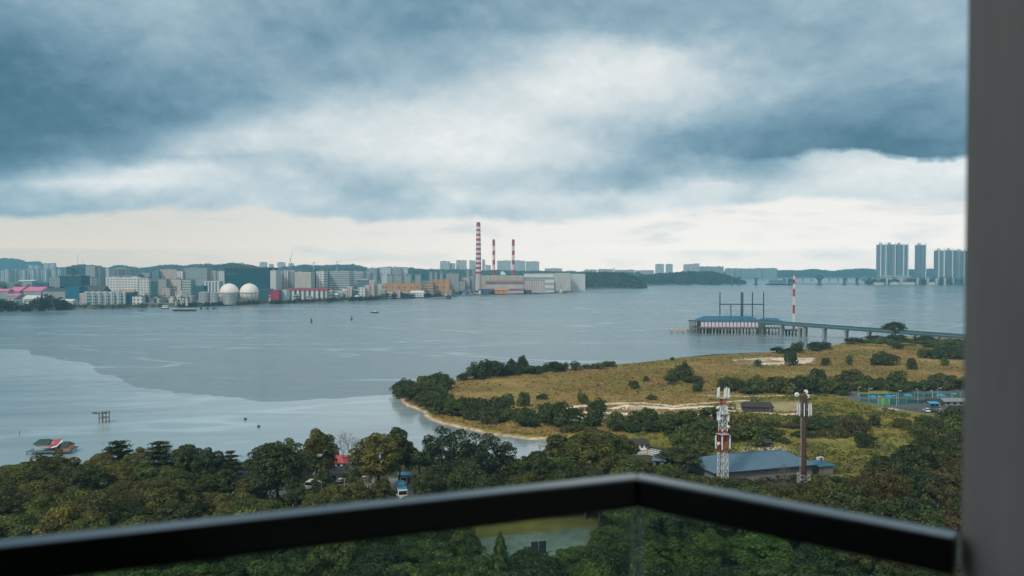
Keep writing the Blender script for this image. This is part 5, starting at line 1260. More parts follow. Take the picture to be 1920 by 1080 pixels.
# red and white mast on its dolphin
g = P(1488, 627, 742)
rm_ = thing("red_white_mast", "tall thin red and white banded lattice mast standing beside the blue roofed pier", "mast", (g.x, 742, 0))
k = 742 / F
for z0, z1, mt in ((628, 619, None),): 
    for x in (-17, -11, -5, 1, 7, 11):
        for y in (-3, 3): MB().tube((x * k, y, -3), (x * k, y, zf(620, 742)), .55, n=8).build("pile", WETCONC, rm_)
    MB().box(-18 * k, 12 * k, -4, 4, zf(620, 742), zf(617.5, 742)).build("platform", WETCONC, rm_)
rows_ = [617.5, 610, 588, 572, 556, 542, 532, 524, 517]
for i, (a, c) in enumerate(zip(rows_, rows_[1:])):
    mb = MB(); za, zb = zf(a, 742), zf(c, 742); lattice(mb, za, zb, 1.5 - .5 * i / 8, 1.5 - .5 * (i + 1) / 8, 2.0, .10); mb.box(-.2, .2, -.2, .2, za, zb); mb.build("mast_section", REDP if i % 2 == 0 else WHITEP, rm_)
for row, ln in ((555, 6), (543, 5), (533, 7), (526, 6), (519, 6)):
    for s in (-1, 1): MB().tube((0, 0, zf(row, 742)), (s * ln * k, 0, zf(row - 4, 742)), .17, n=5).build("arm", REDP, rm_)
# viaduct to the shore
va = P(1424, 607.5, 742); vb = P(1960, 640, 600); va.z = 12.4; vb.z = 6.0
L = (Vector(vb[:2]) - Vector(va[:2])).length; rz = math.atan2(vb.y - va.y, vb.x - va.x); gr = (vb.z - va.z) / L
vd = thing("pier_viaduct", "long blue green access bridge on concrete piers running from the pier towards land", "bridge", (va.x, va.y, 0), rz)
def slab(x0, x1, y0, y1, h0, h1):
    z = lambda x, h: va.z + gr * x + h
    return MB().hexa([(x0, y0, z(x0, h0)), (x1, y0, z(x1, h0)), (x1, y1, z(x1, h0)), (x0, y1, z(x0, h0)), (x0, y0, z(x0, h1)), (x1, y0, z(x1, h1)), (x1, y1, z(x1, h1)), (x0, y1, z(x0, h1))])
slab(0, L, -4.2, 4.2, -0.45, 0).build("deck", CONC, vd)
for y in (-3.4, 0, 3.4): slab(0, L, y - .45, y + .45, -2.1, -0.46).build("girder", BLUEG, vd)
for y in (-4.25, 4.05): slab(0, L, y, y + .2, 0, 1.1).build("parapet", BLUEG, vd)
for px, wd in ((1467, 1), (1506, 2), (1547, 1), (1588, 1), (1631, 1), (1672, 1), (1715, 1), (1760, 1), (1808, 1), (1858, 1)):
    u = (px - 960) / F; c, s = math.cos(rz), math.sin(rz)      # where the sight line in plan meets the bridge
    x = (va.y * u - va.x) / (c - s * u); zt2 = va.z + gr * x - 2.1
    pr = MB().box(x - 1.2 * wd, x + 1.2 * wd, -4.4, 4.4, zt2 - 1.3, zt2).build("crosshead", CONC, vd)
    for y in (-3, 3):
        for dx in ((0,) if wd == 1 else (-2.4, 2.4)): MB().tube((x + dx, y, -3), (x + dx, y, zt2 - 1.3), .95, n=10).build("pier", CONC, vd)

# ------------------------------------------------------------------ far shore: land, hills, woods
FSH = [(-600, 603), (-200, 592), (0, 583.5), (60, 582.5), (120, 580.5), (180, 579.5), (240, 578), (290, 577), (330, 576.5), (400, 573.5), (480, 571), (520, 570), (600, 567), (660, 564), (700, 562.5), (760, 560), (800, 557.5), (850, 553.5), (920, 552), (1000, 550),
       (1050, 546), (1080, 544), (1130, 542), (1180, 540), (1215, 536), (1300, 533.2), (1345, 531.5), (1356, 527), (1380, 522.5), (1460, 521), (1560, 520.6), (1612, 521), (1622, 527), (1640, 532.5), (1665, 534), (1760, 534.5), (2300, 536)]
fw_ = gp(FSH); fl2 = [(6300, 7600), (-6300, 7600), (-6300, 1000)]
mb = MB(); n = len(fw_)
inn = []
for i, (x, y) in enumerate(fw_):
    inn.append((x, y + 14 + y * 0.004))
top = [(x, y, 2.2) for x, y in inn] + [(x, y, 2.2) for x, y in fl2]
low = [(x, y, -1.0) for x, y in fw_]
tri = tessellate_polygon([[Vector(p) for p in top]])
mb.v = list(top)
for tr in tri:
    a, b_, c = [Vector(top[i]) for i in tr]
    mb.f.append(tuple(tr) if (b_ - a).cross(c - a).z > 0 else tuple(reversed(tr)))
o0 = len(mb.v); mb.v += low
for i in range(n - 1): mb.f.append((o0 + i, o0 + i + 1, i + 1, i))
fgm = bpy.data.materials.new("far_ground_cover"); fgm.use_nodes = True; t = NT(fgm.node_tree); b = fgm.node_tree.nodes['Principled BSDF']
pos = t.node('ShaderNodeNewGeometry').outputs['Position']
t.put(b.inputs['Base Color'], t.ramp(t.noise(pos, 0.02, 6, 0.65), [(0.35, (0.03, 0.045, 0.03)), (0.5, (0.07, 0.075, 0.05)), (0.62, (0.16, 0.15, 0.13)), (0.75, (0.22, 0.20, 0.17))])); b.inputs['Roughness'].default_value = 0.9
fo = mb.build("far_shore_ground", fgm); tag(fo, "low built up land of the opposite shore", "ground", kind="structure")

FT = (0.046, 0.074, 0.052)
def hill(name, label, prof, d, depth, lump=9.0, tone=FT, seed=1, forest=True, base=0.0):
    """ridge of real ground following a skyline profile, with woodland on it"""
    rng = np.random.default_rng(seed); px = np.array([p[0] for p in prof], float); py = np.array([p[1] for p in prof], float)
    th = lump * 1.0; N_ = int((px[-1] - px[0]) / 3) + 2; PX = np.linspace(px[0], px[-1], N_); X_ = (PX - 960) / F * d
    Zt = np.maximum(CAMZ - (np.interp(PX, px, py) - HOR) * d / F - th, 1.0)
    Zt = np.maximum(1.0, Zt * 1.0 + (fbm(PX / 14, PX * 0, seed) - 0.5) * Zt * 0.10); mb = MB(); K = 9
    sc = []
    for j in range(K):
        s = -1 + 2 * j / (K - 1); sh = math.cos(s * math.pi / 2) ** 0.8 if abs(s) < 1 else 0
        row = [(float(X_[i]), d + s * depth / 2, float(base + Zt[i] * sh)) for i in range(N_)]; sc.append(row); mb.v += row
    for j in range(K - 1):
        for i in range(N_ - 1): a = j * N_ + i; mb.f.append((a, a + 1, a + N_ + 1, a + N_))
    o = mb.build(name, fgm, smooth=True); tag(o, label, "hill", kind="structure")
    if not forest: return
    C = []; S = []
    dx = lump * 0.95; xs = np.arange(X_[0], X_[-1], dx)
    for j, s in enumerate(np.linspace(-0.98, 0.12, max(5, int(depth / lump / 2.0)))):
        sh = max(0.0, math.cos(s * math.pi / 2)) ** 0.8
        for x in xs:
            xx = x + rng.normal() * dx * .4; z = np.interp(xx, X_, Zt) * sh
            C.append((xx, d + s * depth / 2 + rng.normal() * 3, base + z + th * (0.15 + 0.5 * rng.random()))); S.append(lump * (0.5 + 0.5 * rng.random()))
    mass(name.replace("hill", "") + "woodland", label.replace("hill", "woodland on the hill"), C, S, tone, rng, d)
def mass(name, label, C, S, tone, rng, d, per=34):
    L = [(np.array(c), s) for c, s in zip(C, S)]; q = max(0.5, d / 1500 * 0.9)
    Cs = []; Ns = []; Ss = []
    for c, r in L:
        n = per; dd = rng.normal(size=(n, 3)); dd /= np.linalg.norm(dd, axis=1, keepdims=True); dd[:, 2] = np.abs(dd[:, 2]) * np.where(rng.random(n) < .25, -1, 1)
        Cs.append(c + dd * (r * (0.75 + .35 * rng.random(n)))[:, None]); Ns.append(dd + rng.normal(size=(n, 3)) * .5 + np.array([0, 0, .4])); Ss.append(r * .30 * (.7 + .7 * rng.random(n)))
    me = quads_mesh(name, np.concatenate(Cs), np.concatenate(Ns), np.concatenate(Ss), rng, LEAF, .7)
    nm = name if not name.startswith("_") else name[1:]
    o = bpy.data.objects.new(nm, me); COL.objects.link(o); o.color = (*tone, 1); tag(o, label, "woodland", kind="stuff")
hill("distant_hill", "highest hazy hill at the left end of the skyline", [(-260, 494), (-60, 489), (0, 487), (18, 485), (35, 487), (48, 492), (58, 493), (70, 490), (78, 494), (95, 499), (130, 505), (170, 510)], 6900, 700, 16, seed=2)
hill("skyline_hill", "long low wooded hill behind the far city", [(100, 508), (150, 504), (205, 503), (225, 498), (250, 501), (262, 504), (300, 499), (325, 497), (345, 500), (372, 496), (392, 495), (408, 498), (430, 499), (480, 500), (520, 503), (545, 500), (568, 497), (600, 498), (640, 497), (662, 496), (676, 499), (692, 505), (740, 501), (790, 505), (850, 506), (930, 508), (1010, 509), (1100, 511), (1200, 512)], 4700, 420, 12, (0.07, 0.10, 0.08), seed=3)
hill("dark_hill", "darker rounded hill behind the big teal warehouse", [(392, 504), (412, 497), (430, 493.5), (450, 495), (470, 498), (482, 503)], 3900, 300, 11, seed=4)
hill("wooded_point_hill", "dark wooded point right of the power station", [(1066, 532), (1080, 519), (1095, 513), (1130, 511), (1165, 512), (1185, 516), (1200, 527)], 2760, 300, 9, seed=5)
hill("wooded_shore_hill", "wooded shore hill below the pairs of far towers", [(1180, 524), (1205, 517), (1235, 514), (1280, 510), (1325, 509), (1348, 513), (1368, 519), (1380, 525)], 3560, 360, 10, seed=6)
hill("horizon_hill", "low blue hills along the horizon behind the half built bridge", [(1330, 510), (1400, 507), (1460, 507), (1500, 508), (1522, 505), (1560, 509), (1596, 505), (1620, 504), (1650, 507), (1700, 506), (1742, 504), (1790, 508), (1850, 505), (2100, 507)], 7000, 600, 14, seed=7)
hill("near_horizon_hill", "darker low ridge at the foot of the horizon hills", [(1375, 514), (1440, 513), (1500, 514), (1560, 512), (1610, 513), (1650, 512), (1800, 511), (2100, 511)], 6450, 300, 12, seed=8)
def strip(name, label, pts, lump, tone=FT, seed=1, rowsn=3, dens=1.0):
    """trees along the far waterside: (px, row of the foot, row of the top)"""
    rng = np.random.default_rng(seed); C = []; S = []
    for (p0, b0, t0), (p1, b1, t1) in zip(pts, pts[1:]):
        a = W(p0, b0, 2.0); c = W(p1, b1, 2.0); L_ = (c - a).length; m = max(1, int(L_ / lump * 1.3 * dens))
        for i in range(m):
            s = rng.random(); g = a.lerp(c, s); H = (b0 + (b1 - b0) * s - (t0 + (t1 - t0) * s)) * g.y / F * (0.7 + .4 * rng.random())
            for k in range(rowsn):
                z = 2.0 + max(lump * .4, (H - lump * .5)) * ((k + .5) / rowsn) ** 0.8 * (0.8 + .2 * rng.random())
                C.append((g.x + rng.normal() * 2, g.y + rng.random() * 18 + (rowsn - k) * 0, z)); S.append(lump * (0.45 + .35 * rng.random()))
    mass(name, label, C, S, tone, rng, W(pts[0][0], pts[0][1], 2).y, 30)
strip("shore_thicket", "dark thicket on the shore at the left end", [(-60, 585, 556), (0, 582, 556), (25, 582, 567), (45, 581, 570), (70, 581, 552), (88, 580, 548), (108, 579, 560), (125, 577, 572)], 8, (0.020, 0.030, 0.018), 11, 4, 1.8)
strip("waterside_trees", "row of small trees before the long pale blue block", [(108, 579, 570), (150, 578, 568), (200, 577, 570), (250, 576, 569), (300, 575, 571)], 4, FT, 12, 2)
strip("tank_farm_trees", "scrub at the foot of the gas tanks", [(330, 574, 569), (400, 572, 566), (480, 569, 563), (530, 568, 562), (620, 565, 557), (700, 561, 554), (720, 560, 548), (760, 558, 547), (800, 556, 550), (850, 552, 546)], 4.5, (0.022, 0.034, 0.02), 13, 2, 1.3)
strip("power_station_trees", "scrub along the power station shore", [(860, 551, 546), (900, 551, 543), (960, 550, 541), (1000, 549, 543), (1012, 548, 528), (1030, 547, 526), (1050, 545, 530), (1075, 543, 532)], 6, (0.022, 0.036, 0.022), 14, 3, 1.6)
strip("inland_trees", "trees among the blocks behind the pink roofs", [(0, 552, 526), (40, 552, 530), (100, 553, 535), (200, 550, 540), (240, 548, 512), (290, 540, 508), (330, 540, 515), (380, 543, 520)], 9, (0.022, 0.036, 0.022), 15, 3, 1.2)
strip("inland_belt_trees", "tree belt behind the factories in mid skyline", [(540, 530, 503), (620, 530, 502), (700, 528, 504), (800, 526, 504), (860, 525, 505), (1000, 520, 506), (1080, 520, 507)], 14, FT, 16, 3, 1.3)
strip("right_shore_trees", "tree belt at the foot of the tall towers", [(1625, 533.5, 526), (1650, 534, 519), (1700, 534, 517), (1745, 534, 519), (1800, 534.5, 517), (1880, 535, 517)], 9, FT, 17, 3, 1.5)

# ------------------------------------------------------------------ far shore: buildings
ST = {
    'pale': FAC("wall_pale_slab", (0.55, 0.58, 0.58), (0.08, 0.12, 0.14), 7.0, 3.2, 0.55, 0.55),
    'stripe': FAC("wall_striped_slab", (0.60, 0.59, 0.57), (0.07, 0.13, 0.16), 9.0, 60, 0.5, 1.2),
    'white': FAC("wall_white_windows", (0.62, 0.63, 0.63), (0.05, 0.09, 0.11), 6.5, 5.6, 0.5, 0.45),
    'grid': FAC("wall_grey_grid", (0.33, 0.38, 0.40), (0.05, 0.09, 0.11), 4.2, 3.8, 0.62, 0.55),
    'band': FAC("wall_grey_bands", (0.42, 0.46, 0.46), (0.06, 0.12, 0.14), 40, 5.0, 1.2, 0.45),
    'teal': FAC("wall_dark_teal", (0.004, 0.065, 0.10), (0.004, 0.05, 0.08), 14, 30, 0.04, 1.2),
    'tealwin': FAC("wall_teal_windows", (0.03, 0.12, 0.15), (0.02, 0.05, 0.06), 5, 4, 0.6, 0.5),
    'glass': FAC("wall_blue_glass", (0.16, 0.24, 0.28), (0.04, 0.10, 0.13), 6, 4, 0.8, 0.7, 0.35),
    'beige': FAC("wall_beige", (0.46, 0.38, 0.31), (0.10, 0.09, 0.09), 9, 7, 0.3, 0.25),
    'ochre': FAC("wall_ochre", (0.42, 0.25, 0.13), (0.09, 0.07, 0.06), 14, 12, 0.22, 0.3),
    'pinkish': FAC("wall_pinkish", (0.50, 0.42, 0.40), (0.09, 0.10, 0.11), 6, 4, 0.5, 0.4),
    'plain': FAC("wall_plain_grey", (0.44, 0.44, 0.41), (0.34, 0.35, 0.33), 12, 100, 0.05, 1.2),
    'shed': FAC("wall_grey_shed", (0.28, 0.31, 0.32), (0.16, 0.19, 0.20), 6, 20, 0.12, 1.2),
    'lit': FAC("wall_tower_flats", (0.24, 0.33, 0.37), (0.05, 0.10, 0.13), 6, 3.3, 0.55, 0.6),
}
RM = {'g': M("far_grey_roof", (0.20, 0.22, 0.23), .8, 0, .2, .05), 'd': M("far_dark_roof", (0.06, 0.075, 0.08), .8, 0, .2, .05), 'w': M("far_white_roof", (0.55, 0.58, 0.58), .7, 0, .12, .05),
      'b': M("far_blue_roof", (0.05, 0.15, 0.20), .6, 0, .15, .05), 'm': M("far_maroon_roof", (0.25, 0.045, 0.07), .6, 0, .15, .05), 'p': PINK, 'o': M("far_orange_roof", (0.50, 0.22, 0.10), .7, 0, .15, .05)}
rb = random.Random(17)
def bld(name, label, px0, px1, ytop, foot, depth, style, roof='g', group=None, plant_=1, bands=0, rz=0.0, cat="building", parapet=1.0, roof_h=0.0):
    """foot: row of the ground line the block stands on (hidden or not)"""
    yd = DY(foot, 2.2); a = P(px0, ytop, yd); b_ = P(px1, ytop, yd); w = b_.x - a.x; H = a.z - 2.2
    w = w / (math.cos(rz)) if rz else w
    t_ = thing(name, label, cat, ((a.x + b_.x) / 2, yd, 2.2), rz, group)
    wm_ = ST[style] if isinstance(style, str) else style; hh = H - roof_h
    MB().box(-w / 2, w / 2, 0, depth, 0, hh).build("wall", wm_, t_)
    rm2 = RM[roof] if isinstance(roof, str) else roof; mb = MB()
    if roof_h: mb.gable(-w / 2 - 1, w / 2 + 1, -1, depth + 1, hh + .02, roof_h)
    else:
        p = min(parapet, H * .05)
        for q in ((-w / 2 - .1, w / 2 + .1, -.1, .3), (-w / 2 - .1, w / 2 + .1, depth - .3, depth + .1), (-w / 2 - .1, -w / 2 + .3, .3, depth - .3), (w / 2 - .3, w / 2 + .1, .3, depth - .3)): mb.box(*q, hh - .2, hh + p)
        mb.box(-w / 2 + .3, w / 2 - .3, .3, depth - .3, hh - .1, hh + .05)
    mb.build("roof", rm2, t_)
    if plant_ and not roof_h and w > 8:
        for k in range(1 + (w > 40)):
            c = rb.uniform(-.32, .32) * w; s = min(w * .12, 6); MB().box(c - s, c + s, depth * .3, depth * .6, hh + .06, hh + min(3.5, H * .12)).build("roof_plant", RM['g'], t_)
    for k in range(bands):
        z = hh * (k + .45) / bands; MB().box(-w / 2 + w * .02, w / 2 - w * .02, -.25, -.02, z, z + hh / bands * .42).build("window_band", GLASSM, t_)
    return t_
def row(name, phrase, group, items, style, foot, depth=14, roof='g', cat="building"):
    for i, it in enumerate(items):
        px0, px1, yt = it[:3]; st = it[3] if len(it) > 3 else style
        bld(name, f"{phrase}, {ORD[i]} from left", px0, px1, yt, foot + rb.uniform(-.4, .4), depth, st, roof, group, rz=0, cat=cat)
# far flats at the left
row("apartment_block", "pale slab block of the far estate at the skyline's left end", "slab blocks of the far estate", [(2, 8, 507), (9, 16, 505), (17, 24, 506), (25, 32, 505), (33.5, 40, 505), (41, 47, 506), (48, 56, 504.5), (57, 64, 505), (65, 72, 504.5), (73, 80, 505), (81.5, 88, 505), (89, 96, 504.5), (97, 104, 505), (105, 113, 504.5)], 'stripe', 528.5, 20)
row("apartment_tower", "tall pale tower before the highest hazy hill", "pair of tall towers by the hazy hill", [(82, 89.5, 494), (92, 101, 493.5), (53, 60, 497), (64, 71, 498)], 'pale', 521, 30)
row("office_block", "mid-rise block behind the dark teal blocks at skyline left", "mid-rise blocks at the left of the skyline", [(114, 124, 501.5, 'glass'), (124.5, 134, 500.5, 'shed'), (134.5, 159, 497.5, 'tealwin'), (160, 178, 498.5, 'shed'), (179, 187, 502, 'shed'), (188, 197, 506, 'tealwin'), (198, 204, 503, 'pale')], 'glass', 541, 40)
bld("framed_office_block", "pale framed twin block behind the white windowed building", 205, 236, 503, 537, 40, 'shed', 'w')
for c in ((207, 218, 'l'), (221, 234, 'r')):
    bld("glazed_office_wing", "dark glazed " + ("first" if c[2] == 'l' else "second") + " wing set in the pale framed twin block", c[0], c[1], 505, 538.3, 4, M("dark_red_glass", (0.10, 0.10, 0.11), .4), 'd', "glazed wings of the framed block", 0)
bld("teal_factory", "big dark teal factory block with a pale left end", 112, 152, 518, 552, 40, 'teal', 'd')
bld("pale_factory_wing", "pale windowed wing at the left of the dark teal factory", 92, 111.7, 520, 551, 36, 'grid', 'g')
bld("patterned_factory_wing", "white patterned wing right of the dark teal factory", 148, 170, 520, 550, 30, 'white', 'b')
bld("low_grey_shed", "low grey green shed with a pale roof below the slab blocks", 32, 60, 525, 549, 40, 'shed', 'w', roof_h=3)
bld("low_teal_shed", "low teal shed beside the pale factory wing", 60, 90, 528, 549, 40, 'tealwin', 'b', roof_h=3)
bld("white_windowed_building", "large white building with rows of small square windows", 198, 260, 521, 556, 40, 'white', 'w')
bld("rooftop_hall", "flat topped upper storey standing behind the large white building", 209, 257, 518.4, 552, 18, 'band', 'w', None, 0)
bld("white_building_annex", "shorter white windowed annex right of the large white building", 261, 279, 522, 557, 30, 'white', 'g')
bld("pink_roof_hall", "long low hall with a bright pink roof, left one", 16, 36, 538, 559, 40, 'shed', 'p', "pink roofed halls", 0, roof_h=9); bld("pink_roof_hall", "long low hall with a bright pink roof, right one", 44, 77, 538, 559, 40, 'shed', 'p', "pink roofed halls", 0, roof_h=8)
bld("pink_lean_to", "small faded pink roof strip left of the pink halls", -8, 15, 542, 560, 20, 'shed', 'p', None, 0, roof_h=4); bld("pink_gate_shed", "narrow pink roofed shed in front of the pink halls", 12, 34, 551, 566, 20, 'shed', 'p', None, 0, roof_h=3.4)
bld("white_boat_shed", "pale curved roof shed below the pink halls", 42, 78, 554, 568, 26, 'white', 'w', None, 0, roof_h=6); bld("white_boat_shed", "small pale shed between thickets at the left shore", 8, 27, 556, 570, 22, 'white', 'g', None, 0, roof_h=4)
bld("dark_roof_hall", "dark grey roofed hall left of the blue block", 80, 122, 541, 560, 40, 'shed', 'd', None, 0, roof_h=5); bld("dark_roof_hall", "dark brown roofed hall behind the long pale blue block", 150, 190, 536, 561, 40, 'shed', 'd', None, 0, roof_h=14)
bld("blue_block", "plain bright teal blue block behind the long pale blue building", 123, 148, 539, 566, 30, M("saturated_teal_wall", (0.005, 0.12, 0.20), .6, 0, .08, .05), 'b', None, 0)
bld("long_pale_blue_building", "long two storey pale blue waterfront building with white piers", 157, 233, 549, 571, 20, FAC("wall_pale_blue", (0.42, 0.56, 0.62), (0.04, 0.11, 0.15), 5.5, 5.2, .6, .5), 'w', bands=0)
for i in range(7):
    x = 160 + i * 12; bld("stair_tower", f"white stair tower on the long pale blue building, {ORD[i]} from left", x, x + 2.6, 547, 571.3, 3, 'plain', 'w', "white stair towers of the pale blue building", 0)
bld("deep_blue_block", "deep blue end block of the long pale blue building", 233.5, 246, 549.5, 571, 24, M("deep_blue_wall", (0.005, 0.07, 0.15), .6, 0, .1, .05), 'b', None, 0)
bld("orange_roof_shed", "small shed with a rusty orange roof before the white windowed building", 226, 249, 545, 567, 16, 'pinkish', 'o', None, 0, roof_h=2.5)
bld("white_yard_shed", "jumbled white shed by the shore left of the pale blue building", 110, 136, 561, 573, 14, 'white', 'w', None, 0, roof_h=3); bld("pinkish_gatehouse", "small pinkish gatehouse left of the pale blue building", 149, 156.5, 551, 571, 12, 'pinkish', 'w', None, 0)
bld("yard_office", "low white office right of the deep blue block", 248, 266, 556, 572, 12, 'white', 'g', None, 0)
row("factory_block", "small mixed factory block above the bare shore yard", "factory blocks above the shore yard", [(282, 296, 527, 'tealwin'), (296, 312, 524, 'shed'), (313, 339, 524, 'plain'), (341, 358, 525, 'band'), (284, 300, 537, 'white'), (302, 318, 540, 'pinkish'), (318, 330, 538, 'band')], 'shed', 560, 24)
row("factory_block", "pale grey block under the wooded skyline ridge", "pale blocks under the ridge", [(262, 281, 512, 'shed'), (300, 330, 505, 'pinkish'), (331, 343, 508, 'white'), (344, 388, 503, 'grid'), (389, 404, 507.5, 'pinkish'), (405, 420, 508, 'white'), (284, 298, 509, 'glass')], 'grid', 543, 40)
bld("white_framed_block", "white framed open block left of the big teal warehouse", 383, 412, 528, 560, 20, FAC("wall_white_frame", (0.60, 0.62, 0.62), (0.12, 0.17, 0.19), 6.5, 60, .6, 1.2), 'w', None, 0)
bld("teal_plant_building", "low teal plant building behind the cylindrical tanks", 358, 382, 537, 563, 20, 'tealwin', 'b')
wh = bld("teal_warehouse", "huge plain dark teal warehouse behind the spherical gas tanks", 421, 505, 504.5, 557.5, 60, 'teal', 'd', None, 1, parapet=3)
sg_ = MB(); ww = (505 - 421) / F * DY(557.5, 2.2); hz_ = P(421, 513.3, DY(557.5, 2.2)).z - 2.2
xx0 = -ww / 2 + 4
for i, (w_, h_) in enumerate(((1.6, 2.6), (1.5, 1.8), (1.5, 1.8), (1.5, 1.8), (0.7, 2.8), (1.6, 1.8), (1.0, 2.8), (1.6, 1.8), (1.0, 2.6), (1.5, 1.8))): sg_.box(xx0, xx0 + w_, -.3, -.05, hz_ - 1.2, hz_ - 1.2 + h_); xx0 += w_ + .7
sg_.build("faint_sign", M("pale_sign", (0.10, 0.24, 0.28), .6), wh)
bld("tall_white_mill", "tall pale ribbed mill right of the big teal warehouse", 506.5, 517.5, 508, 557.5, 40, FAC("wall_ribbed", (0.48, 0.52, 0.50), (0.28, 0.33, 0.33), 5, 100, .35, 1.2), 'w')
row("flatted_factory", "white framed factory tower right of the ribbed mill", "white framed factory towers", [(518, 529, 508.5, 'white'), (530, 540, 508, 'white'), (541, 552, 508.5, 'grid')], 'white', 555, 40, 'w')
bld("blank_beige_block", "blank cream block without windows in mid city", 552.5, 583, 511, 556, 40, 'plain', 'w'); bld("teal_service_block", "narrow teal block right of the blank cream one", 583.5, 592.5, 509, 555, 40, 'tealwin', 'd')
bld("white_banded_tower", "white tower with five window bands behind the maroon roofs", 593, 608, 509, 555, 40, 'white', 'w'); bld("teal_core_block", "teal core between white tower and long grey factory", 608.5, 616, 508, 554, 40, 'tealwin', 'd')
bld("long_grey_factory", "long grey factory with open horizontal floors", 616.5, 655, 509.5, 554, 50, 'band', 'w'); bld("long_grey_factory_wing", "longer lower wing of open floors right of the grey factory", 655.5, 680, 510, 552, 50, 'band', 'w'); bld("grey_corner_block", "pale corner block ending the grey factories", 681, 694, 511, 550, 40, 'grid', 'w')
bld("red_block", "plain dark red block at the waterside", 507, 523, 545, 566.8, 18, M("crimson_wall", (0.30, 0.03, 0.07), .6, 0, .12, .08), 'm', None, 0); bld("pale_cyan_block", "plain pale cyan block beside the dark red one", 524, 537, 545, 566, 18, M("pale_cyan_wall", (0.36, 0.55, 0.58), .6, 0, .08, .08), 'w', None, 0); bld("dark_teal_block", "dark teal low block left of the dark red one", 484, 506, 543, 565, 24, 'tealwin', 'b', None, 0)
bld("maroon_roofed_works", "long works with a maroon roof and white and dark bays", 537.5, 612, 540, 563.5, 26, FAC("wall_bays", (0.58, 0.58, 0.56), (0.05, 0.09, 0.10), 9, 60, .5, 1.2), 'm', None, 0, roof_h=4.5)
bld("maroon_shed", "small maroon roofed house right of the long works", 612.5, 621, 540, 562, 18, 'white', 'm', None, 0, roof_h=3)
row("waterside_block", "small white waterside block between works and power station", "small white waterside blocks", [(627, 640, 546, 'band'), (641, 651, 543, 'white'), (652, 660, 539, 'pinkish'), (662, 672, 544, 'tealwin'), (672, 684, 540, 'white'), (684, 692, 536, 'pinkish')], 'white', 561, 16, 'w')
row("waterside_block", "pale block beside the first power units", "pale blocks beside the power units", [(669, 690, 524, 'glass'), (692, 702, 527, 'pinkish'), (703, 716, 534, 'plain'), (698, 712, 545, 'white'), (714, 722, 543, 'shed'), (725, 735, 548, 'white')], 'white', 558.5, 18, 'w')
row("far_tower", "tiny pale tower on the ridge behind the teal warehouse", "tiny towers on the ridge", [(486.5, 499, 492), (504, 511, 495.5), (520, 533, 492), (541, 549, 494)], 'pale', 520, 30)
strip("city_trees", "dark tree clumps between the waterfront blocks", [(180, 566, 556), (260, 565, 553), (340, 565, 555), (420, 563, 556), (505, 561, 551), (580, 559, 550), (660, 557, 547), (720, 556, 545)], 5, (0.022, 0.036, 0.022), 21, 2, 0.55)
# small stuff between the big blocks
def clutter(phrase, group, x0, x1, foot, hmin, hmax, wmin, wmax, n, names=("works_shed", "workshop")):
    xs = sorted(rb.uniform(x0, x1) for _ in range(n))
    for i, x in enumerate(xs):
        w = rb.uniform(wmin, wmax); h = rb.uniform(hmin, hmax); st = rb.choice(['white', 'shed', 'pinkish', 'band', 'tealwin', 'tealwin', 'glass', 'grid', 'white']); rf = rb.choice(['w', 'g', 'd', 'b', 'w', 'g', 'm' if rb.random() < .3 else 'w'])
        f = foot(x) if callable(foot) else foot
        bld(rb.choice(names), f"small mixed shed {phrase}, {ORD[i]} from left", x, x + w, f - h, f + rb.uniform(-.5, .5), rb.uniform(8, 16), st, rf, group, 1 if rb.random() < .5 else 0, roof_h=rb.choice([0, 0, 2.0, 3.0]) * 1.0)
clutter("in front of the pink roofed halls", "sheds by the pink halls", -5, 108, 569, 3, 7, 4, 12, 13)
clutter("between blue block and white windowed building", "sheds in the left works yard", 108, 262, 563, 4, 11, 3, 8, 20)
clutter("around the bare shore yard", "sheds round the shore yard", 250, 420, 567, 5, 14, 3, 9, 30)
clutter("below the grey factories", "sheds below the grey factories", 480, 720, lambda x: 566.0 - (x - 480) * .028, 5, 13, 3, 9, 34)
clutter("around the orange power hall", "sheds around the power hall", 690, 905, lambda x: 559 - (x - 690) * .036, 3, 10, 3, 7, 30)
clutter("at the foot of the turbine hall", "sheds at the turbine hall", 900, 1065, lambda x: 551 - (x - 900) * .02, 2, 5, 3, 9, 12)
clutter("on the slope under the ridge", "houses under the ridge", 190, 720, 536, 12, 24, 5, 14, 26, ("office_block", "apartment_block"))
# power station
PG = "flared exhaust stacks of the gas power units"
def stack(px0, px1, ytop, foot, lab, grp, flare=True, mat=None):
    yd = DY(foot, 2.2); a = P((px0 + px1) / 2, ytop, yd); k = yd / F; w = (px1 - px0) * k; H = a.z - 2.2
    t_ = thing("exhaust_stack", lab, "chimney", (a.x, yd, 2.2), 0, grp); m_ = mat or M("stack_grey", (0.26, 0.30, 0.31), .6, 0, .2, .05)
    h1 = H * .42; mb = MB(); mb.hexa([(-w * .42, 0, 0), (w * .42, 0, 0), (w * .42, w * .8, 0), (-w * .42, w * .8, 0), (-w * .42, 0, H * .9), (w * .42, 0, H * .9), (w * .42, w * .8, H * .9), (-w * .42, w * .8, H * .9)]); mb.build("shaft", m_, t_)
    MB().hexa([(-w * .42, 0, H * .9), (w * .42, 0, H * .9), (w * .42, w * .8, H * .9), (-w * .42, w * .8, H * .9), (-w * .5, -w * .1, H), (w * .5, -w * .1, H), (w * .5, w * .9, H), (-w * .5, w * .9, H)]).build("cap", m_, t_)
for i, (a, c) in enumerate(((725, 737), (742, 754), (760, 772), (777.5, 790))): stack(a, c, 514, 553.5, f"broad grey exhaust stack above the orange power hall, {ORD[i]} from left", PG)
for i, (a, c, yt) in enumerate(((804.5, 811, 509.5), (814.5, 820, 510), (824, 830.5, 509.5))): stack(a, c, yt, 549, f"slim grey exhaust stack behind the orange boiler block, {ORD[i]} from left", PG)
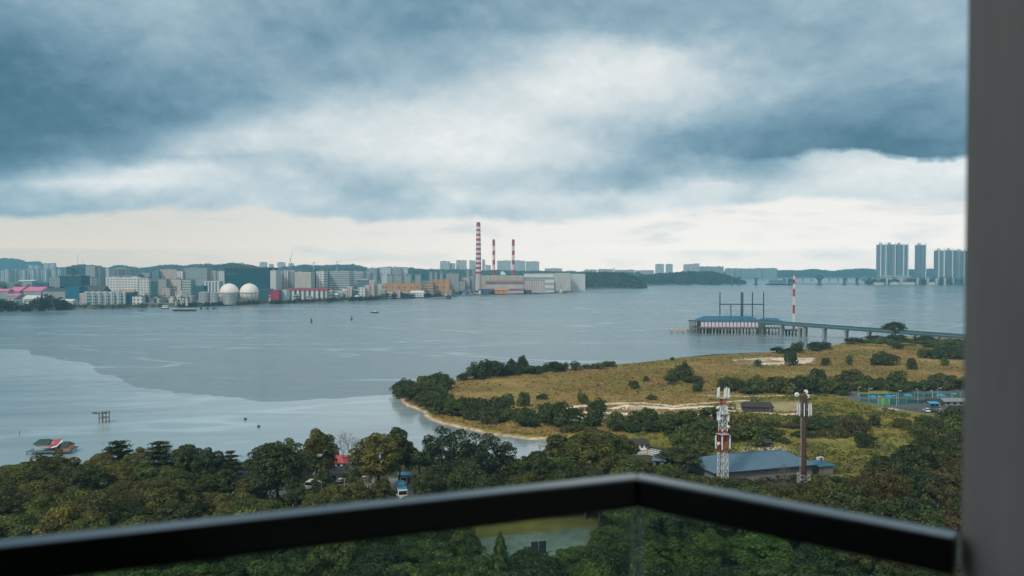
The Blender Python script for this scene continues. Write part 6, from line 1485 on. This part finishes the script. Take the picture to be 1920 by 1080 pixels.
for i, (a, c) in enumerate(((873.5, 880.5), (884.5, 890.5))): stack(a, c, 504.5, 547, f"tall grey exhaust stack left of the big chimney, {ORD[i]} of two", PG)
bld("grey_pillar_block", "tall narrow grey block at the foot of the twin stacks", 880, 889, 517, 547.6, 20, 'shed', 'd', None, 0)
bld("orange_power_hall", "long orange tan power hall below the four broad stacks", 720, 790, 532.5, 555, 26, 'ochre', 'o', None, 0)
bld("orange_boiler_block", "tall orange tan boiler block right of the power hall", 812, 843, 525, 553.3, 34, 'ochre', 'o'); bld("orange_link_block", "lower banded orange block left of the boiler block", 797, 811.7, 530, 554, 26, FAC("wall_orange_band", (0.44, 0.30, 0.20), (0.12, 0.10, 0.10), 40, 6, 1.2, .4), 'o', None, 0)
bld("orange_lean_to", "low orange annex at the right foot of the boiler block", 843.5, 856, 541, 553, 20, 'ochre', 'o', None, 0)
row("frame_structure", "white steel frame structure behind the broad stacks", "white frame structures", [(688, 706, 503, 'grid'), (712, 733, 502.5, 'white'), (735, 752, 503, 'grid'), (753, 764, 503.5, 'white')], 'white', 534, 30, 'w')
row("switch_house", "low grey building between boiler block and big chimney", "low grey power station buildings", [(836, 860, 513, 'shed'), (852, 872, 527, 'shed'), (858, 880, 520, 'pinkish'), (857, 879, 536, 'band'), (862, 876, 545, 'pinkish')], 'shed', 548, 22)
bld("pale_dome_shed", "pale low vaulted shed by the water below the power hall", 770, 794, 545, 557, 14, 'white', 'w', None, 0, roof_h=5); bld("pink_kiosk", "tiny pink and white kiosk at the power station waterside", 743, 750, 544, 558.5, 8, 'pinkish', 'p', None, 0)
bld("turbine_hall", "long cream turbine hall with a dark red window line", 903, 982, 518, 549, 40, 'beige', 'w'); bld("dark_red_annex", "low dark red and white annex in front of the cream turbine hall", 911, 982, 528, 550, 12, FAC("wall_dark_red", (0.44, 0.41, 0.40), (0.17, 0.07, 0.09), 40, 16, 1.2, .34), 'd', None, 0)
bld("banded_hall", "wide grey hall with two white bands right of the turbine hall", 983, 1039, 514, 548, 40, FAC("wall_white_bands", (0.62, 0.64, 0.63), (0.20, 0.28, 0.31), 80, 14, 1.2, .45), 'w'); bld("brown_annex", "plain brownish annex below the wide banded hall", 983, 1022, 526, 549, 12, 'pinkish', 'g', None, 0)
bld("white_box_hall", "plain white hall at the end of the power station", 1039.5, 1070, 513, 546, 40, 'plain', 'w', None, 0); bld("end_office", "white office with dark window groups before the wooded point", 1070.5, 1097, 514.5, 545, 20, 'white', 'w')
bld("brick_waterside_house", "orange brick house by the water right of the big chimney", 928, 953, 541, 551, 14, 'ochre', 'o', None, 0, roof_h=4); bld("grey_waterside_house", "small grey teal house by the water under the big chimney", 898, 916, 542, 551.5, 12, 'tealwin', 'g', None, 0)
yd = DY(548.4, 2.2); g = P(943, 509.5, yd)
ds = thing("satellite_dish", "big white round dish on the turbine hall roof between two striped chimneys", "dish", (g.x, yd + 8, P(943, 518, yd).z))
MB().tube((0, 0, 3.2 + 2.6), (1.2, 2.0, 3.2 + 3.6), 7.5 * 1.0, 5.0, 20).build("dish", WHITEP, ds); MB().tube((0, 0, 0), (0.5, 1, 6), 1.2, .8, 8).build("pedestal", GALV, ds)
# striped chimneys
def chimney(px, w0, w1, rows_c, foot, label, group, low=None):
    yd = DY(foot, 2.2); k = yd / F; g = P(px, 500, yd); t_ = thing("striped_chimney", label, "chimney", (g.x, yd, 2.2), 0, group)
    zz = lambda r: CAMZ - (r - HOR) * yd / F - 2.2; Ht = zz(rows_c[0][0]); rad = lambda z: (w0 + (w1 - w0) * z / Ht) * k / 2
    for r0, r1, mt in rows_c: MB().lathe([(rad(max(0, zz(r1))), max(0, zz(r1))), (rad(zz(r0)), zz(r0))], n=20).build("band", {'r': CRED, 'w': CWHT, 'd': DARKST, 'c': CONCW}[mt], t_, smooth=False)
    MB().lathe([(rad(Ht) * .8, Ht - 1), (rad(Ht) * .8, Ht + 2.5)], n=16).build("flue", DARKST, t_)
CRED = M("chimney_red", (0.40, 0.035, 0.07), .7, 0, .12, .02); CWHT = M("chimney_white", (0.66, 0.64, 0.64), .7, 0, .12, .02); CONCW = M("chimney_base", (0.50, 0.47, 0.43), .8, 0, .12, .02)
bands = [(418.5, 425, 'r')]; y = 425
for i in range(10): bands += [(y, y + 4.6, 'w'), (y + 4.6, y + 8.85, 'r')]; y += 8.85
bands += [(y, 545, 'c')]
chimney(897, 12.0, 7.6, bands, 545, "tallest chimney, banded red and white many times", "red and white chimneys")
b2 = [(450.5, 461, 'r'), (461, 470, 'w'), (470, 478, 'r'), (478, 487.5, 'w'), (487.5, 496, 'r'), (496, 506, 'w'), (506, 516, 'r'), (516, 545, 'c')]
chimney(925.8, 5.4, 5.0, b2, 542, "shorter red and white chimney, nearer to the tallest one", "red and white chimneys"); chimney(962.3, 5.8, 5.2, b2, 542, "shorter red and white chimney, farther from the tallest one", "red and white chimneys")
MB()
# flats behind the power station
row("apartment_block", "pale high-rise block on the skyline left of the tallest chimney", "high-rise blocks by the chimneys", [(825, 843, 490), (843.5, 853, 494), (855.5, 874.5, 488.5), (880, 891.5, 489), (904, 909.5, 487), (910.5, 920, 497.5)], 'pale', 524, 40)
row("apartment_block", "long pale high-rise slab behind the two shorter chimneys", "long slabs behind the chimneys", [(932, 958, 489), (959, 985, 489), (986, 1011, 490.5)], 'pale', 524, 40)
row("apartment_block", "low pale block on the skyline above the banded hall", "low skyline blocks", [(1022, 1054, 503.5), (1096, 1120, 506), (1122, 1150, 505), (1152, 1190, 506), (1192, 1226, 507), (1062, 1080, 508)], 'pinkish', 521, 30)
row("apartment_tower", "grey blue tower in the small cluster above the wooded shore", "towers above the wooded shore", [(1230.5, 1245, 495.5), (1250, 1261.5, 495.5), (1283.5, 1291, 496), (1292, 1300, 495.5), (1302, 1311.5, 494.5)], 'pale', 521, 40)
row("apartment_block", "long low grey block above the wooded shore", "low blocks above the wooded shore", [(1312, 1332, 500), (1333, 1357, 500), (1362, 1376, 503.5), (1378, 1390, 503.5), (1392, 1402, 504), (1404, 1416, 504), (1418, 1428, 503), (1430, 1440, 503.5), (1440.5, 1457, 503)], 'grid', 521.5, 40)
# condominium towers at the right
def condo(label, px0, px1, ytop, foot, fins, group):
    t_ = bld("condominium_tower", label, px0, px1, ytop, foot, 34, 'lit', 'g', group, 0, cat="tower"); yd = DY(foot, 2.2); k = yd / F; H = P(px0, ytop, yd).z - 2.2; c = (px0 + px1) / 2
    for f in fins: MB().box((f - c) * k - 1.4, (f - c) * k + 1.4, -2.2, -.02, 0, H + 8).build("white_fin", M("fin_white", (0.72, 0.74, 0.74), .6, 0, .06, .02), t_)
    n_ = max(1, int((px1 - px0) / 16))
    for i in range(n_ * 2):
        x = (-.5 + (i + .5) / (n_ * 2)) * (px1 - px0) * k
        if i % 2 == 0: MB().box(x - 4, x + 4, 8, 20, H + 1, H + 9).build("lift_tower", RM['w'], t_)
        MB().box(x - (px1 - px0) * k / (n_ * 4) * .5, x + (px1 - px0) * k / (n_ * 4) * .5, -1.6, -.02, 0, H - 2).build("balcony_stack", FAC("wall_balconies", (0.16, 0.25, 0.29), (0.05, 0.09, 0.12), 9, 3.3, 1.2, .6), t_)
CGp = "condominium towers on the right shore"
condo("widest condominium tower with bright white fins", 1650.5, 1666, 459, 533.5, [1651.5, 1661], CGp); condo("middle section of the widest condominium group", 1666.3, 1684, 458.5, 533.4, [1678.5], CGp); condo("right section of the widest condominium group", 1684.3, 1704, 459, 533.5, [1694.5, 1702.5], CGp)
condo("lone slim condominium tower standing apart", 1723.5, 1737, 459.5, 533.3, [1736], CGp); condo("lower condominium tower nearest the lone slim one", 1759.5, 1777, 470, 533.4, [1760.5, 1770.5], CGp); condo("lower condominium tower beside the side wall", 1777.5, 1796, 469.5, 533.3, [1786, 1794], CGp); condo("lower condominium tower partly behind the side wall", 1796.5, 1822, 471, 533.5, [1808], CGp)
bld("long_podium", "long low pale podium under the condominium towers", 1650, 1708, 517.5, 533.8, 20, 'band', 'w', None, 0)
row("reclamation_pier", "stubby pale bridge pier on the right shore", "unfinished pale piers on the right shore", [(1662, 1665, 522), (1689, 1692, 521), (1719.5, 1722.5, 521.5), (1739, 1742, 521), (1755, 1758, 522), (1771, 1774, 521.5), (1786, 1789, 521)], 'plain', 534.2, 6, 'w', "pier")
row("site_shed", "low grey site shed on the right shore", "site sheds on the right shore", [(1640, 1658, 529), (1668, 1686, 528.5), (1694, 1716, 529), (1744, 1753, 529), (1776, 1784, 528)], 'white', 534.3, 10, 'g')

# half built crossing in the open water
HB = "half built piers of the new crossing"
def mpier(label, px, py, yt, w_, head=None, deck_w=None):
    g = W(px, py, 0); k = g.y / F; t_ = thing("bridge_pier", label, "bridge pier", (g.x, g.y, 0), 0, HB); H = CAMZ - (yt - HOR) * k
    MB().box(-w_ * k / 2, w_ * k / 2, -6, 6, -2, H).build("column", BLUEG, t_); MB().box(-w_ * k * 1.3, w_ * k * 1.3, -9, 9, -2, 3.5).build("pile_cap", WETCONC, t_)
    if head: MB().hexa([(-w_ * k * .5, -6, H - 9), (w_ * k * .5, -6, H - 9), (w_ * k * .5, 6, H - 9), (-w_ * k * .5, 6, H - 9), (-head * k / 2, -7, H), (head * k / 2, -7, H), (head * k / 2, 7, H), (-head * k / 2, 7, H)]).build("crosshead", BLUEG, t_)
    return t_, H, k
mpier("thin half built pier next to the crane barge", 1372, 533.8, 520, 1.8, 5); mpier("second half built pier with a small crane", 1386, 533.8, 519, 2.2, 5); mpier("half built pier standing alone left of the red white mast", 1417.5, 533.8, 521, 3.0, 6)
t_, H, k = mpier("broad T shaped pier with a launching frame on top", 1536.5, 533.8, 522, 4.0, 12); MB().box(-6.5 * k, 6.5 * k, -8, 8, H, H + 4.5 * k).build("launching_frame", BLUEG, t_); MB().box(-3 * k, 3.5 * k, -6, 6, H + 4.5 * k, H + 7 * k).build("launching_frame", BLUEG, t_)
mpier("tall plain pier under the far bridge deck, left one", 1583.5, 533.6, 521, 3.0, 5); mpier("tall plain pier under the far bridge deck, middle one", 1607, 533.6, 521, 2.6, 5); mpier("pier at the landfall of the far bridge deck", 1629.5, 532.6, 520.5, 2.8, 5)
g1 = W(1455, 527.4, 0); g2 = W(1655, 527.4, 0)
br = thing("far_bridge", "thin pale far bridge deck running to the right shore", "bridge", (g1.x, g1.y, 0)); Lb = g2.x - g1.x; MB().box(0, Lb, -6, 6, 15, 18).build("deck", CONC, br)
for i in range(13): MB().box(Lb * i / 12 - 1.5, Lb * i / 12 + 1.5, -4, 4, -2, 15).build("pier", WETCONC, br)
g1 = W(1478, 533.6, 0); g2 = W(1642, 533.6, 0); Lb = g2.x - g1.x
tb = thing("work_trestle", "low dark work trestle along the waterline of the crossing", "trestle", (g1.x, g1.y, 0)); MB().box(0, Lb, -4, 4, 2.2, 3.6).build("deck", DARKST, tb)
for i in range(40): MB().tube((Lb * i / 39, -3, -2), (Lb * i / 39, -3, 2.2), .5, n=5).build("pile", DARKST, tb)
pb = boat("piling_barge", "big barge with a row of upright steel casings left of the mast", 1437, 1478, 534.2, HULLD, None, None, 4.5, cat="barge")
for i in range(9): x = (-14 + i * 3.6) * 3200 / F; MB().tube((x, 0, 4.5), (x, 0, 19 + (i > 6) * 8), 2.6, n=8).build("casing", BLUEG, pb)
pb = boat("piling_barge", "smaller barge with a blocky deck house behind the red white mast", 1474, 1490, 534.6, HULLD, BLUEG, None, 4.5, (.2, .85, 22), "barge")
# tanks and spheres
STL = M("tank_grey", (0.30, 0.33, 0.34), .5, .1, .15, .05)
for px0, px1, yt, ft_, lab in ((369, 390, 547.5, 571.5, "widest grey cylindrical tank left of the spheres"), (391, 406.5, 548.5, 571.5, "middle grey cylindrical tank of three"), (414, 436, 549, 571.2, "grey cylindrical tank in front of the left sphere")):
    yd = DY(ft_, 2.2); k = yd / F; a = P((px0 + px1) / 2, yt, yd); H = a.z - 2.2; r = (px1 - px0) * k / 2
    t_ = thing("storage_tank", lab, "tank", (a.x, yd + r, 2.2), 0, "cylindrical storage tanks"); MB().lathe([(r, 0), (r, H - 1)], n=28).build("shell", STL, t_, smooth=False)
    MB().lathe([(r + .15, H - 1.0), (r + .1, H - .7), (r * .5, H + .3), (.3, H + .7)], n=28).build("roof", STL, t_)
    for z in (.25, .5, .75): MB().lathe([(r + .05, H * z), (r + .25, H * z + .05), (r + .25, H * z + .35), (r + .05, H * z + .4)], n=28).build("ring", GALV, t_)
SPH = M("sphere_white", (0.74, 0.70, 0.66), .5, 0, .06, .05)
for px, lab in ((430, "white spherical gas tank on legs, left one behind a grey tank"), (467.5, "white spherical gas tank on legs, right one")):
    yd = 1400.0; g = P(px, 548.8, yd); k = yd / F; r = 17.4 * k; t_ = thing("gas_sphere", lab, "tank", (g.x, yd, 2.2), 0, "spherical gas tanks")
    z0 = g.z - 2.2; MB().lathe([(r * math.sin(math.pi * i / 20) + .02, z0 - r * math.cos(math.pi * i / 20)) for i in range(21)], n=36).build("sphere", SPH, t_, smooth=True)
    MB().lathe([(r + .1, z0 - .5), (r + 1.0, z0 - .4), (r + 1.0, z0 + .4), (r + .1, z0 + .5)], n=36).build("walkway", M("rust_grey", (.22, .17, .15), .7), t_)
    for i in range(12): th = i * math.pi / 6; MB().tube((r * .97 * math.cos(th), r * .97 * math.sin(th), 0), (r * .97 * math.cos(th), r * .97 * math.sin(th), z0), .55, n=6).build("leg", STL, t_)
    MB().tube((0, 0, z0 + r), (0, 0, z0 + r + 1.8), 1.2, n=8).build("top_platform", M("rust_grey"), t_)
# yard masts, towers, cranes
def pole(name, label, px, ytop, foot, r, mats, cat="mast", group=None):
    yd = DY(foot, 2.2); g = P(px, ytop, yd); H = g.z - 2.2; t_ = thing(name, label, cat, (g.x, yd, 2.2), 0, group); n_ = len(mats)
    for i, mt in enumerate(mats): MB().tube((0, 0, H * i / n_), (0, 0, H * (i + 1) / n_), r * (1 - .25 * i / n_), r * (1 - .25 * (i + 1) / n_), 8).build("section", mt, t_)
    return t_
RG = M("rust_red", (0.25, 0.09, 0.08), .7); SG_ = "slim flare stacks by the shore yard"
pole("flare_stack", "rust red flare stack in the shore yard, left one", 329.5, 536, 573.5, 1.1, [GALV, RG, GALV, RG], group=SG_); pole("flare_stack", "rust red flare stack in the shore yard, right one", 340, 535, 573.5, 1.1, [GALV, RG, GALV, RG], group=SG_); pole("pipe_column", "pale column between flare stacks and cylindrical tanks", 350, 547, 573.4, 2.2, [GALV, STL])
yard = ((272, 548), (277, 546), (283, 549), (290, 545), (297, 547), (304, 550), (311, 548))
for i, (px, yt) in enumerate(yard): 
    g = P(px, yt, DY(574, 2.2)); plant('twiggy', g.x, g.y, 2.2, g.z - 2.2, 13, 'grey brown', f"leafless grey tree in the far shore yard, {ORD[i]} from left", "leafless trees in the far shore yard")
def crane(label, px, ytop, foot, jib, lean=0.0, name="tower_crane"):
    yd = DY(foot, 2.2); g = P(px, ytop, yd); H = g.z - 2.2; t_ = thing(name, label, "crane", (g.x, yd, 2.2), 0, "distant construction cranes"); MB().tube((0, 0, 0), (lean * 0, 0, H), 1.3, n=5).build("tower", GALV, t_)
    if lean: MB().tube((0, 0, H * .8), (lean, 0, H * 1.35), .8, n=5).build("jib", GALV, t_)
    else: MB().tube((-jib * .3, 0, H), (jib, 0, H + 1), .9, n=5).build("jib", GALV, t_)
    MB().cbox((0, 0, H * .97), (5, 4, 4)).build("cab", GALV, t_)
crane("faint thin crane with a leaning jib above the mid city ridge", 544, 484, 530, 10, 12); crane("small tower crane with level jib above the grey factories", 632, 490.5, 530, 22); crane("tiny tower crane left of the level jib one", 588, 492.5, 530, 16); crane("tiny far crane above the low skyline blocks", 1151, 503, 525, 14)
pole("radio_mast", "needle thin radio mast behind the mid-rise blocks, taller one", 145, 476, 535, .7, [GALV, GALV], group="needle thin radio masts"); pole("radio_mast", "needle thin radio mast behind the mid-rise blocks, shorter one", 155.5, 485, 535, .7, [GALV, GALV], group="needle thin radio masts")
pole("shore_marker", "white and red marker pillar on the shore right of the power station", 1052, 538, 548, 1.8, [WHITEP, WHITEP, RG])
g = W(828, 560.5, 0); jt = thing("jetty", "small dark jetty with a white deck at the power station shore", "jetty", (g.x, g.y, 0)); k = g.y / F
MB().box(-19 * k, 14 * k, -2, 6, 1.6, 2.6).build("deck", CONC, jt); MB().box(8 * k, 18 * k, -3, 7, -1, 7).build("dolphin", DARKST, jt)
for i in range(8): MB().tube(((-18 + i * 4) * k, -1, -2), ((-18 + i * 4) * k, -1, 1.6), .7, n=6).build("pile", DARKST, jt)
g = W(398, 580, 0); k = g.y / F
for px, lab in ((377, "dark mooring dolphin nearest the barge"), (389, "middle dark mooring dolphin below the tanks"), (401, "broad dark mooring dolphin below the left sphere")):
    g = W(px, 580, 0); t_ = thing("mooring_dolphin", lab, "dolphin", tuple(g), 0, "mooring dolphins below the tanks"); MB().lathe([(1.4, -1), (1.4, 2.2), (1.0, 2.6), (.3, 3.6)], n=10).build("head", DARKST, t_); MB().tube((0, 0, 3.4), (0, 0, 5), .25, n=5).build("bollard", DARKST, t_)

# ------------------------------------------------------------------ air
hz = MB().box(-6500, 6500, -60, 7700, -1.6 - 1.4, HAZE_TOP).build("haze", None)
hz.data.materials.clear()
hm = bpy.data.materials.new("humid_air"); hm.use_nodes = True; hm.node_tree.nodes.clear(); t = NT(hm.node_tree)
pv = t.node('ShaderNodeVolumePrincipled'); pv.inputs['Color'].default_value = (0.32, 0.76, 1.0, 1); pv.inputs['Density'].default_value = HAZE
pv.inputs['Anisotropy'].default_value = 0.1
t.l.new(pv.outputs[0], t.node('ShaderNodeOutputMaterial').inputs['Volume'])
hz.data.materials.append(hm)
tag(hz, "thin blue humid air over the strait", "haze", kind="stuff")
